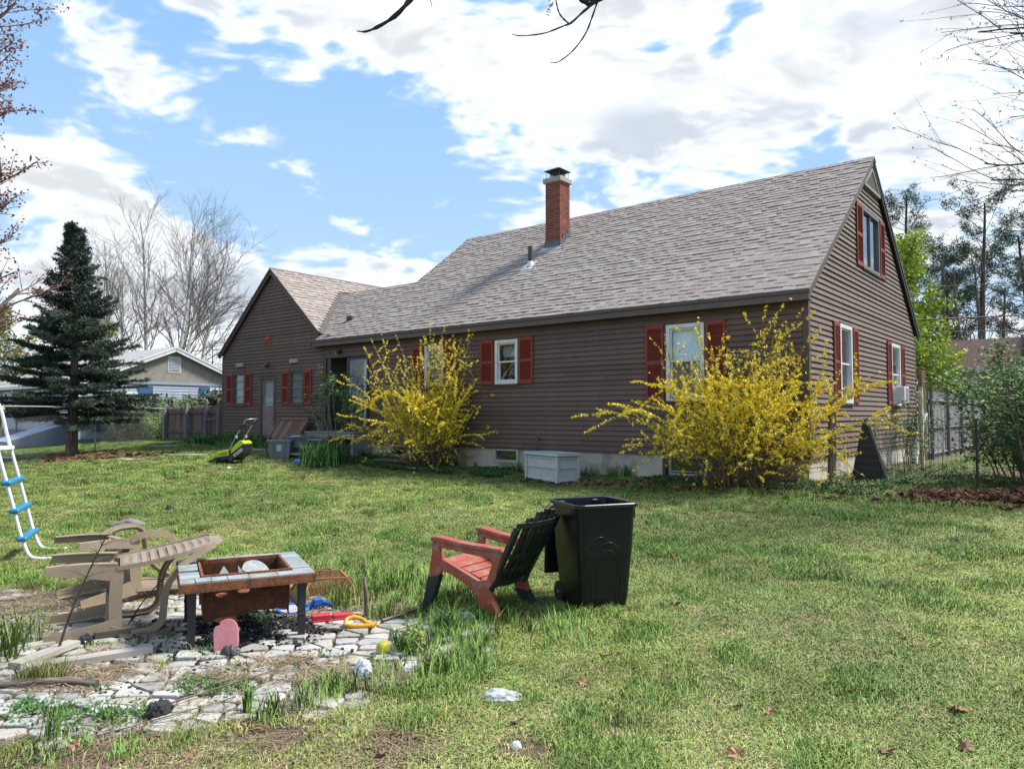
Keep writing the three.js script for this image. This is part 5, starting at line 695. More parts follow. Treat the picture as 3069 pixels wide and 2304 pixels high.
// ---- fallen leaves
{
  const r = mulberry(55), mk = (seed) => { const q = mulberry(seed), b = new B(), c = [.22, .125, .07], out = []; for (let k = 0; k < 22; k++) { const a = k / 22 * 6.283, R = .055 * (.5 + .5 * Math.abs(Math.cos(a * .5))) * (k % 3 ? 1 : .62) + .012; out.push(V(Math.cos(a) * R * 1.25, .018 * Math.sin(a * 2 + q() * 3) + .02 * Math.abs(Math.sin(a)), Math.sin(a) * R * .8)); } for (let k = 0; k < 22; k++) b.tri(V(0, .004, 0), out[(k + 1) % 22], out[k], vary(c, q, .12)); return b.geo(); }, gs = [1, 2, 3, 4].map(mk), ms = [[1, 1, 1], [.75, .7, .66], [1.35, 1.25, 1.2]].map((c) => vcolM({ color: rgb(...c), roughness: .8 }));
  const spots = [[.85, 4.35], [1.22, 4.05], [1.36, 3.98], [.02, 3.85], [-.28, 4.3], [.42, 4.42], [.62, 4.9], [1.9, 4.2], [2.35, 3.95], [2.15, 3.55], [1.75, 3.52], [1.05, 3.5], [2.62, 5.0], [1.3, 5.9], [2.2, 5.5], [2.9, 6.6], [3.1, 7.2], [1.6, 7.4], [3.6, 8.1], [2.7, 8.7], [.9, 9.5], [4.3, 7.3], [1.9, 10.4], [3.5, 10.2], [-.3, 11.3], [-2.9, 6.6], [-3.4, 6.35], [-2.7, 5.6], [-3.1, 3.75], [-2.1, 3.6], [-1.5, 3.5], [-.6, 3.5], [4.9, 8.8], [5.2, 9.6], [.3, 6.6], [-1.2, 6.6], [-3.9, 9.4], [-2.2, 9.2], [1.2, 12.3], [2.5, 11.7]];
  spots.forEach(([x, d], i) => { const o = one(numbered('fallen_leaf'), gs[i % 4], ms[i % 3], scene); o.position.set(...P(x, d, .025)); o.rotation.set((r() - .5) * 1.1, r() * 6.28, (r() - .5) * 1.1); o.scale.setScalar(.42 + r() * .38); tag(o, 'single dry brown leaf lying in the lawn grass', 'leaf', 'dry leaves fallen on the lawn'); });
  const pile = []; for (let i = 0; i < 900; i++) { const k = r(), x = lerp(5.7, 8.6, k) + (r() - .5) * .5, d = lerp(10.35, 9.4, k) + (r() - .5) * .75 * (1 - Math.abs(k - .5) * .6); pile.push([x, hgt(x, -d) + .015 + r() * .09 * (1 - Math.abs(d - lerp(10.35, 9.4, k)) * 1.8), -d, .9 + r() * .8, 1, vary([.95, .85, .8], r, .35), r() * 6.28, (r() - .5) * 1.4, (r() - .5) * 1.2]); }
  for (let i = 0; i < 260; i++) { const t = lerp(-3.5, 5, r()), g = Hg(t, -.9 - r() * .7); pile.push([g[0], g[1] + .03, g[2], .7 + r() * .6, 1, vary([.75, .62, .55], r, .35), r() * 6.28, (r() - .5), (r() - .5)]); }
  for (let i = 0; i < 420; i++) { const [a, b, q] = [[-10.9, 20.0, 1.7], [-13.0, 20.8, 1.8], [-12.3, 21.6, 1.3]][i % 3], x = a + (r() - .5) * 2 * q, d = b + (r() - .5) * .9; pile.push([x, hgt(x, -d) + .03, -d, .8 + r() * .7, .8, vary([.7, .55, .5], r, .4), r() * 6.28, (r() - .5), (r() - .5)]); }
  scatter('leaf_litter', gs, pile, 'heap of dry brown leaves raked under the shrubs and along the beds', 'leaves', ms[0]);
}
// ================================================================ things beside the house
const oldWood = mat([.30, .285, .26], { map: rep(TX.wood, .8), roughness: .95, bumpMap: rep(TX.wood, .8), bumpScale: .004 }), rotWood = mat([.20, .115, .075], { map: rep(TX.woodV, .9), roughness: .95, bumpMap: rep(TX.woodV, .9), bumpScale: .006 });
const atHouse = (name, label, cat, t, s, y = 0, ry = 0) => { const p = Hw(t, y, s); return thing(name, label, cat, [p.x, y, p.z], TH + ry); };
{ // wooden landing and steps
  const d = atHouse('wooden_steps', 'weathered grey wooden landing and steps below the sliding door', 'steps', 0, 0); d.position.copy(Hw(0, 0, 0));
  for (let k = 0; k < 4; k++) one('board', uvm(rbox(10.9, 12.95, 1.135, 1.17, -.19 - k * .165, -.035 - k * .165, .005, 1)), oldWood, d);
  mesh('frame', [box(10.92, 12.93, 1.0, 1.13, -.66, -.62), box(10.92, 10.96, .4, 1.13, -.62, -.05), box(12.89, 12.93, .4, 1.13, -.62, -.05), box(10.92, 11.0, .3, 1.0, -.66, -.6)], oldWood, d);
  [[.985, -.72, -1.0], [.81, -1.02, -1.30], [.64, -1.32, -1.62]].forEach(([y, a, b], i) => one('tread', uvm(rbox(11.75 + i * .02, 12.95 + i * .03, y - .04, y, b, a, .006, 1)), oldWood, d));
  for (const x of [11.8, 12.85]) mesh('stringer', [bar([x, 1.0, -.66], [x, .5, -1.6], .04, .16, [0, 1, 0]), box(x - .02, x + .02, .3, .95, -.98, -.9)], darkWood, d);
}
{ // timber edging and boards on the ground
  const ed = (label, a, b, w, h, m, up = 0) => plank(label, a, b, w, h, up, m);
  ed('long pale timber edging before the wing of the house', [-7.35, 20.3], [-4.75, 18.8], .09, .1, weath); ed('low timber edging board under the left yellow shrub', [-3.55, 17.55], [-1.55, 15.95], .1, .07, weath); ed('broad brown board lying under the left yellow shrub', [-3.25, 18.1], [-2.35, 17.6], .45, .05, mat([.22, .16, .125], { map: TX.wood, roughness: .9 }), .05);
  const slabs = (label, x, d, w, l, c, ry) => { const o = mesh('stone_slab', [prof(smooth2([[-w, 0], [-w * .6, l * .6], [0, l], [w * .7, l * .7], [w, 0], [w * .6, -l * .8], [-w * .3, -l], [-w, 0]]), [], .03, .008).rotateX(-Math.PI / 2)], mat(c, { map: TX.concrete, roughness: .95 })); o.position.set(...P(x, d, .025)); o.rotation.y = ry; tag(o, label, 'stone'); };
  slabs('flat pale stone slab in the lawn left of the mower', -8.5, 19.3, .5, .16, [.62, .52, .45], .15); slabs('narrow pinkish stone strip in the lawn before the picket fence', -10.3, 22.2, .55, .12, [.55, .42, .34], .3); slabs('small flat pale stone at the edge of the mulch bed', -10.0, 19.05, .2, .12, [.6, .55, .48], 0);
}
{ // plank door leaning on the wall
  const d = atHouse('plank_hatch', 'old plank hatch door leaning against the brown wall', 'hatch', 14.1, -.12, .62); const r = mulberry(4), g = new THREE.Group();
  d.rotation.order = 'YXZ'; d.rotation.x = .62; d.position.y = .74; d.position.copy(Hw(14.05, .72, -.78));
  const rm = [[.20, .115, .075], [.25, .16, .105], [.15, .085, .06], [.29, .21, .15]].map((c) => mat(c, { map: rep(TX.woodV, .9), roughness: .95, bumpMap: rep(TX.woodV, .9), bumpScale: .006 }));
  for (let k = 0; k < 6; k++) one('plank', uvm(rbox(-.62 + k * .208, -.42 + k * .208, -.05 * r(), .92 + .03 * r(), 0, .03, .004, 1)), rm[Math.floor(r() * 4)], d);
  mesh('frame_bar', [box(-.66, .66, .90, .98, -.03, .05), box(.63, .70, -.05, .92, -.02, .07), box(-.70, -.63, -.4, .92, -.02, .07)], rotWood, d);
}
{ // grey totes
  const m = mat([.165, .185, .215], { roughness: .5, map: TX.mottle }), tub = (label, x, d, ry, h, tilt) => {
    const t = thing('storage_tote', label, 'storage tote', P(x, d), ry, 'grey plastic totes by the steps'); t.rotation.order = 'YXZ'; t.rotation.x = tilt;
    const W = .24, D = .19, k = 1.16, wall = (s) => hexa(s); const c = (x2, z2, y) => [x2 * (y ? k : 1), y, z2 * (y ? k : 1)];
    mesh('tub', [hexa([c(-W, -D, 0), c(W, -D, 0), c(W, -D, h), c(-W, -D, h), c(-W, -D + .01, 0), c(W, -D + .01, 0), c(W, -D + .01, h), c(-W, -D + .01, h)]), hexa([c(-W, D - .01, 0), c(W, D - .01, 0), c(W, D - .01, h), c(-W, D - .01, h), c(-W, D, 0), c(W, D, 0), c(W, D, h), c(-W, D, h)]), hexa([c(-W, -D, 0), c(-W + .01, -D, 0), c(-W + .01, -D, h), c(-W, -D, h), c(-W, D, 0), c(-W + .01, D, 0), c(-W + .01, D, h), c(-W, D, h)]), hexa([c(W - .01, -D, 0), c(W, -D, 0), c(W, -D, h), c(W - .01, -D, h), c(W - .01, D, 0), c(W, D, 0), c(W, D, h), c(W - .01, D, h)]), box(-W, W, 0, .01, -D, D)], m, t);
    const a = W * k, b = D * k; mesh('rim', [rbox(-a - .025, a + .025, h - .03, h + .008, -b - .025, -b, .006), rbox(-a - .025, a + .025, h - .03, h + .008, b, b + .025, .006), rbox(-a - .025, -a, h - .03, h + .008, -b, b, .006), rbox(a, a + .025, h - .03, h + .008, -b, b, .006)], m, t);
    for (const s of [-1, 1]) mesh('moulded_rib', [hexa([[s * .12 - .012, .02, D + .002], [s * .12 + .012, .02, D + .002], [s * .15 + .012, h - .05, D * 1.14 + .004], [s * .15 - .012, h - .05, D * 1.14 + .004], [s * .12 - .012, .02, D + .016], [s * .12 + .012, .02, D + .016], [s * .15 + .012, h - .05, D * 1.14 + .016], [s * .15 - .012, h - .05, D * 1.14 + .016]])], mat([.10, .115, .14], { roughness: .5 }), t);
    return t;
  };
  const t1 = tub('nearer grey plastic tote with a white sticker, upright on the lawn', -5.86, 18.7, .12, .46, 0);
  const st = mesh('sticker', [box(-.055, .055, .20, .34, .224, .227).rotateX(0)], mat([.66, .67, .68], { roughness: .6 }), t1); mesh('sticker_print', [0, 1, 2, 3].flatMap((k) => [box(-.045, -.008, .215 + k * .03, .232 + k * .03, .2275, .2285), box(.008, .045, .215 + k * .03, .232 + k * .03, .2275, .2285)]), mat([.2, .2, .21], { roughness: .6 }), st);
  tub('open grey plastic tote tilted behind the nearer tote', -5.62, 19.35, .5, .5, .12);
  crumple('plastic_bag', 'pale bag stuffed into the open grey tote', 'plastic bag', -5.66, 19.3, .2, .14, .12, mat([.5, .55, .6], { roughness: .5, map: TX.mottle }), 41, .36);
  crumple('tarp', 'crumpled blue and grey tarp lying by the daylily clump', 'tarp', -4.95, 17.9, .3, .13, .2, mat([.30, .36, .46], { roughness: .5, map: TX.mottle }), 43); crumple('tarp', 'small bright blue tarp scrap beside the larger tarp', 'tarp', -5.18, 17.85, .12, .09, .12, mat([.05, .14, .45], { roughness: .5 }), 47);
  crumple('red_scrap', 'red plastic scrap before the nearer grey tote', 'plastic scrap', -5.73, 18.3, .1, .04, .05, mat([.5, .03, .04], { roughness: .5 }), 53);
  crumple('paper_scrap', 'pale paper scrap on the lawn beside the mower', 'paper scrap', -6.55, 17.1, .09, .05, .06, mat([.6, .6, .5], { roughness: .8 }), 59);
}
{ // lawn mower, front to the left
  const lime = mat([.50, .62, .02], { roughness: .38, map: TX.mottle }), blk = mat([.012, .012, .014], { roughness: .5, map: TX.mottle }), gry = mat([.10, .105, .11], { roughness: .5 }), sil = mat([.5, .5, .5], { metalness: .7, roughness: .35 });
  const m = thing('lawn_mower', 'lime green and black electric lawn mower with grass bag', 'lawn mower', P(-6.88, 18.0), Math.atan2(.36, -1)); m.rotation.order = 'YXZ'; m.rotation.z = -.10; m.position.y += .015; m.scale.setScalar(.9);
  // local: +x to the front, z across
  mesh('deck', [prof(smooth2([[-.18, .10], [.18, .06], [.46, .05], [.52, .10], [.48, .17], [.40, .20], [.1, .19], [-.2, .2], [-.22, .14], [-.18, .10]]), [], .36, .015)], blk, m);
  mesh('hood', [prof(smooth2([[-.16, .20], [.12, .19], [.30, .18], [.33, .22], [.26, .28], [.10, .31], [-.08, .32], [-.16, .29], [-.17, .22], [-.16, .20]]), [], .38, .02)], lime, m);
  mesh('nose', [prof(smooth2([[.34, .14], [.50, .12], [.49, .18], [.40, .215], [.33, .20], [.34, .14]]), [], .37, .015)], lime, m);
  mesh('hood_stripe', [box(-.1, .14, .245, .265, .208, .215), box(-.1, .14, .245, .265, -.215, -.208), box(-.06, .1, .318, .33, -.07, .07), rbox(-.20, -.17, .06, .34, -.215, .215, .01)], blk, m); mesh('side_trim', [box(-.1, .22, .212, .228, .208, .214), box(-.1, .22, .212, .228, -.214, -.208)], gry, m);
  mesh('grass_bag', [prof([[-.20, .12], [-.28, .06], [-.60, .20], [-.62, .44], [-.36, .30], [-.2, .2]], [], .32, .015)], blk, m);
  mesh('bag_cover', [prof(smooth2([[-.2, .21], [-.36, .31], [-.61, .445], [-.60, .50], [-.54, .53], [-.44, .50], [-.28, .38], [-.17, .30], [-.2, .21]]), [], .30, .02)], lime, m); mesh('bag_window', [prof([[-.25, .335], [-.42, .455], [-.40, .475], [-.23, .355]], [], .31, .008)], blk, m);
  for (const s of [-1, 1]) {
    for (const [x, R] of [[-.235, .10], [.27, .085]]) { const w = mesh('wheel', [new THREE.TorusGeometry(R * .75, R * .25, 10, 28).translate(x, R, s * .225), new THREE.CylinderGeometry(R * .75, R * .75, .03, 24).rotateX(Math.PI / 2).translate(x, R, s * .22)], blk, m); mesh('rim', [new THREE.TorusGeometry(R * .42, R * .06, 6, 20).translate(x, R, s * .238), new THREE.CylinderGeometry(R * .15, R * .15, .04, 12).rotateX(Math.PI / 2).translate(x, R, s * .232)], gry, w); }
    mesh('handle_tube', [pipe([[-.10, .24, s * .17], [-.42, .66, s * .19], [-.72, 1.0, s * .19]], .0115, 14, 8)], sil, m);
    mesh('clamp', [rbox(-.46, -.40, .62, .70, s * .19 - .02, s * .19 + .02, .01)], mat([.5, .5, .52], { roughness: .4 }), m);
  }
  mesh('handle_bar', [pipe([[-.72, 1.0, -.19], [-.78, 1.08, -.185], [-.86, 1.09, -.15], [-.87, 1.09, .15], [-.78, 1.08, .185], [-.72, 1.0, .19]], .0125, 30, 8)], sil, m); mesh('bail', [pipe([[-.70, .98, -.17], [-.80, 1.0, -.13], [-.80, 1.0, .13], [-.70, .98, .17]], .012, 20, 8), rbox(-.74, -.58, .84, .98, -.24, -.15, .02), rbox(-.75, -.68, .95, 1.0, .17, .22, .01)], blk, m); mesh('cross_bar', [pipe([[-.43, .66, -.19], [-.43, .66, .19]], .008, 0, 8)], blk, m); mesh('cable', [pipe([[-.62, .86, -.19], [-.5, .6, -.1], [-.3, .5, 0], [-.16, .3, 0]], .005, 16, 6)], blk, m);
  const font = await new FontLoader().loadAsync('fonts/droid/droid_sans_bold.typeface.json'), tg = new TextGeometry('RYOBI', { font, size: .085, depth: .002, curveSegments: 3 }); tg.computeBoundingBox(); tg.translate(-tg.boundingBox.max.x / 2, 0, 0); tg.rotateZ(.50);
  const l1 = mesh('lettering', [tg.clone().rotateY(Math.PI).translate(-.46, .20, -.1765)], mat([.75, .75, .75], { roughness: .6 }), m); mesh('lettering', [tg.clone().scale(1, 1, 1).rotateZ(-1.0).translate(-.46, .24, .1755)], l1.material, m);
}
{ // white deck box
  const b = thing('deck_box', 'white plastic deck box with panelled sides beside the foundation', 'deck box', P(.76, 14.15), Math.atan2(.5, .86) + 0), m = mat([.50, .52, .55], { roughness: .45, map: rep(TX.mottle, 1.5) });
  // local x = short side to the right and back, local z towards the camera along the long side
  const X = .235, Z = .54, h = .50; mesh('body', [box(-X + .01, X - .01, .03, h, -Z + .01, Z - .01)], m, b);
  for (const [x, z] of [[-1, -1], [1, -1], [-1, 1], [1, 1]]) mesh('corner_post', [rbox(x * X - .03, x * X + .03, 0, h, z * Z - .03, z * Z + .03, .01)], m, b);
  for (const [y0, y1] of [[.455, .495], [.275, .315], [.04, .085]]) mesh('band', [rbox(-X + .028, X - .028, y0, y1, Z - .012, Z + .012, .005), rbox(-X + .028, X - .028, y0, y1, -Z - .012, -Z + .012, .005), rbox(-X - .012, -X + .012, y0, y1, -Z + .028, Z - .028, .005), rbox(X - .012, X + .012, y0, y1, -Z + .028, Z - .028, .005)], m, b);
  const L = mesh('lid', [rbox(-X - .05, X + .05, h + .004, h + .05, -Z - .05, Z + .05, .015)], m, b); mesh('lid_rim', [rbox(-X - .045, X + .045, h + .05, h + .065, Z - .0, Z + .045, .007), rbox(-X - .045, X + .045, h + .05, h + .065, -Z - .045, -Z, .007), rbox(-X - .045, -X, h + .05, h + .065, -Z, Z, .007), rbox(X, X + .045, h + .05, h + .065, -Z, Z, .007)], m, L);
}
// ---- fences, posts
const mossWood = mat([.26, .205, .165], { map: rep(TX.woodV, 1.1), roughness: .95, bumpMap: rep(TX.woodV, 1.1), bumpScale: .004 }), greyW = [[.185, .182, .20], [.205, .202, .218], [.165, .162, .178], [.22, .214, .225]].map((c) => mat(c, { map: rep(TX.woodV, 1.1), roughness: .95, bumpMap: rep(TX.woodV, 1.1), bumpScale: .004 })), brownW = [[.185, .125, .115], [.21, .15, .14], [.15, .10, .095], [.24, .19, .175]].map((c) => mat(c, { map: rep(TX.woodV, 1.1), roughness: .95, bumpMap: rep(TX.woodV, 1.1), bumpScale: .004 }));
const picketG = (w, h, pt) => uvm(prof([[-w / 2, 0], [w / 2, 0], [w / 2, h - pt], [w * .28, h - pt * .35], [0, h], [-w * .28, h - pt * .35], [-w / 2, h - pt]], [], .014, .002));
{ // brown stockade fence by the wing
  const f = atHouse('picket_fence', 'weathered brown stockade fence joined to the house wing', 'fence', 0, 0); f.position.copy(Hw(0, 0, 0)); const r = mulberry(61), g = picketG(.085, 1.12, .06);
  for (let t = 18.42; t < 22.1; t += .092) { const o = one('picket', g, brownW[Math.floor(r() * 4)], f); o.position.set(t, .80 - .012 * (t - 18.4) + (r() - .5) * .03, .06); o.rotation.z = (r() - .5) * .02; }
  mesh('rail', [box(18.4, 22.1, 1.0, 1.08, .0, .045), box(18.4, 22.1, 1.66, 1.74, .0, .045)], brownW[0], f);
  for (const [t, w, m2, lean] of [[22.1, .13, greyW[1], 0], [20.55, .10, greyW[3], .01], [19.3, .09, greyW[1], .045], [18.5, .07, greyW[3], .03]]) { const o = mesh('post', [rbox(-w / 2, w / 2, -.35, 1.25, -.1, -.01, .008)], m2, f); o.position.set(t, .78, 0); o.rotation.z = lean; }
  mesh('brace', [bar([19.3, 1.42, -.07], [18.55, 1.52, -.07], .03, .035, [0, 1, 0])], greyW[3], f);
}
{ // grey stockade fence behind the house
  const f = thing('stockade_fence', 'tall grey pointed picket fence behind the shrubs', 'fence', [10.45, 0, -18.5], TH - Math.PI / 2), r = mulberry(62), g = picketG(.128, 1.78, .13);   // local -x... runs along the side of the lot
  const dir = V(.6303, 0, -.7763); f.rotation.y = Math.atan2(.7763, .6303);
  for (let k = 0; k < 70; k++) { const o = one('picket', g, greyW[Math.floor(r() * 4)], f); o.position.set(.08 + k * .139, .45 + (r() - .5) * .02, 0); }
  for (const y of [.62, 1.28, 1.98]) mesh('rail', [pipe([[0, y, .035], [9.8, y, .035]], .028, 0, 8)], greyW[1], f); for (let k = 0; k < 5; k++) mesh('post', [cyl(.045, .045, 2.0, 10).translate(.05 + k * 2.4, .3, .075)], greyW[0], f);
}
function post(name, label, x, d, h, w, m, lean = 0, cat = 'post') { const o = mesh(name, [rbox(-w / 2, w / 2, -.3, h, -w / 3, w / 3, .008)], m); o.position.set(...P(x, d)); o.rotation.set(0, .3, lean, 'YXZ'); return tag(o, label, cat); }
post('fence_post', 'grey split wooden post standing in the right yellow shrub', 4.97, 11.5, 1.5, .105, mat([.155, .125, .115], { map: rep(TX.woodV, 1), roughness: .95, bumpMap: rep(TX.woodV, 1), bumpScale: .005 }), -.03);
post('fence_post', 'brown wooden post at the near end of the grey stockade fence', 10.1, 18.1, 2.2, .13, mat([.32, .235, .16], { map: rep(TX.woodV, 1), roughness: .95 }));
stick('birch_log', 'white birch log leaning beside the brown fence post', [[9.25, .0, 17.0], [9.42, .55, 17.1], [9.62, 1.15, 17.2]], .07, .06, [1, 1, 1], 'log').material = mat([1, 1, 1], { map: rep(TX.birch, 2, 1), roughness: .8 });
stick('birch_log', 'upright lichen-covered pole at the rear corner of the house', [[9.3, .0, 16.75], [9.33, .9, 16.8], [9.36, 1.75, 16.85]], .055, .05, [.75, .7, .5], 'log');
stick('wood_pole', 'thick sawn wooden pole leaning at the end of the chain link fence', [[-13.3, .0, 18.9], [-12.85, .9, 18.4], [-12.36, 1.58, 17.85]], .075, .062, [.42, .33, .22], 'pole');
{ // leaning black panel with a wooden edge
  const o = thing('leaning_panel', 'black panel with a weathered board leaning against the gable wall', 'panel', P(6.02, 12.5), -.5); o.rotation.order = 'YXZ'; o.scale.x = .7;
  mesh('sheet', [prof([[-.38, 0], [.42, 0], [.40, .2], [.02, 1.02], [-.06, 1.06], [-.10, .98]], [], .02, .003)], mat([.012, .012, .014], { roughness: .4, map: TX.mottle }), o); const b = mesh('edge_board', [bar([.44, .0, .02], [.0, 1.08, .02], .09, .05, [1, 0, 0])], greyW[1], o);
}
function netting(label, name, a, b, y0, y1, st, sh, rad, diag, nm) {   // wire net between two ground points
  const n = thing(name, label, 'fence', [0, 0, 0]), g = new B(), A = V(a[0], 0, -a[1]), Bq = V(b[0], 0, -b[1]), L = A.distanceTo(Bq), at = (k, y) => { const p = A.clone().lerp(Bq, k / L); p.y = hgt(p.x, p.z) + y; return p; }, c = [1, 1, 1], wire = (p, q) => g.tube([p, q], [rad, rad], 3, c);
  if (diag) { for (let x = -(y1 - y0); x < L; x += st) for (const s of [0, 1]) { const xa = s ? x + (y1 - y0) : x, xb = s ? x : x + (y1 - y0); let k0 = 0, k1 = 1; const cut = (k) => xa + (xb - xa) * k; for (const lim of [0, L]) { const kk = (lim - xa) / (xb - xa); if (kk > 0 && kk < 1) { if (cut(0) < 0 || cut(0) > L) k0 = Math.max(k0, kk); else k1 = Math.min(k1, kk); } } if (cut((k0 + k1) / 2) < 0 || cut((k0 + k1) / 2) > L) continue; wire(at(cut(k0), lerp(y0, y1, k0)), at(cut(k1), lerp(y0, y1, k1))); } }
  else { for (let x = 0; x <= L; x += st) wire(at(x, y0), at(x, y1)); for (let y = y0; y <= y1; y += sh) for (let x = 0; x < L; x += .6) wire(at(x, y), at(Math.min(L, x + .6), y)); }
  const gg = g.geo(); gg.deleteAttribute('color'); mesh('wire_net', gg, nm, n); return [n, at, L];
}
{
  const wm = mat([.22, .23, .24], { metalness: .5, roughness: .5 }), [n, at, L] = netting('grey chain link fence between the two yards', 'chain_link_fence', [-12.7, 18.2], [-12.28, 26.0], .03, 1.26, .10, .1, .0022, true, wm);
  const rail = []; for (let k = 0; k <= 8; k++) { const p = at(L * k / 8, 0); rail.push([p.x, 1.82 + .01 * Math.sin(k), p.z]); } mesh('top_rail', [pipe(rail, .02, 24, 8)], mat([.42, .43, .44], { metalness: .5, roughness: .45 }), n);
  for (const k of [0, .5, 1]) { const p = at(L * k, 0); mesh('post', [cyl(k ? .025 : .04, k ? .025 : .04, 1.35 + (1.82 - 1.25 - p.y), 10).translate(p.x, p.y - .1, p.z)], galv, n); }
  const wm2 = mat([.035, .03, .028], { metalness: .3, roughness: .7 }), [n2, at2] = netting('rusty welded wire fence running from the grey post to the shrubs', 'wire_fence', [4.95, 11.4], [8.2, 8.75], .02, 1.05, .055, .11, .0016, false, wm2);
  for (const k of [1.9, 3.6]) { const p = at2(k, 0); mesh('post', [cyl(.018, .018, 1.2, 8).translate(p.x, p.y - .1, p.z)], wm2, n2); }
}
// ================================================================ shrubs and trees
function limb(b, p0, dir, len, r0, r1, seg, r, wob, grav, sides, c) {   // returns the points of a wandering limb
  const pts = [p0.clone()], d = dir.clone().normalize(), st = len / seg; let p = p0.clone();
  for (let i = 0; i < seg; i++) { d.addScaledVector(rand3(r), wob).add(V(0, grav, 0)).normalize(); p = p.clone().addScaledVector(d, st); pts.push(p); }
  b.tube(pts, pts.map((_, i) => lerp(r0, r1, i / seg)), sides, c); return pts;
}
const along = (pts, k) => { const f = clamp(k, 0, .9999) * (pts.length - 1), i = Math.floor(f); return pts[i].clone().lerp(pts[i + 1], f - i); };
const dirAt = (pts, k) => { const i = Math.min(pts.length - 2, Math.floor(clamp(k, 0, .999) * (pts.length - 1))); return V(0, 0, 0).subVectors(pts[i + 1], pts[i]).normalize(); };
const woodV = (c) => new THREE.MeshStandardMaterial({ color: rgb(...c), vertexColors: true, map: rep(TX.bark, 1.5), bumpMap: rep(TX.bark, 1.5), bumpScale: .01, roughness: .95 });
function plant(name, label, cat, x, d, group) { return thing(name, label, cat, P(x, d), 0, group); }
function forsythia(label, x, d, R, H, seed, lean) {
  const t = plant('forsythia_shrub', label, 'shrub', x, d, 'yellow flowering shrubs against the house'), r = mulberry(seed), w = new B(), f = new B(), lf = new B();
  const Yc = [[.94, .74, .02], [.95, .80, .03], [.92, .66, .015], [.95, .85, .10]];
  const bloom = (p, n) => { for (let i = 0; i < n; i++) { const c = vary(Yc[Math.floor(r() * 4)], r, .15), o = rand3(r), q = p.clone().addScaledVector(o, .018), s = rand3(r), L = .019 + r() * .015; s.addScaledVector(o, -s.dot(o)).normalize(); const u = V(0, 0, 0).crossVectors(o, s); for (const e of [s, u]) { const dd = e.clone().multiplyScalar(.9).addScaledVector(o, .35).normalize(); f.leaf(q.clone().addScaledVector(dd, -L), dd, V(0, 0, 0).crossVectors(dd, o).normalize(), L * 2, L * .62, c); } } };
  const dress = (pts, k0, k1, dens, L) => { const n = Math.floor(L * (k1 - k0) * dens); for (let i = 0; i < n; i++) { const k = lerp(k0, k1, (i + r()) / n); const gap = fbm(k * 9 + seed + i * .0, pts[0].x * 40, 2); const pp = along(pts, k), zone = pp.y < .55 ? .4 : pp.y < 1.15 ? .8 : pp.y < 1.75 ? 1 : .5; if (gap < .36 || r() > zone) continue; bloom(pp, 1 + Math.floor(r() * (zone > .9 ? 3 : 1.8))); if (r() < .55) { const o = rand3(r); lf.leaf(along(pts, k), o, V(0, 0, 0).crossVectors(o, V(.3, 1, .2)).normalize(), .035 + r() * .025, .014, vary([.20, .27, .04], r, .25)); } } };
  const wc = [.22, .165, .095];
  for (let i = 0; i < 84; i++) {
    const a = r() * 6.283, out = Math.pow(r(), .55), b0 = V(Math.cos(a) * .55 * Math.sqrt(r()), -.03, Math.sin(a) * .4 * Math.sqrt(r())), dir = V(Math.cos(a) * out * R * .52 + lean[0], H * (1.1 - .5 * out * out), Math.sin(a) * out * R * .42 + lean[1]);
    const L = Math.min(dir.length() * (.7 + .5 * r()), H * 1.12), pts = limb(w, b0, dir, L, .011, .0035, 12, r, .10, .02 - .115 * out, 4, vary(wc, r, .25));
    dress(pts, .28 + .16 * r(), 1, 50, L);
    const nk = 6 + Math.floor(r() * 5); for (let k = 0; k < nk; k++) { const q = .15 + .75 * r(), p = along(pts, q), dd = dirAt(pts, q).multiplyScalar(.7).addScaledVector(rand3(r), .9).add(V(0, .05, 0)); const l2 = .3 + r() * .65, p2 = limb(w, p, dd, l2, .005, .002, 6, r, .2, -.03, 3, vary(wc, r, .25)); dress(p2, .05, 1, 54, l2); }
  }
  for (let i = 0; i < 130; i++) { const a = r() * 6.283, o = V(Math.cos(a) * (.4 + r()), .25 + r() * 1.1, Math.sin(a) * (.4 + r())); limb(w, V(Math.cos(a) * .3 * r(), 0, Math.sin(a) * .25 * r()), o, .5 + r() * .9, .008, .003, 6, r, .14, -.03, 3, vary(wc, r, .3)); }
  mesh('branches', w.geo(), woodV([1, 1, 1]), t); mesh('blossoms', f.geo(), leafM, t).userData.kind = 'stuff'; mesh('leaves', lf.geo(), leafM, t).userData.kind = 'stuff'; return t;
}
forsythia('yellow flowering forsythia shrub before the small white-framed windows', -1.85, 17.0, 2.5, 3.0, 401, [0, .12]);
forsythia('yellow flowering forsythia shrub at the near corner of the house', 3.75, 12.1, 2.4, 2.55, 407, [.1, .1]);
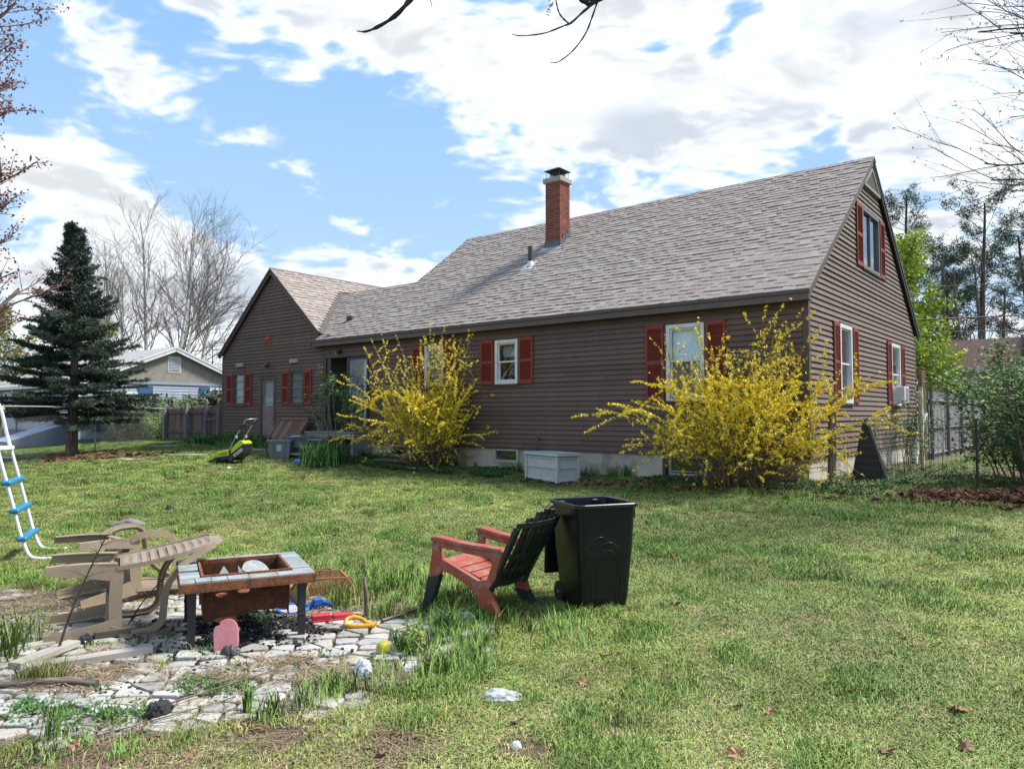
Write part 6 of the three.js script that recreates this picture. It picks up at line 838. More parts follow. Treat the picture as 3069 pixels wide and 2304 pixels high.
function leafy(name, label, cat, x, d, o) {   // many-stemmed shrub: stems, then leaves round their upper parts
  const t = plant(name, label, cat, x, d, o.group), r = mulberry(o.seed), w = new B(), f = new B();
  for (let i = 0; i < o.stems; i++) {
    const a = r() * 6.283, k = Math.sqrt(r()), b0 = V(Math.cos(a) * o.base * k, -.03, Math.sin(a) * o.base * k), dir = V(Math.cos(a) * o.R * k * .7, o.H * (.75 + .3 * r()), Math.sin(a) * o.R * k * .7), L = dir.length() * (.85 + .2 * r()), pts = limb(w, b0, dir, L, o.sr, o.sr * .3, 9, r, .1, .01, 5, vary(o.wood, r, .25));
    const tips = [[pts, o.k0 ?? .35]];
    for (let q = 0; q < o.br; q++) { const k2 = lerp(o.k0 ?? .35, 1, r()), p = along(pts, k2), dd = dirAt(pts, k2).multiplyScalar(.8).addScaledVector(rand3(r), .9).add(V(0, .2, 0)); tips.push([limb(w, p, dd, o.R * (.25 + .35 * r()), o.sr * .35, o.sr * .12, 5, r, .16, 0, 3, vary(o.wood, r, .25)), .15]); }
    for (const [pp, k0] of tips) { const n = o.leaves; for (let q = 0; q < n; q++) { const p = along(pp, lerp(k0, 1, Math.pow(r(), .7))).addScaledVector(rand3(r), o.puff * Math.pow(r(), .5)), dd = rand3(r); dd.y = dd.y * .6 - .12; dd.normalize(); f.leaf(p, dd, V(0, 0, 0).crossVectors(dd, V(r() - .5, 1, r() - .5)).normalize(), o.leaf * (.6 + .7 * r()), o.leaf * .55, vary(o.cols[Math.floor(r() * o.cols.length)], r, .3, .1)); } }
  }
  mesh('stems', w.geo(), woodV([1, 1, 1]), t); mesh('leaves', f.geo(), leafM, t).userData.kind = 'stuff'; return t;
}
const LG = [[.095, .185, .035], [.13, .24, .05], [.065, .135, .028]];
leafy('lilac_shrub', 'slender green leafy shrub before the sliding door', 'shrub', -4.62, 19.3, { seed: 21, stems: 12, base: .35, R: .75, H: 2.0, sr: .014, br: 5, leaves: 26, puff: .1, leaf: .085, k0: .45, wood: [.33, .27, .2], cols: LG });
leafy('lilac_shrub', 'tall green leafy shrub behind the wire fence at the frame edge', 'shrub', 8.0, 11.0, { seed: 22, stems: 16, base: .5, R: .95, H: 2.2, sr: .018, br: 11, leaves: 34, puff: .2, leaf: .085, k0: .2, wood: [.2, .16, .12], cols: LG, group: 'green shrubs behind the wire fence' });
leafy('lilac_shrub', 'lower green leafy shrub between the stockade fence and the taller shrub', 'shrub', 8.15, 11.6, { seed: 23, stems: 13, base: .4, R: .8, H: 1.95, sr: .015, br: 10, leaves: 38, puff: .18, leaf: .08, k0: .2, wood: [.2, .16, .12], cols: LG, group: 'green shrubs behind the wire fence' });
leafy('lilac_shrub', 'large green shrub at the frame edge behind the leaf heap', 'shrub', 8.9, 12.3, { seed: 27, stems: 15, base: .5, R: 1.1, H: 2.25, sr: .018, br: 11, leaves: 34, puff: .22, leaf: .09, k0: .15, wood: [.2, .16, .12], cols: LG, group: 'green shrubs behind the wire fence' });
leafy('small_bush', 'thin leafy saplings growing by the gable wall below the air conditioner', 'shrub', 7.9, 14.6, { seed: 24, stems: 12, base: .7, R: .5, H: 1.3, sr: .008, br: 4, leaves: 16, puff: .1, leaf: .06, k0: .25, wood: [.15, .12, .1], cols: LG });
leafy('small_bush', 'leafy sapling at the rear corner of the house', 'shrub', 9.0, 17.0, { seed: 29, stems: 4, base: .4, R: .5, H: 1.7, sr: .01, br: 5, leaves: 18, puff: .12, leaf: .08, k0: .25, wood: [.15, .12, .1], cols: [[.10, .20, .03], [.07, .15, .03]] });
leafy('small_bush', 'yellowish weed seedling growing among the patio grass', 'weed', -.62, 4.95, { seed: 25, stems: 3, base: .03, R: .08, H: .22, sr: .003, br: 3, leaves: 9, puff: .02, leaf: .035, k0: .3, wood: [.2, .25, .06], cols: [[.28, .28, .04], [.2, .26, .04]] });
leafy('small_bush', 'bright green bush beside the stockade fence', 'shrub', -12.9, 27.3, { seed: 31, stems: 20, base: .6, R: .95, H: 1.15, sr: .01, br: 9, leaves: 34, puff: .18, leaf: .09, k0: .05, wood: [.15, .12, .08], cols: [[.20, .30, .03], [.26, .34, .04], [.14, .22, .03]], group: 'bushes by the neighbour house' });
leafy('small_bush', 'dull green bush left of the bright green bush', 'shrub', -14.2, 27.6, { seed: 32, stems: 14, base: .5, R: .8, H: .85, sr: .01, br: 6, leaves: 18, puff: .14, leaf: .07, k0: .1, wood: [.15, .12, .08], cols: [[.16, .23, .04], [.10, .15, .03]], group: 'bushes by the neighbour house' });
for (const [i, [x, d, h]] of [[-15.2, 28.6, 1.35], [-13.9, 29.3, 1.5], [-12.4, 30.2, 1.5], [-11.3, 30.9, 1.5]].entries()) leafy('rhododendron', ['dark rhododendron nearest the blue-shuttered door', 'dark rhododendron behind the bright green bush', 'dark rhododendron above the stockade fence', 'dark rhododendron beside the house wing'][i], 'shrub', x, d, { seed: 35 + i, stems: 16, base: .6, R: 1.15, H: h, sr: .014, br: 12, leaves: 70, puff: .3, leaf: .17, k0: .05, wood: [.12, .1, .08], cols: [[.05, .085, .03], [.09, .12, .05], [.14, .16, .08], [.035, .06, .025]], group: 'rhododendrons along the blue house' });
{ // spruce
  const t = plant('spruce_tree', 'dark green spruce tree standing behind the chain link fence', 'tree', -12.95, 21.7), r = mulberry(71), w = new B(), f = new B(), Ht = 6.95;
  const tr = limb(w, V(0, -.1, 0), V(.01, 1, 0), Ht, .17, .015, 14, r, .012, .02, 12, [.21, .165, .13]);
  const cols = [[.035, .062, .045], [.05, .085, .058], [.028, .05, .034], [.065, .10, .07]];
  const spray = (p, dir, L, n) => { for (let i = 0; i < n; i++) { const o = rand3(r), dd = dir.clone().multiplyScalar(.8).addScaledVector(o, .75).normalize(), q = p.clone().addScaledVector(dir, L * r()); f.leaf(q, dd, V(0, 0, 0).crossVectors(dd, rand3(r)).normalize(), 0.065 + r() * .06, .024, vary(cols[Math.floor(r() * 4)], r, .25, .08)); } };
  for (let y = 1.15; y < Ht - .05; y += lerp(.17, .12, y / Ht)) {
    const k = (y - 1.0) / (Ht - 1.0), R = lerp(2.65, .12, Math.pow(k, .85)) * (k < .06 ? .75 : 1), nb = Math.round(lerp(9, 5, k));
    for (let i = 0; i < nb; i++) {
      const a = r() * 6.283, L = R * (.55 + .52 * r()), el = lerp(-.06, .75, Math.pow(k, 1.3)) + (r() - .5) * .2, dir = V(Math.cos(a) * Math.cos(el), Math.sin(el), Math.sin(a) * Math.cos(el)), pts = limb(w, along(tr, y / Ht), dir, L, .022 * (1 - k) + .006, .004, 6, r, .05, .018, 4, [.13, .1, .08]);
      const side = V(-Math.sin(a), 0, Math.cos(a));
      const ns = Math.max(4, Math.floor(L * 11)); for (let q = 0; q < ns; q++) { const kk = lerp(L > 1 ? .25 : .1, 1, q / ns), p = along(pts, kk), s = q % 2 ? 1 : -1, tw = dirAt(pts, kk).multiplyScalar(.75).addScaledVector(side, s * (.75 + .3 * r())).add(V(0, -.12 + (r() - .5) * .3, 0)).normalize(), TL = (.16 + .34 * (1 - kk) * Math.min(1, L)) * (.7 + .5 * r()); const e = p.clone().addScaledVector(tw, TL); w.tube([p, e], [.005, .002], 3, [.12, .09, .07]); const n2 = Math.ceil(TL / .09); for (let m = 0; m < n2; m++) spray(p.clone().lerp(e, m / n2), tw, .09, 11); }
      for (let m = 0; m < 5; m++) spray(along(pts, .8 + .04 * m), dirAt(pts, .95), .06, 6);
    }
  }
  for (let i = 0; i < 50; i++) { const y = .9 + r() * 1.4, a = r() * 6.28; limb(w, along(tr, y / Ht), V(Math.cos(a), -.1, Math.sin(a)), .4 + r() * 1.1, .01, .003, 5, r, .12, -.02, 3, [.16, .13, .11]); }
  mesh('trunk', w.geo(), woodV([1, 1, 1]), t); mesh('needles', f.geo(), vcolM({ roughness: .8 }), t).userData.kind = 'stuff';
}
function bare(b, p, dir, len, rad, depth, r, o) {           // bare crown
  const seg = Math.max(3, Math.round(len / o.st)), pts = limb(b, p, dir, len, rad, rad * (depth ? .55 : .3), seg, r, o.wob, o.grav, depth > 2 ? 7 : depth > 1 ? 5 : 3, depth > 1 ? o.c0 : o.c1);
  if (o.tip && depth < 1) o.tip(pts);
  if (depth <= 0) return;
  const n = o.n[depth]; for (let i = 0; i < n; i++) { const k = lerp(o.k0 ?? .3, 1, (i + r() * .9) / n), d = dirAt(pts, k).multiplyScalar(1).addScaledVector(rand3(r), o.spread).add(V(0, o.up, 0)); bare(b, along(pts, k), d, len * lerp(.62, .36, k) * (.7 + .6 * r()), rad * lerp(.6, .35, k), depth - 1, r, o); }
}
{ // birch clump far behind
  const stems = [[-21.6, 41, -.22, 9.5], [-20.9, 42, -.05, 12.4], [-20.0, 43, .06, 13.0], [-19.2, 41.5, .16, 12.3], [-18.6, 42.5, .26, 11.6], [-18.9, 40.5, .42, 10.6], [-24.2, 44, -.12, 11.5], [-26.0, 45, -.1, 10.5]], lab = ['leftmost of the close white stems above the blue house roof', 'second white stem above the blue house roof', 'tallest white stem of the group', 'stem right of the tallest one', 'stem leaning right above the blue house ridge', 'stem leaning farthest right towards the house wing', 'stem rising behind the spruce top', 'stem left of the spruce top'];
  stems.forEach(([x, d, lx, L], i) => { const t = plant('birch_tree', 'bare white birch, ' + lab[i], 'tree', x, d, 'bare birches behind the blue house'), r = mulberry(500 + i), b = new B(), tw = new B();
    const pts = limb(b, V(0, -.2, 0), V(lx * .55, 1, 0), L, .15, .03, 12, r, .05, .02 - Math.abs(lx) * .0, 8, [1, 1, 1]);
    for (let k = 0; k < 22; k++) { const q = lerp(.30, .99, k / 22), dd = dirAt(pts, q).addScaledVector(rand3(r), .95).add(V(lx * .4, .3, 0)); bare(tw, along(pts, q), dd, L * lerp(.40, .16, q) * (.7 + .6 * r()), .04 * (1.2 - q), 2, r, { st: .4, wob: .13, grav: .008, n: [0, 8, 7], spread: .8, up: .12, c0: [.36, .33, .33], c1: [.15, .12, .118] }); }
    mesh('trunk', b.geo(), mat([.80, .78, .76], { map: rep(TX.birch, 1.2, .5), roughness: .8 }), t); mesh('twigs', tw.geo(), woodV([1, 1, 1]), t); });
}
function broad(name, label, x, d, H, R, o) {               // leafy crown in clumps on a branching trunk
  const t = plant(name, label, 'tree', x, d, o.group), r = mulberry(o.seed), b = new B(), f = new B(), tips = [];
  const pts = limb(b, V(0, -.2, 0), V(o.lean ?? 0, 1, 0), H * .8, o.tr, o.tr * .25, 10, r, .05, .02, 9, o.wood);
  for (let k = 0; k < o.limbs; k++) { const q = lerp(o.k0 ?? .3, 1, k / o.limbs), a = r() * 6.283, dd = V(Math.cos(a), (o.rise ?? .35) + q * .9, Math.sin(a)); bare(b, along(pts, q), dd, R * lerp(1.05, o.top ?? .6, q) * (.7 + .5 * r()), o.tr * .35 * (1.15 - q), 2, r, { st: .4, wob: .13, grav: .015, n: [0, o.n1 ?? 4, o.n2 ?? 4], spread: .7, up: .12, c0: o.wood, c1: o.wood, tip: (p) => tips.push(p) }); }
  for (const p of tips) for (let k = 0; k < o.leaves; k++) { const c = along(p, r()).addScaledVector(rand3(r), o.puff * Math.sqrt(r())), dd = rand3(r); f.leaf(c, dd, V(0, 0, 0).crossVectors(dd, rand3(r)).normalize(), o.leaf * (.6 + .8 * r()), o.leaf * .6, vary(o.cols[Math.floor(r() * o.cols.length)], r, .28, .1)); }
  mesh('trunk', b.geo(), woodV([1, 1, 1]), t); mesh('crown', f.geo(), leafM, t).userData.kind = 'stuff'; return t;
}
const barkC = [.19, .155, .13];
broad('red_maple', 'tall maple with red spring buds at the edge of the yard', -11.45, 14.6, 15.5, 2.5, { rise: .95, top: .95, seed: 81, tr: .2, wood: barkC, limbs: 44, k0: .16, n1: 5, n2: 6, leaves: 10, puff: .12, leaf: .075, cols: [[.22, .05, .07], [.26, .07, .06], [.16, .04, .085], [.28, .12, .07]] });
broad('young_tree', 'olive and orange leafed tree behind the spruce at the frame edge', -24.5, 34, 6.6, 2.6, { seed: 82, tr: .12, wood: barkC, limbs: 16, leaves: 16, puff: .3, leaf: .16, cols: [[.16, .19, .04], [.22, .16, .05], [.12, .15, .04]] });
broad('young_tree', 'yellow green leafed tree among the birch trunks', -20.4, 36.5, 7.2, 1.5, { seed: 83, tr: .1, wood: [.45, .42, .38], limbs: 14, leaves: 11, puff: .25, leaf: .16, cols: [[.26, .27, .05], [.20, .23, .05]] });
broad('lime_green_maple', 'bright yellow green maple rising behind the gable wall', 14.7, 28.5, 9.0, 2.4, { seed: 84, tr: .2, wood: barkC, limbs: 42, k0: .10, n1: 5, n2: 5, leaves: 20, puff: .36, leaf: .18, cols: [[.30, .40, .03], [.36, .46, .05], [.22, .31, .03]] });
broad('young_tree', 'green leafed tree before the brown-roofed house at the frame edge', 26.5, 32, 5.2, 2.0, { seed: 85, tr: .1, wood: barkC, limbs: 14, leaves: 14, puff: .3, leaf: .15, cols: [[.10, .17, .03], [.14, .2, .04]] });
{ // pines and bare trees behind, right
  const pine = (label, x, d, H, R, k0, seed, dense) => { const t = plant('pine_tree', label, 'tree', x, d, 'tall pines behind the houses'), r = mulberry(seed), b = new B(), f = new B(), pts = limb(b, V(0, -.2, 0), V(0, 1, 0), H, .26, .05, 12, r, .025, .02, 8, [.13, .105, .095]);
    for (let k = 0; k < 26; k++) { const q = lerp(k0, 1, k / 26), a = r() * 6.283, L = R * (q > .9 ? .6 : 1) * (.45 + .65 * r()), p = limb(b, along(pts, q), V(Math.cos(a), .05 + q * .55, Math.sin(a)), L, .05 * (1.2 - q), .012, 6, r, .12, .05, 4, [.11, .09, .08]); const n = Math.floor(dense * L); for (let m = 0; m < n; m++) { const c = along(p, lerp(.35, 1, r())).addScaledVector(rand3(r), .30).add(V(0, .12, 0)); for (let z = 0; z < 16; z++) { const dd = rand3(r); dd.y = Math.abs(dd.y); f.leaf(c.clone().addScaledVector(rand3(r), .16), dd, V(0, 0, 0).crossVectors(dd, rand3(r)).normalize(), .16 + r() * .1, .04, vary([[.06, .11, .055], [.085, .14, .07], [.04, .08, .045]][z % 3], r, .25)); } } }
    mesh('trunk', b.geo(), woodV([1, 1, 1]), t); mesh('needles', f.geo(), vcolM({ roughness: .8 }), t).userData.kind = 'stuff'; };
  pine('tallest pine with a broad flat crown right of the gable', 27.5, 43, 13.8, 3.8, .5, 601, 9); pine('narrow pine with a pointed top beside the bright green maple', 24.6, 46, 15.2, 2.6, .45, 602, 12); pine('dense dark pine left of the tallest pine', 25.6, 44, 11.0, 2.2, .45, 603, 15); pine('pine at the frame edge right of the tallest pine', 31.8, 45, 12.4, 3.4, .45, 604, 10); pine('low pine behind the brown-roofed house', 27.8, 50, 8.4, 2.2, .3, 605, 13); pine('slim pine at the far frame edge', 34.5, 47, 13.5, 3.2, .45, 606, 9);
  for (const [i, [x, d, H]] of [[24.0, 41, 10.5], [25.0, 40, 9.5], [26.3, 41, 10], [29.6, 44, 9], [23.3, 43, 9], [27.0, 46, 10.5]].entries()) { const t = plant('bare_tree', 'bare grey tree trunk among the pines, ' + ['nearest the bright green maple', 'thick stem before the dense pine', 'stem left of the tallest pine', 'stem right of the tallest pine', 'farthest left behind the maple', 'thin stem behind the tallest pine'][i], 'tree', x, d, 'bare trees among the pines'), r = mulberry(640 + i), b = new B(); const pts = limb(b, V(0, -.2, 0), V((r() - .5) * .1, 1, 0), H, .2, .04, 10, r, .05, .02, 7, [.17, .14, .12]); for (let k = 0; k < 13; k++) { const q = lerp(.25, 1, k / 13); bare(b, along(pts, q), dirAt(pts, q).addScaledVector(rand3(r), .8).add(V(0, .3, 0)), H * lerp(.3, .15, q), .05 * (1.15 - q), 2, r, { st: .4, wob: .12, grav: .01, n: [0, 4, 4], spread: .7, up: .15, c0: [.16, .13, .12], c1: [.15, .125, .115] }); } mesh('trunk', b.geo(), woodV([1, 1, 1]), t); }
  const t = plant('spruce_tree', 'small far spruce between the blue house roof and the wing', 'tree', -22.4, 55), r = mulberry(660), b = new B(), f = new B(); limb(b, V(0, 0, 0), V(0, 1, 0), 6.6, .14, .02, 6, r, .01, .02, 6, barkC); for (let y = 1; y < 6.6; y += .16) { const R = lerp(1.9, .1, (y - 1) / 5.6); for (let k = 0; k < 60 * R + 6; k++) { const a = r() * 6.28, q = R * Math.pow(r(), .6), dd = V(Math.cos(a), -.25 + .3 * r(), Math.sin(a)); f.leaf(V(Math.cos(a) * q, y + .15 * r() - q * .12, Math.sin(a) * q), dd, V(-Math.sin(a), r() - .5, Math.cos(a)).normalize(), .26, .08, vary([.04, .065, .05], r, .3)); } } mesh('trunk', b.geo(), woodV([1, 1, 1]), t); mesh('needles', f.geo(), vcolM(), t).userData.kind = 'stuff';
}
{ // budding tree just outside the frame, its limbs reaching in
  const t = plant('budding_tree', 'bare tree with small buds reaching in at the upper frame edge', 'tree', 10.2, 10.4), r = mulberry(91), b = new B(), f = new B();
  const tip = (p) => { for (let k = 0; k < 3; k++) { const c = along(p, .55 + .45 * r()), o = rand3(r); o.y = Math.abs(o.y); for (let z = 0; z < 2; z++) f.leaf(c, rand3(r).addScaledVector(o, .6).normalize(), rand3(r), .035 + r() * .02, .016, vary([.13, .085, .07], r, .3)); } };
  const pts = limb(b, V(0, -.2, 0), V(-.02, 1, 0), 7.6, .16, .05, 10, r, .04, .02, 9, barkC), O = { st: .16, wob: .12, grav: .004, n: [0, 5, 7, 7], spread: .6, up: .08, k0: .18, c0: [.10, .08, .085], c1: [.09, .07, .075], tip };
  for (const [q, dx, dy, dz, L] of [[.42, -1, .1, .3, 2.5], [.49, -1, .3, .2, 2.9], [.56, -1, .2, -.3, 3.0], [.64, -1, .3, .1, 3.2], [.72, -1, .1, 0, 3.3], [.8, -1, .1, .3, 3.2], [.88, -1, .1, -.2, 3.2], [.95, -1, .2, .2, 3.0], [.45, -1, .20, .1, 2.6], [.52, -1, .28, -.15, 2.5], [.6, -1, .12, .25, 2.7], [.68, -1, .16, -.1, 3.1], [.76, -1, .22, .2, 3.0], [.84, -1, .3, -.1, 2.8], [.92, -1, .4, .1, 2.6], [.98, -.7, .8, 0, 2.2], [.6, 1, .4, .2, 2.4], [.8, .8, .5, -.4, 2.4]]) bare(b, along(pts, q), V(dx, dy, dz), L * 1.08, .022, 2, r, O);
  mesh('trunk', b.geo(), woodV([1, 1, 1]), t); mesh('buds', f.geo(), leafM, t).userData.kind = 'stuff';
}
{ // tree behind the camera whose lowest twigs hang into the top of the view
  const t = thing('overhanging_tree', 'bare twigs with a withered leaf hanging into the top of the view', 'tree', [2.6, 0, 1.4]), r = mulberry(95), b = new B(), c = [.075, .06, .075], W = (x, y, z) => V(x - 2.6, y, z - 1.4);
  limb(b, V(0, -.1, 0), V(-.05, 1, -.05), 5.4, .22, .12, 10, r, .03, .02, 10, barkC);
  const run = (pts, r0, r1) => { const q = curve(pts, 22); b.tube(q, q.map((_, i) => lerp(r0, r1, i / 22) * (1 + .25 * Math.sin(i * 2.1))), 6, c); };
  run([W(2.45, 5.1, 1.2), W(1.9, 5.2, -.8), W(1.2, 4.75, -2.8), W(.72, 4.32, -4.4), W(.5, 4.18, -4.5), W(.44, 4.19, -4.5), W(.40, 4.26, -4.5)], .06, .007);
  run([W(.58, 4.22, -4.5), W(.46, 4.13, -4.5), W(.36, 4.04, -4.5), W(.33, 4.03, -4.5), W(.2, 3.98, -4.5), W(.04, 3.965, -4.5), W(0, 3.975, -4.5)], .009, .0025);
  run([W(.36, 4.035, -4.5), W(.3, 4.1, -4.5), W(.275, 4.19, -4.5), W(.26, 4.3, -4.5)], .006, .004);
  run([W(.54, 4.20, -4.5), W(.5, 4.08, -4.5), W(.46, 3.98, -4.5), W(.38, 3.87, -4.5), W(.28, 3.795, -4.5), W(.24, 3.795, -4.5)], .006, .0025);
  run([W(1.9, 5.2, -.8), W(.8, 5.2, -2.8), W(-.2, 4.6, -4.2), W(-.62, 4.22, -4.5), W(-.72, 4.1, -4.5), W(-.84, 4.02, -4.5), W(-.92, 3.99, -4.5), W(-.97, 3.995, -4.5)], .03, .0025);
  run([W(-.5, 4.34, -4.4), W(-.52, 4.24, -4.5), W(-.50, 4.15, -4.5)], .004, .002);
  mesh('trunk', b.geo(), woodV([1, 1, 1]), t); const f = new B(); for (let k = 0; k < 26; k++) { const p = W(.235 + (r() - .5) * .035, 4.10 + r() * .16, -4.5); f.leaf(p, rand3(r), rand3(r).normalize(), .022, .012, vary([.16, .12, .09], r, .3)); } mesh('withered_leaf', f.geo(), leafM, t);
}
// ================================================================ neighbouring houses, wires
const lapT = (ex, dark, c) => { const N = 256; return tex(N, (u, v) => { const k = v % 1; return mixc(c, c.map((x) => x * dark), k > .93 ? 1 : 0); }); };
{ // blue-grey house on the left: corner at the near end, gable wall along the lot
  const n = thing('blue_house', 'blue grey ranch house with scalloped gable and blue shutters behind the fence', 'house', [-15.87, 0, -27], TH); n.userData.kind = 'thing';
  const sidM = [[.36, .41, .50], [.38, .43, .52], [.345, .39, .48]].map((c) => mat(c, { map: TX.paint, roughness: .6 })), tanS = mat([.34, .30, .25], { map: TX.mottle, roughness: .8 }), wh = mat([.72, .74, .77], { roughness: .5, map: TX.mottle }), blu = mat([.035, .115, .235], { roughness: .6, map: TX.mottle }), core = mat([.22, .25, .32], { roughness: .8, map: TX.mottle });
  // local x = left (t), z = back (s): long wall on z = 0 going left, gable wall on x = 0 going back
  mesh('wall', [box(.02, 11, .3, 2.95, .02, 6.9), cutWall([[-6.9, 2.9], [-.02, 2.9], [-3.45, 4.2]], [], .1).rotateY(Math.PI / 2).translate(.03, 0, 0)], core, n);
  const gw = new THREE.Group(); gw.name = 'gable_siding'; gw.rotation.y = Math.PI / 2; n.add(gw);
  for (let y = .72; y < 2.86; y += .115) { one('clapboard', hexa([[-6.9, y, -.022], [0, y, -.022], [0, y + .118, -.004], [-6.9, y + .118, -.004], [-6.9, y, 0], [0, y, 0], [0, y + .118, 0], [-6.9, y + .118, 0]]), sidM[Math.floor(y * 37) % 3], gw); }
  const lw = new THREE.Group(); lw.name = 'side_siding'; n.add(lw);
  for (let y = 1.02; y < 2.86; y += .115) one('clapboard', hexa([[0, y, -.006], [11, y, -.006], [11, y + .118, .012], [0, y + .118, .012], [0, y, .02], [11, y, .02], [11, y + .118, .02], [0, y + .118, .02]]), sidM[Math.floor(y * 41) % 3], lw);
  const sc = [], r = mulberry(3); for (let row = 0; row < 12; row++) { const y = 2.93 + row * .118, half = 3.4 - (y - 2.93) / .395; for (let x = -half + (row % 2) * .08; x < half - .05; x += .165) { const g = new THREE.CircleGeometry(.082, 10, Math.PI, Math.PI); g.translate(0, .0, 0); const g2 = new THREE.PlaneGeometry(.162, .12).translate(0, .06, 0); for (const q of [g, g2]) { q.rotateX(.10).rotateY(Math.PI).translate(-3.45 + x, y, -.03 - (r() * .004)); sc.push(q); } } }
  const scm = mesh('scalloped_shingles', sc, mat([.36, .335, .295], { map: TX.mottle, roughness: .85, side: THREE.DoubleSide }), n); scm.rotation.y = Math.PI / 2; scm.userData.kind = 'stuff';
  mesh('band', [box(-.05, .0, 2.82, 2.92, -.04, 6.9)], mat([.27, .31, .385], { roughness: .6 }), n);
  const rm = mat([.40, .39, .38], { map: rep(TX.shingle, 1), roughness: .9 }), s2 = .417;
  mesh('roof', [slab([[-.25, 4.36, 3.45], [11.2, 4.36, 3.45], [11.2, 2.78, -.35], [-.25, 2.78, -.35]], V(0, 1, -s2).normalize(), .06), slab([[-.25, 2.78, 7.25], [11.2, 2.78, 7.25], [11.2, 4.36, 3.45], [-.25, 4.36, 3.45]], V(0, 1, s2).normalize(), .06)], rm, n);
  mesh('rake_board', [bar([-.24, 4.25, 3.45], [-.24, 2.67, -.35], .04, .18, [0, 1, 0]), bar([-.26, 4.31, 3.45], [-.26, 2.73, -.35], .04, .05, [0, 1, 0])], wh, n); mesh('rake_board', [bar([-.24, 4.25, 3.45], [-.24, 2.67, 7.25], .04, .18, [0, 1, 0]), bar([-.26, 4.31, 3.45], [-.26, 2.73, 7.25], .04, .05, [0, 1, 0])], wh, n);
  mesh('fascia', [box(-.2, 11, 2.66, 2.78, -.37, -.34)], wh, n); mesh('corner_post', [box(-.06, .06, .7, 2.8, -.06, .04)], wh, n); mesh('foundation', [box(.0, 11, .3, 1.0, -.02, .01)], mat([.17, .20, .27], { map: TX.concrete, roughness: .9 }), n);
  const gv = mesh('gable_vent', [rbox(-3.75, -3.2, 3.3, 3.96, -.06, 0, .01)], wh, gw); for (let k = 0; k < 9; k++) one('slat', uvm(new THREE.BoxGeometry(.46, .05, .01).rotateX(-.6).translate(-3.475, 3.38 + k * .06, -.07)), wh, gv);
  const win = (par, x0, x1, y0, y1, cols, rows) => { const W = mesh('window', [box(x0, x1, y1 - .09, y1, -.07, -.005), box(x0, x1, y0, y0 + .09, -.07, -.005), box(x0, x0 + .09, y0 + .09, y1 - .09, -.07, -.005), box(x1 - .09, x1, y0 + .09, y1 - .09, -.07, -.005)], wh, par); mesh('pane', [box(x0 + .09, x1 - .09, y0 + .09, y1 - .09, -.02, -.012)], mat([.06, .07, .075], { roughness: .08, specularIntensity: 1 }), W); const g = []; for (let k = 1; k < cols; k++) g.push(box(lerp(x0 + .09, x1 - .09, k / cols) - .012, lerp(x0 + .09, x1 - .09, k / cols) + .012, y0 + .09, y1 - .09, -.05, -.022)); for (let k = 1; k < rows; k++) g.push(box(x0 + .09, x1 - .09, lerp(y0, y1, k / rows) - .014, lerp(y0, y1, k / rows) + .014, -.051, -.0225)); if (g.length) mesh('muntin', g, wh, W); return W; };
  const shut = (x0, x1, y0, y1) => mesh('shutter', [rbox(x0, x1, y0, y1, -.05, -.01, .006), box(x0 + .05, x1 - .05, y0 + .06, (y0 + y1) / 2 - .03, -.056, -.048), box(x0 + .05, x1 - .05, (y0 + y1) / 2 + .03, y1 - .06, -.056, -.048)], blu, gw);
  win(gw, -6.05, -5.0, 1.75, 2.75, 3, 2); shut(-5.0, -4.55, 1.7, 2.75); win(gw, -2.05, -1.0, .95, 2.5, 1, 2); shut(-2.65, -2.07, 1.55, 2.75); shut(-.98, -.5, .98, 2.5);
  win(lw, 3.4, 4.6, 1.65, 2.6, 1, 2).position.z = .02; win(lw, 7.0, 8.0, 1.6, 2.6, 1, 2).position.z = .02;
  // cellar bulkhead
  const bk = mat([.17, .205, .285], { roughness: .55, map: TX.mottle }), B1 = mesh('bulkhead', [hexa([[1.2, .45, -1.9], [2.9, .45, -1.9], [2.9, .62, -1.9], [1.2, .62, -1.9], [1.2, .45, -.03], [2.9, .45, -.03], [2.9, 1.22, -.03], [1.2, 1.22, -.03]])], bk, n); for (const k of [0, 1]) mesh('bulkhead_door', [hexa([[1.22 + k * .84, .625, -1.92], [2.03 + k * .84, .625, -1.92], [2.03 + k * .84, 1.235, -.03], [1.22 + k * .84, 1.235, -.03], [1.22 + k * .84, .655, -1.92], [2.03 + k * .84, .655, -1.92], [2.03 + k * .84, 1.265, -.03], [1.22 + k * .84, 1.265, -.03]])], mat([.33, .39, .50], { roughness: .5 }), B1);
  mesh('meter', [rbox(6.2, 6.42, 1.5, 1.95, -.14, 0, .02), cyl(.03, .03, .95, 8).translate(6.31, .58, -.06)], mat([.12, .14, .17], { roughness: .6 }), n);
}
{ const p = Hw(0, 0, 0); void p; crumple('flower_pot', 'pink flowers and pots by the blue cellar bulkhead', 'flower pot', -18.6, 28.2, .35, .45, .3, mat([.36, .12, .12], { roughness: .9, map: TX.mottle }), 61, .1); }
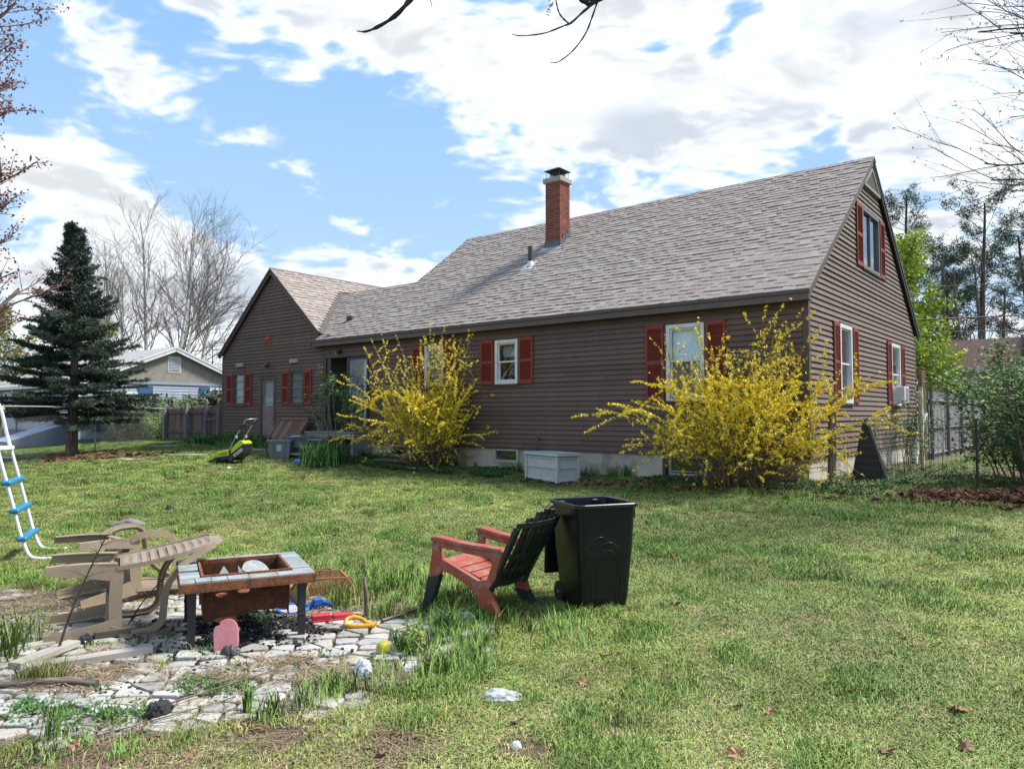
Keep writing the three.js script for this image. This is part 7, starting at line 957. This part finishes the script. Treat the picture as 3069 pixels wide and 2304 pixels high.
{ // pale yellow house with brown roof on the right
  const n = thing('yellow_house', 'pale yellow house with dark red-brown shingle roof behind the fence', 'house', [17.0, 0, -30.2], TH); n.userData.kind = 'thing';
  const wM = mat([.60, .57, .44], { map: TX.paint, roughness: .7 }), rf = mat([.105, .055, .052], { map: rep(TX.shingle, .8), roughness: .95 }), wh = mat([.72, .74, .74], { roughness: .5, map: TX.mottle });
  // local x runs left; the house extends to -x
  mesh('wall', [box(-4, -.3, .2, 3.4, .05, 6), box(-13, -4.004, .2, 3.75, -.6, 7)], wM, n);
  mesh('roof', [slab([[.15, 3.42, -.3], [-4.2, 3.42, -.3], [-4.2, 4.75, 1.7], [-.5, 4.75, 1.7]], V(0, .83, -.55).normalize(), .08), slab([[-.5, 4.75, 1.7], [-4.2, 4.75, 1.7], [-4.2, 3.4, 4.4], [.15, 3.4, 4.4]], V(0, .83, .55).normalize(), .08)], rf, n);
  mesh('roof', [slab([[-3.7, 3.75, -.95], [-13.3, 3.75, -.95], [-13.3, 6.35, 3.0], [-3.7, 6.35, 3.0]], V(0, .83, -.55).normalize(), .08), slab([[-3.7, 6.35, 3.0], [-13.3, 6.35, 3.0], [-13.3, 3.7, 7.2], [-3.7, 3.7, 7.2]], V(0, .83, .55).normalize(), .08), cutWall([[-.55, 3.74], [6.95, 3.74], [3.0, 6.3]], [], .05).rotateY(-Math.PI / 2).translate(-4.0, 0, 0)], rf, n);
  mesh('gutter', [box(-4.2, .2, 3.3, 3.43, -.42, -.3), box(-13.3, -3.65, 3.62, 3.76, -1.08, -.95)], wh, n); mesh('corner_post', [box(-.36, -.2, .3, 3.35, -.0, .1)], wh, n);
  const W = mesh('window', [box(-2.9, -1.3, 2.85, 2.95, -.03, .05), box(-2.9, -1.3, 1.5, 1.6, -.03, .05), box(-2.9, -2.8, 1.6, 2.85, -.03, .05), box(-1.4, -1.3, 1.6, 2.85, -.03, .05), box(-2.13, -2.07, 1.6, 2.85, -.025, .05)], wh, n); mesh('pane', [box(-2.8, -1.4, 1.6, 2.85, .015, .03)], mat([.16, .2, .2], { roughness: .08, specularIntensity: 1 }), W);
  const W2 = mesh('window', [box(-7.6, -5.6, 2.9, 3.0, -.68, -.6), box(-7.6, -5.6, 1.4, 1.5, -.68, -.6), box(-7.6, -7.5, 1.5, 2.9, -.68, -.6), box(-5.7, -5.6, 1.5, 2.9, -.68, -.6)], wh, n); mesh('pane', [box(-7.5, -5.7, 1.5, 2.9, -.64, -.62)], mat([.3, .34, .34], { roughness: .08, specularIntensity: 1 }), W2);
}
{ // overhead wires
  const wm = mat([.03, .03, .032], { roughness: .6 }), wire = (label, a, b, r, sag) => { const m = a.map((v, i) => (v + b[i]) / 2); m[1] -= sag; tag(mesh('overhead_wire', pipe([a, m, b], r, 16, 5), wm), label, 'wire', 'overhead wires right of the house'); };
  wire('thick overhead wire, lowest but one right of the gable', [9.5, 4.55, -24], [26, 5.4, -24], .022, .05); wire('thin overhead wire just below the thick one', [9.5, 4.2, -24], [26, 4.75, -24], .014, .05); wire('overhead wire crossing the bright green maple', [9.5, 5.95, -26], [28, 6.8, -26], .011, .05); wire('highest faint wire right of the gable', [9.5, 8.3, -32], [30, 10.6, -32], .007, .1);
  tag(mesh('overhead_wire', pipe([[-28, 5.2, -46], [-20, 5.6, -46], [-12, 6.1, -46]], .02, 12, 5), wm), 'thin wire above the blue house roof', 'wire', 'overhead wires');
}
renderer.render(scene, camera);
